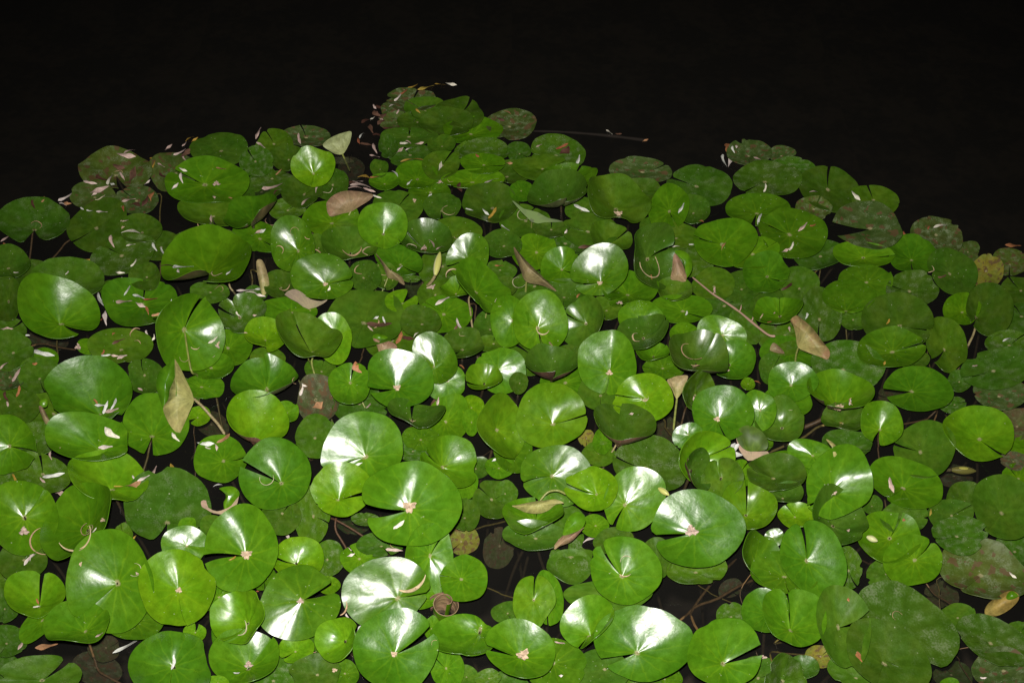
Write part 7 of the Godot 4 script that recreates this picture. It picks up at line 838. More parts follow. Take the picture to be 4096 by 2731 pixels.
# name, label, origin, across, up, apex, outlines [colour, star-shaped, points], stem
var FOLDED := [
	["folded_pad","pale green folded lily leaf standing up against the black water",[-0.3884,0.0217,-0.6256,0.996,-0.0574,-0.0684,0,0.766,-0.6428,0.0084,-0.0225],[["pale",true,[-0.0376,-0.0029,-0.018,0.0138,0.0039,0.023,0.0263,0.0273,0.0245,0.0073,0.0195,-0.0049,0.0084,-0.0225,-0.0062,-0.0238,-0.0207,-0.0173]]],["g",0.002,[0.0059,-0.0182,0.0133, 0.0143,-0.0249,0.032, 0.0258,-0.0317,0.0595]]],
	["folded_pad","brown-pink fan of a folded lily leaf showing its veined underside, far left of centre",[-0.3531,0.0348,-0.3951,0.9901,-0.0938,-0.1049,0,0.7456,-0.6664,0.0103,-0.0188],[["pink",true,[-0.0413,-0.0043,-0.0378,0.0038,-0.0286,0.0131,-0.0102,0.0225,0.0105,0.0246,0.0358,0.0219,0.057,0.0168,0.0496,0.0047,0.0311,-0.0071,0.0103,-0.02,-0.0058,-0.0236,-0.0311,-0.0307,-0.039,-0.0216]]],["g",0.0019,[0.0101,-0.0156,0.0107, 0.0032,-0.0256,0.0203, -0.0037,-0.0356,0.03]]],
	["folded_pad","small green folded lily leaf on a short stem, just left of the drooping dark pad",[0.0483,0.0384,-0.3514,0.9994,-0.0248,-0.0239,0,0.6937,-0.7203,-0.0072,-0.0157],[["green2",false,[-0.0484,0.0271,-0.0346,0.0191,-0.0232,0.01,0.0066,0.0032,0.0272,-0.0082,0.0593,-0.0161,0.0203,-0.0178,-0.0072,-0.0175]]],["g",0.0016,[-0.0067,-0.0118,0.0111, -0.0073,-0.0384,0.0018]]],
	["folded_pad","slender brown triangle of a folded lily leaf, left of the shining tilted pad",[0.0337,0.0492,-0.1617,0.9954,0.0693,0.0663,0,0.6911,-0.7228,-0.0055,-0.026],[["brown",true,[-0.0306,0.0442,-0.0208,0.0342,-0.0033,0.0144,0.0207,-0.0099,0.0555,-0.0451,0.0272,-0.0339,-0.0055,-0.026,-0.0164,-0.003,-0.0273,0.0255]]],["g",0.0022,[-0.005,-0.0183,0.0169, -0.0063,-0.0492,0.0165]]],
	["folded_pad","upright lily leaf, half tan-backed and half glossy green, above the twig",[0.3383,0.0606,-0.155,0.9995,0.0214,0.0219,0,0.7159,-0.6982,-0.009,-0.0291],[["pink",true,[-0.0154,0.0251,-0.0035,0.0142,0.0083,-0.014,0.0094,-0.0248,0.0079,-0.0318,-0.009,-0.028,-0.0219,-0.0248,-0.0197,-0.0074]], ["lime",true,[-0.0132,0.0316,-0.0002,0.032,0.0127,0.025,0.0213,0.0077,0.0191,-0.0097,0.0094,-0.0227,0.0062,-0.0053,-0.0003,0.0099,-0.0111,0.0229]]],null],
	["folded_pad","small brown wedge of leaf under the pad with the curled thread",[0.0858,0.0295,0.0608,0.9997,0.0203,0.0164,0,0.6292,-0.7773,-0.0136,0.0001],[["brown",true,[-0.0155,0.022,-0.0032,0.0105,0.0153,-0.0083,0.0163,-0.0108,0.005,-0.0103,-0.0053,-0.0041,-0.0125,0.0011]]],["g",0.0014,[-0.0135,-0.0009,-0.001, -0.016,-0.0295,-0.0097]]],
	["folded_pad","tan fan-shaped lily leaf underside on a long pale stem, mid right",[0.2991,0.079,0.1951,0.9731,0.1759,0.1485,0,0.6452,-0.7641,-0.0011,-0.0234],[["tan",true,[-0.0193,0.0085,-0.0104,0.0132,0.0014,0.0169,0.0181,0.0166,0.016,0.0058,0.0109,-0.0078,-0.0011,-0.0243,-0.005,-0.0213,-0.0107,-0.0075]]],["g",0.002,[-0.0013,-0.0154,0.0162, -0.003,-0.0472,0.0251, -0.0044,-0.079,0.0358]]],
	["folded_pad","large red-brown fan of a folded lily leaf on a pale stem, right side",[0.5591,0.0607,0.047,0.9646,0.201,0.1706,0,0.6472,-0.7623,-0.0191,-0.0212],[["redgreen",true,[-0.0318,0.031,-0.0225,0.0391,-0.0174,0.0389,-0.0075,0.0303,0.0064,0.0174,0.0161,0.0047,0.0258,-0.01,0.0394,-0.03,0.035,-0.0452,0.0211,-0.0398,0.0012,-0.032,-0.0187,-0.0212,-0.0223,-0.0004,-0.026,0.0184]]],["g",0.0019,[-0.0178,-0.0181,0.0122, -0.0188,-0.0394,0.011, -0.0172,-0.0607,0.01]]],
	["folded_pad","small brown triangle of leaf behind the red-brown fan",[0.5061,0.0164,0.0374,0.999,0.0325,0.0294,0,0.6706,-0.7419,-0.0122,-0.0003],[["brown",true,[-0.0122,-0.0003,-0.0037,0.0132,0.0157,-0.0067,0.0002,-0.0062]]],null],
	["folded_pad","wavy olive-tan leaf seen edge-on with an arching stem, above a glossy pad",[0.0439,0.0462,0.4497,0.9919,0.1023,0.075,0,0.5913,-0.8064,0.0039,0.0102],[["olive",true,[-0.0443,0.0005,-0.0331,0.0023,-0.0072,0.0075,0.0169,0.0101,0.0298,0.0109,0.0441,0.0044,0.0298,0.0017,0.0168,-0.0082,0.0002,-0.013,-0.0202,-0.011,-0.0331,-0.0051]]],["g",0.0019,[0.0039,0.0051,-0.0078, 0.0168,0.0151,-0.0173, 0.0334,0.0151,-0.021, 0.0479,0.0151,-0.0125]]],
	["folded_pad","greyish folded leaf edge on a stem, below the pad with white fan of sheen",[-0.4025,0.0415,-0.0812,0.9903,-0.1031,-0.0936,0,0.6719,-0.7406,0.0048,-0.0211],[["brown",false,[-0.0436,0.0065,-0.029,0.0174,-0.0163,0.0155,-0.0036,0.0071,0.0071,-0.0014,0.0283,-0.0053,0.0399,-0.0009,0.0326,-0.0096,0.0031,-0.0212,-0.0182,-0.0082]]],["g",0.0017,[0.0046,-0.0151,0.0142, 0.0103,-0.0283,0.0155, 0.016,-0.0415,0.0163]]],
	["folded_pad","narrow brown folded leaf pointing right, on a thin stem, centre",[-0.2462,0.0321,-0.1755,0.9965,-0.0599,-0.0578,0,0.6942,-0.7198,-0.004,-0.014],[["brown",true,[-0.0282,0.0336,-0.0216,0.0281,-0.0063,0.0084,0.0113,-0.0046,0.0233,-0.0111,0.0293,-0.0287,0.0091,-0.0178,-0.004,-0.014,-0.0128,0.0062]]],["g",0.0013,[-0.0045,-0.0106,0.01, -0.0105,-0.0213,0.0227, -0.018,-0.0321,0.0353]]],
	["folded_pad","small curled lily leaf, brown outside and green inside, centre",[-0.247,0.0283,0.0307,0.9845,-0.1306,-0.1173,0,0.6682,-0.744,-0.0048,-0.0243],[["pink",true,[-0.0185,0.0078,-0.0029,0.0038,0.0158,0.002,0.0263,-0.0062,0.0253,-0.0146,0.0056,-0.0278,-0.0048,-0.0243,-0.0112,-0.0067]], ["lime",true,[-0.0196,0.0099,-0.0155,0.0162,-0.0051,0.0168,0.0074,0.0123,0.0169,0.0016,-0.0029,0.0034,-0.0165,0.0057]]],null],
	["folded_pad","tall lily leaf folded lengthwise, olive underside facing right, on a thick stem",[-0.6104,0.0769,0.2098,0.9857,-0.134,-0.1025,0,0.6077,-0.7941,0.0376,-0.0114],[["olive",true,[0.0016,0.0593,0.0097,0.0476,0.022,0.0242,0.0376,-0.011,0.0317,-0.0348,0.0177,-0.0703,0.0141,-0.0754,0.0024,-0.0666,-0.0097,-0.0473,-0.0151,-0.0298,-0.0071,-0.0139,-0.0041,0.0058,0.0046,0.0297,0.0051,0.0436]], ["green",true,[0.0016,0.0593,-0.0114,0.0491,-0.0261,0.0349,-0.0291,0.0132,-0.0245,-0.0064,-0.0141,-0.0307,-0.0071,-0.0139,-0.0041,0.0058,0.0046,0.0297]]],["o",0.0026,[0.0363,-0.0126,0.0046, 0.0496,-0.0287,0.0076, 0.0644,-0.0448,0.0167, 0.0769,-0.0608,0.0232, 0.0879,-0.0769,0.0325]]],
	["folded_pad","small rolled leaf with a brown back, between two left-edge pads",[-0.8435,0.048,0.2276,0.9779,-0.1646,-0.1291,0,0.6171,-0.7869,0.0011,-0.0238],[["brown",true,[-0.0096,0.0054,-0.0031,0.0056,0.0081,-0.0139,0.0142,-0.0236,0.0049,-0.0257,-0.0032,-0.0121]], ["lime",true,[-0.009,0.0133,-0.0046,0.0193,0.0038,0.0195,0.0044,0.0073,-0.0059,0.0051]]],null],
	["folded_pad","curled brown-backed leaf shaped like a hook, below the white flower petal",[-0.4947,0.032,0.4302,0.989,-0.1217,-0.0839,0,0.5677,-0.8232,0.0048,-0.0163],[["pink",false,[0.0274,0.0109,0.021,-0.0124,0.0067,-0.02,-0.0134,-0.0184,-0.0245,-0.013,-0.0338,-0.0076,-0.0351,0.0016,-0.027,0.0027,-0.0228,-0.0093,-0.008,-0.015,0.0045,-0.0112,0.0152,-0.0051]], ["lime",true,[-0.006,0.0243,0.0139,0.0283,0.0261,0.0211,0.0274,0.0109,0.0152,-0.0051,0.0045,-0.0108,0.0022,0.0003,0.0055,0.0096,0.0015,0.0188]]],null],
	["folded_pad","small tan leaf back behind the glossy right-hand pad",[0.5427,0.1157,0.3814,0.9591,0.2313,0.1631,0,0.5762,-0.8173,0.0004,-0.0146],[["olive",true,[-0.0109,0.0154,-0.0012,0.0104,0.0073,-0.0001,0.006,-0.0111,0.0004,-0.0146,-0.0016,0.0002]]],null],
	["folded_pad","young curled lily leaf, green above and red-brown beneath, right of the flower",[0.4217,0.0396,0.3038,0.9786,0.1544,0.1357,0,0.66,-0.7513,0.0009,-0.0274],[["green2",true,[-0.025,0.0187,-0.0192,0.0283,-0.0077,0.0336,0.0056,0.032,0.0206,0.0223,0.03,0.007,0.0277,-0.0083,0.0087,-0.0121,-0.0083,-0.0101,-0.0214,0.0033]], ["pink",false,[-0.0251,0.0149,-0.0177,-0.0005,-0.0083,-0.0101,0.0125,-0.0125,0.0297,-0.0122,0.0296,-0.0217,0.0104,-0.0255,-0.0048,-0.0284,-0.016,-0.0159,-0.0225,-0.0024]]],null],
	["folded_pad","small spoon-shaped green leaf with a red-brown twisted stalk end",[0.099,0.0538,0.5086,0.9958,0.0744,0.0532,0,0.5816,-0.8135,-0.0281,-0.0291],[["lime",true,[-0.0144,-0.0078,-0.0125,0.0047,-0.007,0.0191,0.0039,0.0294,0.0129,0.0301,0.021,0.0225,0.0227,0.0135,0.0163,0.0028,0.0018,-0.0043]], ["pink",true,[-0.0144,-0.0078,0.0018,-0.0043,0.0163,0.0028,0.0199,0.0046,0.0108,-0.0061,-0.0019,-0.0185,-0.02,-0.0256,-0.0281,-0.0309,-0.029,-0.0238]]],null],
	["leaf_bud","rolled brown and yellow lily leaf bud on a stem, lower right edge",[0.7928,0.0265,0.6311,0.9124,0.3437,0.2221,0,0.5427,-0.8399,-0.0316,-0.0214],[["bud",true,[-0.0316,-0.0214,-0.0316,-0.0101,-0.0225,0,-0.0048,0.0117,0.0105,0.0161,0.0215,0.0085,0.0173,-0.0026,0.0013,-0.016,-0.0159,-0.0234]], ["lime",true,[0.0042,0.0097,0.0121,0.0152,0.0211,0.0079,0.0144,0.0026,0.0035,0.0015]]],["b",0.0024,[-0.0277,-0.0225,0.0098, -0.0471,-0.0275,0.0147, -0.0815,-0.0325,0.0165]]],
	["torn_pad","ragged decayed lily leaf with jagged edges and a hole, bottom centre",[0.1031,0.006,0.5297,1,0,0,0,0,-1,-0.0049,0.0059],[["old",false,[-0.0414,-0.0032,-0.0374,0.0174,-0.0246,0.0185,-0.012,0.0128,-0.0079,0.0289,-0.0113,0.0381,-0.0035,0.0522,0.0074,0.0486,0.0177,0.0522,0.0181,0.0381,0.014,0.0266,0.0192,0.0197,0.0319,0.0174,0.0294,-0.0009,0.0236,-0.01,0.0212,-0.0235,0.0157,-0.0268,0.0163,-0.0346,0.0114,-0.0479,0.0042,-0.0468,-0.0027,-0.0391,-0.0116,-0.0368,-0.0153,-0.0413,-0.0258,-0.0302,-0.0364,-0.0212]]],null],
	["folded_pad","old rolled brown leaf sheath near the upper left middle",[-0.5004,0.0357,-0.1569,0.9907,-0.0999,-0.0926,0,0.6795,-0.7336,0.0012,-0.0412],[["tan",true,[-0.0125,0.0265,-0.0018,0.031,0.007,0.0136,0.0139,-0.0213,0.0012,-0.0412,-0.0078,-0.0085]]],null],
]
var TWIG := [0.3642,0.0215,-0.1672, 0.3814,0.0221,-0.1417, 0.4004,0.0226,-0.1148, 0.4216,0.0231,-0.0916, 0.4461,0.0236,-0.0622, 0.466,0.0241,-0.0327, 0.493,0.0247,0.0043, 0.5067,0.0252,0.0095]
var BRANCH := [0.0454,-0.012,-0.722, 0.1058,-0.012,-0.7198, 0.161,-0.012,-0.7133, 0.2059,-0.012,-0.7068, 0.2507,-0.012,-0.6982, 0.3124,-0.012,-0.6846]
var FLOWER := [0.3765,0.022,0.315]
var BUDS := [
	["pale yellow-green flower bud standing on a bent stalk, centre",[-0.1528,0.05,-0.1402,-0.1444,0.05,-0.1884,0.0074],[-0.1528,0.05,-0.1402, -0.1633,0.03,-0.1408, -0.1926,-0.02,-0.1594]],
	["yellow flower bud floating on its side in dark water, right edge",[0.7825,-0.006,0.323,0.8253,-0.006,0.326,0.0073],[0.7825,-0.006,0.323, 0.7782,-0.02,0.3119, 0.7855,-0.08,0.2632]],
	["small cream flower bud poking out from under a big pad, lower right",[0.5918,0.0334,0.5054,0.6081,0.0334,0.515,0.0051],null],
	["small open yellow bud between two shining pads, lower middle",[0.2455,0.0837,0.4427,0.262,0.0837,0.4581,0.0049],null],
]
var SPIRAL := [-0.1101,0.02,0.6429]

var used := {}
var top_mats := {}
var under_mats: Array = []
var stem_mats := {}
var patch_mats := {}
var litter_mats := {}
var lut := PackedByteArray()

func _ready() -> void:
	var cam := Camera3D.new()
	cam.name = "camera"
	cam.fov = 27.0
	cam.near = 0.05
	cam.far = 200.0
	cam.position = Vector3(0, 1.9, 2.0)
	cam.rotation_degrees = Vector3(-43.5, 0, 0)
	add_child(cam)
	cam.current = true

	var env := Environment.new()
	env.background_mode = Environment.BG_SKY
	var sky := Sky.new()
	var sm := ProceduralSkyMaterial.new()
	sm.sky_top_color = Color(0.010, 0.010, 0.011)
	sm.sky_horizon_color = Color(0.016, 0.015, 0.014)
	sm.ground_bottom_color = Color(0.010, 0.010, 0.010)
	sm.ground_horizon_color = Color(0.016, 0.015, 0.014)
	sky.sky_material = sm
	env.sky = sky
	env.tonemap_mode = Environment.TONE_MAPPER_LINEAR
	env.tonemap_exposure = 1.0
	env.sdfgi_enabled = true
	env.ssao_enabled = true
	env.ssil_enabled = true
	var we := WorldEnvironment.new()
	we.environment = env
	we.name = "environment"
	add_child(we)

	# the photographer's flash, a hand's breadth above the lens and a little to its left
	var flash := SpotLight3D.new()
	flash.name = "camera_flash"
	flash.light_color = Color(1.0, 0.985, 0.955)
	flash.light_energy = 10.9
	flash.light_size = 0.028
	flash.spot_range = 30.0
	flash.spot_angle = 39.0
	flash.spot_angle_attenuation = 1.0
	flash.spot_attenuation = 2.0
	flash.shadow_enabled = true
	flash.position = Vector3(-0.035, 1.9834, 1.9208)
	flash.rotation_degrees = Vector3(-44.5, 0, 0)
	add_child(flash)

	make_lut()
	make_materials()
	build_setting()
	build_pads()
	build_folded()
	build_rest()
	build_litter()

# ------------------------------------------------------------------ helpers
func called(base: String) -> String:
	var k: int = used.get(base, 0)
	used[base] = k + 1
	return base if k == 0 else "%s_%03d" % [base, k]

func thing(base: String, label: String, category: String, at: Vector3, group := "") -> Node3D:
	var o := Node3D.new()
	o.name = called(base)
	o.position = at
	add_child(o)
	tag(o, label, category, group)
	return o

func tag(o: Node, label: String, category: String, group := "") -> void:
	o.set_meta("label", label)
	o.set_meta("category", category)
	if group != "":
		o.set_meta("group", group)

func part(base: String, mesh: Mesh, parent: Node3D) -> MeshInstance3D:
	var m := MeshInstance3D.new()
	m.name = base
	m.mesh = mesh
	parent.add_child(m, true)
	return m

func v3(a: Array, i: int) -> Vector3:
	return Vector3(a[i], a[i + 1], a[i + 2])

func pts3(a: Array) -> PackedVector3Array:
	var r := PackedVector3Array()
	for i in range(0, a.size(), 3):
		r.append(v3(a, i))
	return r

# a sheet with thickness from a grid of points; surface 0 is its upper side and edges, surface 1 its lower side
func shell(g: PackedVector3Array, rows: int, cols: int, uv: PackedVector2Array, th: float, m0: Material, m1: Material, closed := false, face := Vector3.UP, keep: ArrayMesh = null) -> ArrayMesh:
	var nr := PackedVector3Array()
	nr.resize(g.size())
	var idx := PackedInt32Array()
	for r in rows - 1:
		for c in cols - 1:
			var a := r * cols + c
			var b := a + 1
			var d := a + cols
			var e := d + 1
			var f1 := (g[b] - g[a]).cross(g[d] - g[a])
			var f2 := (g[e] - g[b]).cross(g[d] - g[b])
			nr[a] += f1; nr[b] += f1; nr[d] += f1
			nr[b] += f2; nr[e] += f2; nr[d] += f2
			idx.append_array(PackedInt32Array([a, b, d, b, e, d]))
	if closed:
		for r in rows:
			var s := nr[r * cols] + nr[r * cols + cols - 1]
			nr[r * cols] = s
			nr[r * cols + cols - 1] = s
	var sum := Vector3.ZERO
	for v in nr:
		sum += v
	var flip := sum.dot(face) < 0.0
	for i in nr.size():
		nr[i] = nr[i].normalized() * (-1.0 if flip else 1.0)
		if nr[i].length_squared() < 0.5:
			nr[i] = face
	if not flip:
		for i in range(0, idx.size(), 3):
			var q := idx[i + 1]
			idx[i + 1] = idx[i + 2]
			idx[i + 2] = q
	var low := PackedVector3Array()
	low.resize(g.size())
	for i in g.size():
		low[i] = g[i] - nr[i] * th
	var v0 := g.duplicate()
	var n0 := nr.duplicate()
	var u0 := uv.duplicate()
	var i0 := idx.duplicate()
	# the edge strips
	var loops: Array = []
	var outer := PackedInt32Array()
	for c in cols:
		outer.append((rows - 1) * cols + c)
	loops.append(outer)
	if not closed:
		var s1 := PackedInt32Array()
		var s2 := PackedInt32Array()
		for r in rows:
			s1.append(r * cols)
			s2.append(r * cols + cols - 1)
		loops.append(s1)
		loops.append(s2)
	for l: PackedInt32Array in loops:
		var at := v0.size()
		for k in int(l.size()):
			var i: int = l[k]
			var tang := g[l[mini(k + 1, l.size() - 1)]] - g[l[maxi(k - 1, 0)]]
			var side := tang.cross(nr[i]).normalized()
			var inner := g[rows / 2 * cols + cols / 2]
			if side.dot(g[i] - inner) < 0.0:
				side = -side
			v0.append(g[i]); v0.append(low[i])
			n0.append((side + nr[i] * 0.6).normalized()); n0.append((side - nr[i] * 0.6).normalized())
			u0.append(uv[i]); u0.append(uv[i])
		for k in l.size() - 1:
			var a := at + k * 2
			i0.append_array(PackedInt32Array([a, a + 1, a + 2, a + 1, a + 3, a + 2]))
	var mesh := keep if keep != null else ArrayMesh.new()
	var A := []
	A.resize(Mesh.ARRAY_MAX)
	A[Mesh.ARRAY_VERTEX] = v0
	A[Mesh.ARRAY_NORMAL] = n0
	A[Mesh.ARRAY_TEX_UV] = u0
	A[Mesh.ARRAY_INDEX] = orient(v0, n0, i0)
	mesh.add_surface_from_arrays(Mesh.PRIMITIVE_TRIANGLES, A)
	mesh.surface_set_material(mesh.get_surface_count() - 1, m0)
	var n1 := PackedVector3Array()
	for v in nr:
		n1.append(-v)
	var i1 := PackedInt32Array()
	for i in range(0, idx.size(), 3):
		i1.append_array(PackedInt32Array([idx[i], idx[i + 2], idx[i + 1]]))
	var Bm := []
	Bm.resize(Mesh.ARRAY_MAX)
	Bm[Mesh.ARRAY_VERTEX] = low
	Bm[Mesh.ARRAY_NORMAL] = n1
	Bm[Mesh.ARRAY_TEX_UV] = uv
	Bm[Mesh.ARRAY_INDEX] = orient(low, n1, i1)
	mesh.add_surface_from_arrays(Mesh.PRIMITIVE_TRIANGLES, Bm)
	mesh.surface_set_material(mesh.get_surface_count() - 1, m1)
	return mesh

# turn every triangle so that its front agrees with its normals
func orient(v: PackedVector3Array, n: PackedVector3Array, idx: PackedInt32Array) -> PackedInt32Array:
	for i in range(0, idx.size(), 3):
		var a := idx[i]
		var b := idx[i + 1]
		var c := idx[i + 2]
		if (v[b] - v[a]).cross(v[c] - v[a]).dot(n[a] + n[b] + n[c]) > 0.0:
			idx[i + 1] = c
			idx[i + 2] = b
	return idx

func curve_through(p: PackedVector3Array, per := 4) -> PackedVector3Array:
	var r := PackedVector3Array()
	for i in p.size() - 1:
		var a := p[maxi(i - 1, 0)]
		var d := p[mini(i + 2, p.size() - 1)]
		for k in per:
			r.append(p[i].cubic_interpolate(p[i + 1], a, d, float(k) / per))
	r.append(p[p.size() - 1])
	return r

func tube(p: PackedVector3Array, r0: float, r1: float, mat: Material, sides := 7, wob := 0.0, seed := 0) -> ArrayMesh:
	var g := PackedVector3Array()
	var uv := PackedVector2Array()
	var n := p.size()
	var rg := RandomNumberGenerator.new()
	rg.seed = seed
	var ref := Vector3(0.3, 0.1, 0.9).normalized()
	for i in n:
		var t := (p[mini(i + 1, n - 1)] - p[maxi(i - 1, 0)]).normalized()
		var a := t.cross(ref).normalized()
		var b := t.cross(a)
		var f := float(i) / (n - 1)
		var r := lerpf(r0, r1, f) * (1.0 + rg.randf_range(-wob, wob))
		if i == 0 or i == n - 1:
			r *= 0.55
		for k in sides + 1:
			var w := TAU * k / sides
			g.append(p[i] + (a * cos(w) + b * sin(w)) * r)
			uv.append(Vector2(float(k) / sides, f * 6.0))
	var idx := PackedInt32Array()
	var nr := PackedVector3Array()
	nr.resize(g.size())
	for i in n:
		for k in sides + 1:
			nr[i * (sides + 1) + k] = (g[i * (sides + 1) + k] - p[i]).normalized()
	for i in n - 1:
		for k in sides:
			var a := i * (sides + 1) + k
			idx.append_array(PackedInt32Array([a, a + sides + 1, a + 1, a + 1, a + sides + 1, a + sides + 2]))
	for e in [0, n - 1]:
		var at := g.size()
		g.append(p[e]); nr.append((p[e] - p[clampi(e - 1, 1, n - 2)]).normalized() if e > 0 else (p[0] - p[1]).normalized()); uv.append(Vector2(0.5, 0.5))
		for k in sides:
			idx.append_array(PackedInt32Array([at, e * (sides + 1) + k, e * (sides + 1) + k + 1]))
	var A := []
	A.resize(Mesh.ARRAY_MAX)
	A[Mesh.ARRAY_VERTEX] = g
	A[Mesh.ARRAY_NORMAL] = nr
	A[Mesh.ARRAY_TEX_UV] = uv
	A[Mesh.ARRAY_INDEX] = orient(g, nr, idx)
	var mesh := ArrayMesh.new()
	mesh.add_surface_from_arrays(Mesh.PRIMITIVE_TRIANGLES, A)
	mesh.surface_set_material(0, mat)
	return mesh

# ------------------------------------------------------------------ materials
func make_lut() -> void:
	lut.resize(2048)
	for i in 2048:
		var c := i / 2047.0
		var s := 12.92 * c if c < 0.0031308 else 1.055 * pow(c, 1.0 / 2.4) - 0.055
		lut[i] = clampi(int(round(s * 255.0)), 0, 255)

func noise_bytes(n: int, seed: int, freq: float, oct := 3, kind := FastNoiseLite.TYPE_SIMPLEX_SMOOTH) -> PackedByteArray:
	var f := FastNoiseLite.new()
	f.noise_type = kind
	f.seed = seed
	f.frequency = freq
	f.fractal_octaves = oct
	var im := f.get_image(n, n)
	im.convert(Image.FORMAT_L8)
	return im.get_data()

# colour and roughness of one lily leaf; base and alt are linear colours
func leaf_maps(seed: int, base: Vector3, alt: Vector3, film: float, speck: float, brown: float, rough: float, vein: float) -> Array:
	var n := 320
	var big := noise_bytes(n, seed, 0.009, 3)
	var mid := noise_bytes(n, seed + 11, 0.03, 4)
	var fine := noise_bytes(n, seed + 23, 0.16, 2)
	var patch := noise_bytes(n, seed + 37, 0.018, 5)
	var dots := noise_bytes(n, seed + 51, 0.19, 1, FastNoiseLite.TYPE_VALUE_CUBIC)
	var rot := noise_bytes(n, seed + 67, 0.02, 3)
	var col := PackedByteArray()
	col.resize(n * n * 3)
	var rgh := PackedByteArray()
	rgh.resize(n * n)
	var filmc := Vector3(0.115, 0.160, 0.066)
	var brownc := Vector3(0.095, 0.055, 0.022)
	var i := 0
	for y in n:
		var dy := (y + 0.5) / n - 0.5
		for x in n:
			var dx := (x + 0.5) / n - 0.5
			var b := big[i] / 255.0
			var m := mid[i] / 255.0
			var f := fine[i] / 255.0
			var c := base.lerp(alt, clampf((b - 0.3) * 2.2, 0.0, 1.0)) * (0.80 + 0.40 * m) * (0.92 + 0.16 * f)
			var rad := sqrt(dx * dx + dy * dy)
			var rr := rough + (m - 0.5) * 0.10 + (f - 0.5) * 0.05
			if vein > 0.0 and rad > 0.01:
				var w := absf(sin(atan2(dy, dx) * 6.5 + (m - 0.5) * 0.9))
				var wv := clampf(1.0 - w * rad * 14.0, 0.0, 1.0) * vein * clampf(1.3 - rad * 2.6, 0.0, 1.0)
				c = c.lerp(Vector3(c.x * 1.5 + 0.02, c.y * 1.3 + 0.02, c.z * 1.3), wv)
			if film > 0.0:
				var q := patch[i] / 255.0 * 0.46 + m * 0.24 + f * 0.30
				var fm := smoothstep(0.42 - film * 0.06, 0.76 - film * 0.06, q) * minf(0.6, film * 0.9)
				c = c.lerp(filmc, clampf(fm, 0.0, 0.85))
				var dry := smoothstep(0.60, 0.76, patch[i] / 255.0 * 0.62 + f * 0.38) * film
				c = c.lerp(Vector3(0.30, 0.32, 0.22), clampf(dry * 0.45, 0.0, 0.5))
				rr += 0.3 * dry
				rr += 0.4 * fm
			if brown > 0.0:
				var q2 := rot[i] / 255.0
				var bm := smoothstep(0.72 - brown * 0.14, 0.78 - brown * 0.14, q2)
				c = c.lerp(brownc, bm * 0.85)
				rr += 0.25 * bm
			if speck > 0.0:
				var dm := smoothstep(0.93 - speck * 0.1, 0.97 - speck * 0.1, dots[i] / 255.0)
				c = c.lerp(Vector3(0.42, 0.43, 0.30), dm * 0.55)
				rr += 0.35 * dm
			var sc := smoothstep(0.030, 0.012, rad + (f - 0.5) * 0.02)
			c = c.lerp(Vector3(0.30, 0.27, 0.14), sc * 0.8)
			col[i * 3] = lut[clampi(int(c.x * 2047.0), 0, 2047)]
			col[i * 3 + 1] = lut[clampi(int(c.y * 2047.0), 0, 2047)]
			col[i * 3 + 2] = lut[clampi(int(c.z * 2047.0), 0, 2047)]
			rgh[i] = clampi(int(rr * 255.0), 30, 250)
			i += 1
	var t1 := ImageTexture.create_from_image(Image.create_from_data(n, n, false, Image.FORMAT_RGB8, col))
	var t2 := ImageTexture.create_from_image(Image.create_from_data(n, n, false, Image.FORMAT_L8, rgh))
	return [t1, t2]

# the back of a lily leaf: yellow-green where the veins meet at the stalk, red-brown towards the margin
func back_map(seed: int, inner: Vector3, outer: Vector3) -> ImageTexture:
	var n := 256
	var mid := noise_bytes(n, seed, 0.03, 4)
	var fine := noise_bytes(n, seed + 9, 0.12, 2)
	var col := PackedByteArray()
	col.resize(n * n * 3)
	var i := 0
	for y in n:
		var dy := (y + 0.5) / n - 0.5
		for x in n:
			var dx := (x + 0.5) / n - 0.5
			var rad := sqrt(dx * dx + dy * dy)
			var m := mid[i] / 255.0
			var w := absf(sin(atan2(dy, dx) * 9.0 + (m - 0.5) * 0.8))
			var v := clampf(1.0 - w * rad * 22.0, 0.0, 1.0)
			var k := smoothstep(0.05, 0.30, rad + (m - 0.5) * 0.22)
			var c := inner.lerp(outer, k) * (0.62 + 0.55 * m) * (0.85 + 0.3 * fine[i] / 255.0)
			c = c.lerp(inner * 1.25, v * 0.6)
			col[i * 3] = lut[clampi(int(c.x * 2047.0), 0, 2047)]
			col[i * 3 + 1] = lut[clampi(int(c.y * 2047.0), 0, 2047)]
			col[i * 3 + 2] = lut[clampi(int(c.z * 2047.0), 0, 2047)]
			i += 1
	return ImageTexture.create_from_image(Image.create_from_data(n, n, false, Image.FORMAT_RGB8, col))

func bump_map(seed: int, radial: float, grain: float, freq := 0.05) -> ImageTexture:
	var n := 384
	var a := noise_bytes(n, seed, freq, 3)
	var b := noise_bytes(n, seed + 5, 0.014, 2)
	var d := PackedByteArray()
	d.resize(n * n)
	var i := 0
	for y in n:
		var dy := (y + 0.5) / n - 0.5
		for x in n:
			var dx := (x + 0.5) / n - 0.5
			var rad := sqrt(dx * dx + dy * dy)
			var w := 0.5 + 0.5 * cos(atan2(dy, dx) * 13.0 + (b[i] / 255.0 - 0.5) * 3.0)
			var h := 0.25 + grain * (a[i] / 255.0 - 0.5) + 0.22 * (b[i] / 255.0) + radial * w * w * smoothstep(0.03, 0.2, rad)
			d[i] = clampi(int(h * 255.0), 0, 255)
			i += 1
	var im := Image.create_from_data(n, n, false, Image.FORMAT_L8, d)
	im.convert(Image.FORMAT_RGBA8)
	im.bump_map_to_normal_map(6.0)
	return ImageTexture.create_from_image(im)

func srgb(v: Vector3) -> Color:
	return Color(v.x, v.y, v.z).linear_to_srgb()

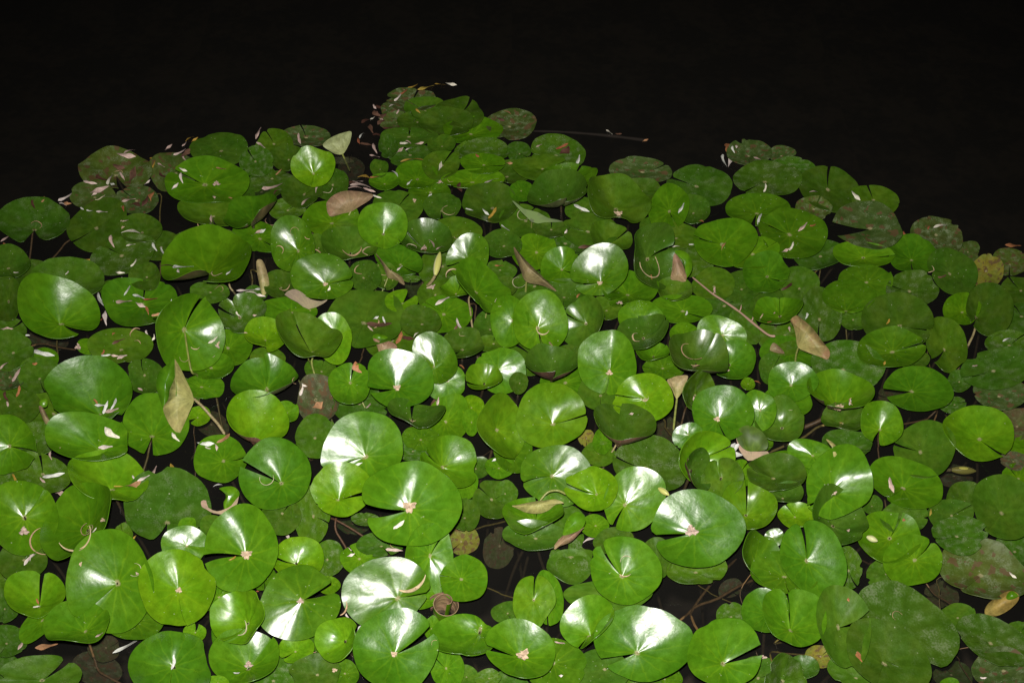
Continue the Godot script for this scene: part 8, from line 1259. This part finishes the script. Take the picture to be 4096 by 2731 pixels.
func plain(v: Vector3, rough: float, tex: Texture2D = null) -> StandardMaterial3D:
	var m := StandardMaterial3D.new()
	m.albedo_color = srgb(v)
	m.roughness = rough
	m.cull_mode = BaseMaterial3D.CULL_DISABLED
	if tex != null:
		m.albedo_texture = tex
	return m

func make_materials() -> void:
	var bumps := [bump_map(3, 0.30, 0.20), bump_map(17, 0.16, 0.30), bump_map(29, 0.10, 0.40, 0.035)]
	# tone: [base, alt, film, speck, brown, roughness, vein, how many]
	var tones := {
		0: [Vector3(0.052, 0.148, 0.004), Vector3(0.066, 0.168, 0.005), 0.0, 0.3, 0.0, 0.30, 0.6, 5],
		1: [Vector3(0.074, 0.190, 0.004), Vector3(0.096, 0.215, 0.005), 0.0, 0.3, 0.0, 0.31, 0.35, 4],
		2: [Vector3(0.045, 0.112, 0.006), Vector3(0.060, 0.125, 0.008), 0.04, 0.25, 0.0, 0.30, 0.15, 4],
		3: [Vector3(0.044, 0.112, 0.006), Vector3(0.056, 0.124, 0.008), 0.24, 0.22, 0.0, 0.31, 0.1, 6],
		4: [Vector3(0.052, 0.090, 0.014), Vector3(0.066, 0.094, 0.018), 0.45, 0.25, 0.25, 0.38, 0.1, 4],
		5: [Vector3(0.070, 0.085, 0.022), Vector3(0.090, 0.072, 0.030), 0.4, 0.3, 0.8, 0.55, 0.2, 2],
		6: [Vector3(0.150, 0.165, 0.020), Vector3(0.170, 0.150, 0.020), 0.2, 0.3, 1.0, 0.45, 0.4, 2],
	}
	for t in tones:
		var d: Array = tones[t]
		var list := []
		for k in int(d[7]):
			var hue: Vector3 = [Vector3(1, 1, 1), Vector3(0.80, 0.86, 1.0), Vector3(1.15, 1.06, 0.9), Vector3(0.85, 0.80, 0.9), Vector3(1.00, 0.98, 0.9), Vector3(0.85, 0.96, 0.9)][k]
			var maps := leaf_maps(100 * t + 7 * k + 1, d[0] * hue, d[1] * hue, d[2] * (0.6 + 0.25 * k), d[3] * (0.7 + 0.2 * k), d[4] * (0.5 + 0.3 * k), d[5], d[6])
			var m := StandardMaterial3D.new()
			m.albedo_texture = maps[0]
			m.roughness = 1.0
			m.roughness_texture = maps[1]
			m.roughness_texture_channel = BaseMaterial3D.TEXTURE_CHANNEL_RED
			m.metallic_specular = 0.40
			m.clearcoat_enabled = t < 3
			m.clearcoat = 0.15
			m.clearcoat_roughness = 0.20
			m.normal_enabled = true
			m.normal_texture = bumps[k % 3]
			m.normal_scale = 0.16
			m.cull_mode = BaseMaterial3D.CULL_DISABLED
			list.append(m)
		top_mats[t] = list
	var vt: Array = leaf_maps(900, Vector3(0.48, 0.50, 0.48), Vector3(0.95, 0.95, 0.95), 0.0, 0.0, 0.0, 0.55, 1.0)
	var vt2: Array = leaf_maps(917, Vector3(0.62, 0.62, 0.62), Vector3(1.0, 1.0, 1.0), 0.0, 0.3, 0.0, 0.55, 0.0)
	for c in [Vector3(0.20, 0.105, 0.07), Vector3(0.19, 0.15, 0.06), Vector3(0.17, 0.19, 0.07)]:
		under_mats.append(plain(c, 0.55, vt[0]))
	var sc := {"d": Vector3(0.050, 0.036, 0.018), "g": Vector3(0.26, 0.29, 0.07), "o": Vector3(0.33, 0.27, 0.13), "y": Vector3(0.24, 0.19, 0.05), "b": Vector3(0.20, 0.12, 0.05), "r": Vector3(0.33, 0.16, 0.075)}
	for k in sc:
		stem_mats[k] = plain(sc[k], 0.45, vt2[0])
	var pc := {"pale": Vector3(0.30, 0.34, 0.15), "pink": Vector3(0.27, 0.155, 0.10), "brown": Vector3(0.17, 0.115, 0.062), "tan": Vector3(0.32, 0.25, 0.12), "olive": Vector3(0.30, 0.26, 0.095), "redgreen": Vector3(0.23, 0.13, 0.06), "bud": Vector3(0.32, 0.22, 0.05)}
	for k in pc:
		var m := plain(Vector3.ONE, 0.6, back_map(300 + k.length() * 7, Vector3(0.30, 0.31, 0.09).lerp(pc[k], 0.35 if k in ["redgreen", "tan", "olive"] else 0.75), pc[k]))
		m.normal_enabled = true
		m.normal_texture = bumps[0]
		m.normal_scale = 0.8
		patch_mats[k] = m
	patch_mats["green"] = top_mats[0][1]
	patch_mats["green2"] = plain(Vector3(0.085, 0.155, 0.012), 0.6, vt[0])
	patch_mats["lime"] = top_mats[1][1]
	patch_mats["old"] = top_mats[3][4]
	var lc := {"w": [Vector3(0.84, 0.78, 0.64), Vector3(0.86, 0.74, 0.68), Vector3(0.74, 0.75, 0.68)], "p": [Vector3(0.70, 0.50, 0.44), Vector3(0.56, 0.40, 0.35), Vector3(0.76, 0.58, 0.52)],
		"y": [Vector3(0.48, 0.30, 0.045), Vector3(0.56, 0.42, 0.07)], "o": [Vector3(0.45, 0.18, 0.07), Vector3(0.48, 0.25, 0.12), Vector3(0.36, 0.11, 0.05)],
		"b": [Vector3(0.10, 0.04, 0.025), Vector3(0.16, 0.08, 0.05)], "c": [Vector3(0.62, 0.48, 0.28), Vector3(0.58, 0.38, 0.22), Vector3(0.66, 0.58, 0.38)],
		"r": [Vector3(0.52, 0.38, 0.31), Vector3(0.60, 0.44, 0.30)], "f": [Vector3(0.80, 0.79, 0.75)]}
	for k in lc:
		var l := []
		for v in lc[k]:
			l.append(plain(v, 0.6, vt2[0]))
		litter_mats[k] = l

# ------------------------------------------------------------------ setting
func mud_map() -> ImageTexture:
	var n := 256
	var a := noise_bytes(n, 71, 0.02, 5)
	var b := noise_bytes(n, 72, 0.09, 3)
	var col := PackedByteArray()
	col.resize(n * n * 3)
	for i in n * n:
		var v := 0.25 + 0.75 * smoothstep(0.3, 0.75, a[i] / 255.0 * 0.6 + b[i] / 255.0 * 0.4)
		for c in 3:
			col[i * 3 + c] = lut[clampi(int(v * 2047.0), 0, 2047)]
	return ImageTexture.create_from_image(Image.create_from_data(n, n, false, Image.FORMAT_RGB8, col))

func build_setting() -> void:
	var bed := MeshInstance3D.new()
	bed.name = "pond_bed"
	var f := FastNoiseLite.new()
	f.seed = 12
	f.frequency = 2.2
	var g := PackedVector3Array()
	var uv := PackedVector2Array()
	for i in 61:
		var z := 6.0 - pow(i / 60.0, 2.2) * 60.0
		for j in 41:
			var x := signf(j - 20.0) * pow(absf(j - 20.0) / 20.0, 2.0) * 30.0
			var y := -0.20 - 3.6 * smoothstep(0.9, -2.6, z) + 0.03 * f.get_noise_2d(x, z)
			g.append(Vector3(x, y, z))
			uv.append(Vector2(x, z) * 0.43)
	var bm := plain(Vector3(0.11, 0.078, 0.046), 0.95, mud_map())
	bed.mesh = shell(g, 61, 41, uv, 0.2, bm, bm, false, Vector3.UP)
	bed.set_meta("kind", "structure")
	add_child(bed)
	var w := MeshInstance3D.new()
	w.name = "water"
	var wp := PlaneMesh.new()
	wp.size = Vector2(80, 80)
	var wm := StandardMaterial3D.new()
	wm.transparency = BaseMaterial3D.TRANSPARENCY_ALPHA
	wm.albedo_color = Color(0.135, 0.132, 0.124, 0.42)
	wm.roughness = 0.04
	wm.cull_mode = BaseMaterial3D.CULL_DISABLED
	wp.material = wm
	w.mesh = wp
	w.position = Vector3(0, 0, -15)
	w.set_meta("kind", "structure")
	add_child(w)

# ------------------------------------------------------------------ lily pads
func blade(row: Array, into: ArrayMesh = null, shift := Vector3.ZERO) -> ArrayMesh:
	var A := v3(row, 3)
	var B := v3(row, 6)
	var n := B.cross(A).normalized()
	var Rm := sqrt(A.length() * B.length())
	var ap := Vector2(row[9], row[10])
	var phi: float = row[11]
	var op: float = row[12]
	var cone: float = row[13]
	var crease: float = row[14]
	var tone := int(row[15])
	var kind := int(row[17])
	var rg := RandomNumberGenerator.new()
	rg.seed = int(row[16]) * 77 + 5
	var segs := 60
	var rings := 10
	var s1 := rg.randf() * TAU
	var s2 := rg.randf() * TAU
	var s3 := rg.randf() * TAU
	var wavek := rg.randi_range(2, 4)
	var flat := kind == 0
	var wave := rg.randf_range(0.015, 0.06) if flat else (rg.randf_range(0.04, 0.11) if kind == 1 else rg.randf_range(0.02, 0.06))
	var rim := rg.randf_range(-0.04, 0.13) if flat else (rg.randf_range(0.02, 0.28) if kind == 1 else rg.randf_range(-0.03, 0.13))
	var liftA := rg.randf_range(-0.03, 0.05) if flat else rg.randf_range(-0.08, 0.20)
	var liftB := rg.randf_range(-0.03, 0.05) if flat else rg.randf_range(-0.14, 0.14)
	var ragged := 0.6 if tone >= 3 else 0.3
	var vr := rg.randf_range(0.003, 0.008)
	var nv := rg.randi_range(9, 13)
	var spin := rg.randf() * TAU
	var tip := rg.randf_range(-0.06, 0.12)
	var twist := rg.randf_range(-0.16, 0.16)
	var rolldir := Vector2.from_angle(rg.randf() * TAU)
	var roll := 0.0
	if rg.randf() < (0.4 if flat else (0.75 if kind == 1 else 0.5)):
		roll = rg.randf_range(0.10, 0.40) if flat else rg.randf_range(0.2, 0.75)
	if kind == 1 and crease == 0.0 and rg.randf() < 0.4:
		crease = rg.randf_range(0.05, 0.20)
	if op < 0.075 and rg.randf() < 0.6:
		op = -0.09
		liftA = absf(liftA) + 0.05
		liftB = -absf(liftB) * 0.4
	var bites: Array[Vector3] = []
	var nb := rg.randi_range(0, 2) if tone >= 3 else (1 if rg.randf() < 0.3 else 0)
	for b in nb:
		bites.append(Vector3(rg.randf() * TAU, rg.randf_range(0.05, 0.24) if tone >= 3 else rg.randf_range(0.03, 0.09), rg.randf_range(0.05, 0.16)))
	if rg.randf() < 0.5:
		bites.append(Vector3(rg.randf() * TAU, rg.randf_range(0.04, 0.12), rg.randf_range(0.22, 0.5)))
	var axis := Vector2(cos(phi), sin(phi))
	var g := PackedVector3Array()
	var uv := PackedVector2Array()
	for k in rings + 1:
		var rho := pow(float(k) / rings, 0.85)
		for j in segs + 1:
			var f := float(j) / segs
			var ang := phi + op * 0.5 + (TAU - op) * f + twist * rho * rho
			var d := Vector2(cos(ang), sin(ang))
			var ad := ap.dot(d)
			var t := -ad + sqrt(maxf(ad * ad - (ap.length_squared() - 1.0), 0.01))
			t *= 1.0 + 0.030 * sin(2.0 * ang + s3) + 0.026 * sin(3.0 * ang + s1) + 0.016 * sin(5.0 * ang + s2) + ragged * (0.010 * sin(11.0 * ang + s3) + 0.006 * sin(23.0 * ang + s1 * 3.0))
			for b in bites:
				var w := wrapf(ang - b.x, -PI, PI) / b.z
				t *= 1.0 - b.y * exp(-w * w * w * w)
			var e := minf(f, 1.0 - f) * (TAU - op)
			if e < 0.16:
				t *= 1.0 - tip * pow(1.0 - e / 0.16, 2.0)
			var q := ap + d * (t * rho)
			var h := cone * (rho - 0.6) * t + rim * (rho * rho * rho - 0.4)
			h += wave * rho * rho * sin(wavek * ang + s2)
			h += vr * rho * cos(nv * ang + s3) * (1.2 - rho)
			h += rho * (liftA * exp(-pow(f * (TAU - op) / 0.5, 2.0)) + liftB * exp(-pow((1.0 - f) * (TAU - op) / 0.5, 2.0)))
			var s := absf(axis.cross(q - ap))
			h += crease * (s - 0.4)
			var side := q.dot(rolldir) - 0.25
			if side > 0.0:
				h += roll * side * side
			h += 0.012 * sin(q.x * 7.0 + s1) * sin(q.y * 6.0 + s2)
			g.append(shift + A * q.x + B * q.y + n * (h * Rm))
			uv.append(Vector2(0.5, 0.5) + (q - ap).rotated(spin) * 0.36)
	var list: Array = top_mats[tone]
	var m0: Material = list[rg.randi() % list.size()]
	var m1: Material = under_mats[rg.randi() % under_mats.size()]
	return shell(g, rings + 1, segs + 1, uv, 0.0011, m0, m1, false, n, into)

func build_pads() -> void:
	var rest := ArrayMesh.new()
	var parts := {}
	for p in PADS:
		var row: Array = p[1]
		var C := v3(row, 0)
		if p[0] == "":
			var one := blade(row, null, C)
			for s in one.get_surface_count():
				var m := one.surface_get_material(s)
				if not parts.has(m):
					parts[m] = SurfaceTool.new()
					parts[m].begin(Mesh.PRIMITIVE_TRIANGLES)
				parts[m].append_from(one, s, Transform3D())
			continue
		var o := thing("lily_pad", p[0], "lily pad", C, "lily pads crowded on the pond")
		part("blade", blade(row), o)
		var rg := RandomNumberGenerator.new()
		rg.seed = int(row[16]) * 31 + 2
		var A := v3(row, 3)
		var B := v3(row, 6)
		var n := B.cross(A).normalized()
		var Rm := sqrt(A.length() * B.length())
		var foot: Vector3 = A * float(row[9]) + B * float(row[10]) - n * (0.6 * float(row[13]) * Rm + 0.002)
		var line := PackedVector3Array()
		var r := 0.0026
		var mat: Material = stem_mats["g"]
		if p[2] != null:
			line = pts3(p[2][2])
			line[0] = foot
			r = p[2][1]
			mat = stem_mats[p[2][0]]
		else:
			var drift := Vector3(rg.randf_range(-1, 1), 0, rg.randf_range(-1, 0.6)) * 0.06
			line.append(foot)
			line.append(foot + drift * 0.25 - Vector3(0, 0.03 + C.y * 0.5, 0))
			line.append(foot + drift - Vector3(0, 0.10 + C.y, 0))
			line.append(foot + drift * 2.0 - Vector3(0, 0.30 + C.y, 0))
			mat = stem_mats["d"]
		part("stem", tube(curve_through(line, 4), r, r * 1.15, mat, 6), o)
	for m in parts:
		parts[m].commit(rest)
		rest.surface_set_material(rest.get_surface_count() - 1, m)
	if rest.get_surface_count() > 0:
		var u := MeshInstance3D.new()
		u.name = "lily_pad_undergrowth"
		u.mesh = rest
		add_child(u)
		tag(u, "small scraps of lily pads showing through between the larger pads", "lily pads")
		u.set_meta("kind", "stuff")

# ------------------------------------------------------------------ folded and curled leaves
func build_folded() -> void:
	var sid := 0
	for s in FOLDED:
		sid += 1
		var a: Array = s[2]
		var U := v3(a, 3)
		var V := v3(a, 6)
		var n := U.cross(V).normalized()
		var ap := Vector2(a[9], a[10])
		var o := thing(s[0], s[1], "lily leaf" if s[0] != "leaf_bud" else "leaf bud", v3(a, 0), "folded and curled lily leaves")
		var lift := 0.0
		var pk := 0
		for pa in s[3]:
			var pts: Array = pa[2]
			var raw := PackedVector2Array()
			for i in pts.size() / 2:
				raw.append(Vector2(pts[i * 2], pts[i * 2 + 1]))
			var poly := rounded(raw, 4 if pa[1] else 2)
			var cols := poly.size()
			var cen := Vector2.ZERO
			for q in poly:
				cen += q
			cen /= cols
			var size := 0.0
			for q in poly:
				size = maxf(size, q.distance_to(cen))
			var mat: StandardMaterial3D = patch_mats[pa[0]]
			var back: Material = top_mats[0][0] if pa[0] in ["pink", "brown", "tan", "olive", "redgreen", "pale"] else under_mats[0]
			var mesh: ArrayMesh
			var bulge := size * (0.26 if s[0] != "leaf_bud" else 0.45)
			if pa[1]:
				var g := PackedVector3Array()
				var uv := PackedVector2Array()
				var rings := 6
				for k in rings + 1:
					var rho := float(k) / rings
					for j in cols + 1:
						var q := cen.lerp(poly[j % cols], rho)
						var h := bulge * (1.0 - rho * rho) + lift
						var w := (q - ap)
						h += 0.05 * size * cos(atan2(w.y, w.x) * 11.0) * minf(1.0, w.length() / size) * rho
						g.append(U * q.x + V * q.y + n * h)
						uv.append(Vector2(0.5, 0.5) + w / (size * 4.2))
				mesh = shell(g, rings + 1, cols + 1, uv, 0.0011, mat, back, true, n)
			else:
				mat = mat.duplicate()
				mat.normal_enabled = false
				mesh = cut_sheet(poly, U, V, n, size, ap, mat, back, sid, lift)
			part("blade" if pk == 0 else "inner_face", mesh, o)
			lift -= 0.0035 if pa[0] != "bud" else -bulge * 0.8
			pk += 1
		if s[4] != null:
			var line := pts3(s[4][2])
			part("stem", tube(curve_through(line, 5), s[4][1], float(s[4][1]) * 1.1, stem_mats[s[4][0]], 8), o)

func rounded(p: PackedVector2Array, per: int) -> PackedVector2Array:
	var r := PackedVector2Array()
	var n := p.size()
	for i in n:
		for k in per:
			r.append(p[i].cubic_interpolate(p[(i + 1) % n], p[(i + n - 1) % n], p[(i + 2) % n], float(k) / per))
	return r

# a sheet cut to an outline that is not star-shaped, slightly wavy, with thickness
func cut_sheet(poly: PackedVector2Array, U: Vector3, V: Vector3, n: Vector3, size: float, ap: Vector2, mat: Material, back: Material, seed: int, lift: float) -> ArrayMesh:
	var tri := Geometry2D.triangulate_polygon(poly)
	var P := PackedVector3Array()
	var N := PackedVector3Array()
	var P2 := PackedVector3Array()
	var N2 := PackedVector3Array()
	var uv := PackedVector2Array()
	for q in poly:
		P.append(U * q.x + V * q.y + n * (lift + 0.05 * size * sin(q.x * 70.0 + seed) * cos(q.y * 60.0)))
		P2.append(P[P.size() - 1] - n * 0.0011)
		N.append(n)
		N2.append(-n)
		uv.append(Vector2(0.5, 0.5) + (q - ap) / (size * 4.0))
	var uv2 := uv.duplicate()
	var idx := tri.duplicate()
	var cnt := poly.size()
	for i in cnt:
		var j := (i + 1) % cnt
		var sn := (P[j] - P[i]).cross(n).normalized()
		var at := P.size()
		P.append(P[i]); P.append(P[j]); P.append(P2[i]); P.append(P2[j])
		for k in 4:
			N.append(sn)
			uv.append(uv[i] + Vector2(k % 2, k / 2) * 0.01)
		idx.append_array(PackedInt32Array([at, at + 1, at + 2, at + 1, at + 3, at + 2]))
	var mesh := ArrayMesh.new()
	for s in 2:
		var A := []
		A.resize(Mesh.ARRAY_MAX)
		A[Mesh.ARRAY_VERTEX] = P if s == 0 else P2
		A[Mesh.ARRAY_NORMAL] = N if s == 0 else N2
		A[Mesh.ARRAY_TEX_UV] = uv if s == 0 else uv2
		A[Mesh.ARRAY_INDEX] = orient(P, N, idx) if s == 0 else orient(P2, N2, tri)
		mesh.add_surface_from_arrays(Mesh.PRIMITIVE_TRIANGLES, A)
		mesh.surface_set_material(s, mat if s == 0 else back)
	return mesh

# ------------------------------------------------------------------ flower, buds, twig, spiral
func petal_mesh(len_: float, wid: float, cup: float, curl: float, m: Material) -> ArrayMesh:
	var g := PackedVector3Array()
	var uv := PackedVector2Array()
	for i in 9:
		var t := i / 8.0
		var w := wid * sin(PI * pow(t, 0.8)) * 0.5 + 0.0006
		for j in 5:
			var s := j / 2.0 - 1.0
			g.append(Vector3(s * w, cup * s * s * w + curl * t * t * len_, t * len_))
			uv.append(Vector2(0.3 + 0.4 * t, 0.4 + 0.1 * s))
	return shell(g, 9, 5, uv, 0.0006, m, m, false, Vector3.UP)

func build_rest() -> void:
	var fl := thing("water_lily_flower", "white water lily flower half hidden behind the bright ring-shaped pad", "flower", v3(FLOWER, 0))
	var fm: Material = litter_mats["f"][0]
	for ring in 3:
		var cnt: int = [7, 6, 5][ring]
		for k in cnt:
			var pm := petal_mesh([0.034, 0.030, 0.024][ring], [0.014, 0.012, 0.010][ring], 0.5, [0.10, 0.25, 0.4][ring], fm)
			var m := part("petal", pm, fl)
			m.rotation = Vector3(-[0.35, 0.75, 1.05][ring], TAU * (k + ring * 0.5) / cnt + 0.3, 0)
			m.position = Vector3(0, 0.002 * ring, 0)
	var ym := plain(Vector3(0.6, 0.42, 0.06), 0.6)
	for k in 9:
		var d := Vector3(cos(k * 2.4), 0, sin(k * 2.4)) * (0.003 + 0.0009 * k)
		part("stamen", tube(PackedVector3Array([d, d * 1.4 + Vector3(0, 0.006, 0), d * 1.3 + Vector3(0, 0.012, 0)]), 0.0009, 0.0007, ym, 5), fl)
	part("stem", tube(curve_through(PackedVector3Array([Vector3(0, 0.001, 0), Vector3(0.005, -0.03, -0.01), Vector3(0.02, -0.12, -0.02)]), 4), 0.003, 0.003, stem_mats["o"], 7), fl)

	var bi := 0
	for b in BUDS:
		var a: Array = b[1]
		var p0 := v3(a, 0)
		var p1 := v3(a, 3)
		var r: float = a[6]
		var o := thing("flower_bud", b[0], "flower bud", p0)
		var axis := (p1 - p0)
		if bi == 0:
			axis.y += 0.02
		var rg := RandomNumberGenerator.new()
		rg.seed = 40 + bi
		var side := axis.cross(Vector3(0.2, 1, 0.1)).normalized()
		var oth := axis.normalized().cross(side)
		var mats := [plain(Vector3(0.46, 0.46, 0.13), 0.4), plain(Vector3(0.36, 0.34, 0.07), 0.4), plain(Vector3(0.55, 0.55, 0.28), 0.4)]
		var seg := 10
		for k in 4:
			var g := PackedVector3Array()
			var uv := PackedVector2Array()
			for i in seg + 1:
				var t := float(i) / seg
				var rad := r * pow(sin(PI * clampf(0.08 + t * 0.9, 0.0, 1.0)), 0.7) * (1.0 if k % 2 == 0 else 0.93)
				for j in 7:
					var w := TAU * k / 4.0 + (j / 6.0 - 0.5) * TAU / 4.0 * 1.25 * (1.0 - 0.25 * t)
					g.append(axis * t + (side * cos(w) + oth * sin(w)) * rad)
					uv.append(Vector2(j / 6.0, t))
			part("sepal", shell(g, seg + 1, 7, uv, 0.0006, mats[(k + bi) % 3], mats[1], false, side * cos(TAU * k / 4.0) + oth * sin(TAU * k / 4.0)), o)
		if b[2] != null:
			var line := pts3(b[2])
			for i in line.size():
				line[i] -= p0
			part("stem", tube(curve_through(line, 5), 0.0032, 0.0034, stem_mats["o"], 7), o)
		bi += 1

	var tp := pts3(TWIG)
	var tn := thing("twig", "thin pinkish brown bare twig lying across the pads, right of centre", "twig", tp[0])
	for i in range(tp.size() - 1, -1, -1):
		tp[i] -= tp[0]
	var tm := plain(Vector3(0.34, 0.22, 0.16), 0.55)
	part("shaft", tube(curve_through(tp, 4), 0.0017, 0.0026, tm, 7, 0.18, 4), tn)
	for k in [2, 4, 5]:
		var q := tp[k]
		part("node_bump", tube(PackedVector3Array([q, q + Vector3(0.003, 0.005, -0.004), q + Vector3(0.004, 0.009, -0.010)]), 0.002, 0.001, tm, 6), tn)
	var bp := pts3(BRANCH)
	var bn := thing("sunken_branch", "dark thin branch drowned just under the black water, beyond the pads", "branch", bp[0])
	for i in range(bp.size() - 1, -1, -1):
		bp[i] -= bp[0]
	part("shaft", tube(curve_through(bp, 4), 0.0025, 0.004, plain(Vector3(0.035, 0.024, 0.016), 0.8), 8, 0.2, 9), bn)

	var sp := thing("rolled_leaf", "young lily leaf rolled into a spiral, brown outside and green inside", "lily leaf", v3(SPIRAL, 0))
	var g2 := PackedVector3Array()
	var u2 := PackedVector2Array()
	var ax := Vector3(0.12, 0.97, 0.10).normalized()
	var sx := ax.cross(Vector3(0, 0, -1)).normalized()
	var sy := ax.cross(sx)
	for i in 49:
		var t := i / 48.0
		var w := t * TAU * 1.6 + 1.9
		var rad := lerpf(0.008, 0.026, t)
		for j in 6:
			var v := j / 5.0
			g2.append((sx * cos(w) + sy * sin(w)) * rad * (0.85 + 0.2 * v) + ax * (-0.03 + v * lerpf(0.062, 0.036, t)))
			u2.append(Vector2(0.2 + t * 0.6, 0.3 + v * 0.3))
	part("blade", shell(g2, 49, 6, u2, 0.0011, patch_mats["pink"], patch_mats["lime"], false, sx * cos(1.9 + TAU * 1.6) + sy * sin(1.9 + TAU * 1.6)), sp)

# ------------------------------------------------------------------ fallen leaves and petals
func leaf_mesh(seed: int, m: Material) -> ArrayMesh:
	var rg := RandomNumberGenerator.new()
	rg.seed = seed
	var bend := rg.randf_range(-0.30, 0.30)
	var arch := rg.randf_range(0.03, 0.30)
	var cup := rg.randf_range(-0.1, 0.35)
	var twist := rg.randf_range(-1.6, 1.6)
	var skew := rg.randf_range(0.6, 1.5)
	var nick := rg.randf()
	var g := PackedVector3Array()
	var uv := PackedVector2Array()
	for i in 11:
		var t := i / 10.0
		var w := 0.5 * pow(sin(PI * pow(t, skew)), 0.85) * (0.82 + 0.22 * sin(t * 9.0 + nick * 20.0)) + 0.02
		for j in 5:
			var s := (j / 2.0 - 1.0)
			var y := arch * (1.0 - pow(2.0 * t - 1.0, 2.0)) * 0.6 + 0.12 * absf(s) * w * cup + s * w * 0.30 * sin(twist * (t - 0.3) * 3.0)
			g.append(Vector3(t - 0.5, y, s * w + bend * 2.0 * sin(PI * t) * 0.9))
			uv.append(Vector2(0.1 + t * 0.8, 0.5 + s * 0.12 + 0.07 * (seed % 5)))
	return shell(g, 11, 5, uv, 0.006, m, m, false, Vector3.UP)

func curl_mesh(seed: int, m: Material) -> ArrayMesh:
	var rg := RandomNumberGenerator.new()
	rg.seed = seed
	var sweep := rg.randf_range(1.6, 4.2)
	var g := PackedVector3Array()
	var uv := PackedVector2Array()
	for i in 17:
		var t := i / 16.0
		var a := (t - 0.5) * sweep
		var rad := 0.5 / maxf(0.6, sin(minf(sweep * 0.5, PI / 2.0)))
		var w := 0.055 * pow(sin(PI * clampf(0.05 + t * 0.9, 0, 1)), 0.6)
		var tw := t * 2.0 + seed
		for j in 3:
			var s := j - 1.0
			g.append(Vector3(sin(a) * rad, 0.03 + 0.10 * sin(t * 5.0 + seed) * sin(t * PI) + absf(s * w * sin(tw)) , (cos(a) - cos(sweep * 0.25)) * rad) + Vector3(0, 0, s * w * cos(tw * 0.3)))
			uv.append(Vector2(t, 0.5 + s * 0.05))
	return shell(g, 17, 3, uv, 0.012, m, m, false, Vector3.UP)

func scrap_mesh(seed: int, m: Material) -> ArrayMesh:
	var rg := RandomNumberGenerator.new()
	rg.seed = seed
	var f := FastNoiseLite.new()
	f.seed = seed
	f.frequency = 1.6
	var g := PackedVector3Array()
	var uv := PackedVector2Array()
	var ph := rg.randf() * TAU
	for k in 7:
		var rho := k / 6.0
		for j in 25:
			var a := TAU * j / 24.0
			var b := 0.36 + 0.10 * sin(3.0 * a + ph) + 0.06 * sin(7.0 * a + ph * 2.0) + 0.04 * sin(11.0 * a)
			var p := Vector2(cos(a), sin(a)) * b * rho
			g.append(Vector3(p.x, 0.05 + 0.30 * absf(f.get_noise_2d(p.x * 2.2, p.y * 2.2)) + 0.06 * sin(5.0 * a + ph) * rho, p.y))
			uv.append(Vector2(0.5, 0.5) + p)
	return shell(g, 7, 25, uv, 0.02, m, m, true, Vector3.UP)

func build_litter() -> void:
	var cache := {}
	for l in LITTER:
		var a: Array = l[2]
		var up := v3(a, 3)
		var u := v3(a, 6)
		var len_: float = a[9]
		var wid: float = a[10]
		var seed := int(a[11])
		var t: String = l[0]
		var mats: Array = litter_mats[t]
		var mi := seed % mats.size()
		var shape := (seed / 7) % 11
		var key := "%s%d_%d" % [t, mi, shape]
		if not cache.has(key):
			if t == "c":
				cache[key] = curl_mesh(shape * 13 + 1, mats[mi])
			elif t == "r":
				cache[key] = scrap_mesh(shape * 5 + 3, mats[mi])
			else:
				cache[key] = leaf_mesh(shape * 17 + 2, mats[mi])
		var o := MeshInstance3D.new()
		o.name = called({"c": "curled_strip", "r": "withered_flower", "f": "petal"}.get(t, "fallen_leaf"))
		o.mesh = cache[key]
		var v := up.cross(u).normalized()
		if t == "c":
			o.transform = Transform3D(Basis(u * len_, up * len_, -v * len_), v3(a, 0))
		elif t == "r":
			o.transform = Transform3D(Basis(u * len_ * 1.2, up * wid, -v * wid * 1.3), v3(a, 0))
		else:
			o.transform = Transform3D(Basis(u * len_, up * len_ * 0.6, -v * wid), v3(a, 0))
		add_child(o)
		tag(o, l[1], {"c": "curled strip", "r": "withered flower", "f": "petal"}.get(t, "leaf"), {"c": "dried curled strips on the pads", "r": "withered flower remains on the pads", "f": "white petals"}.get(t, "fallen leaves on the pads"))
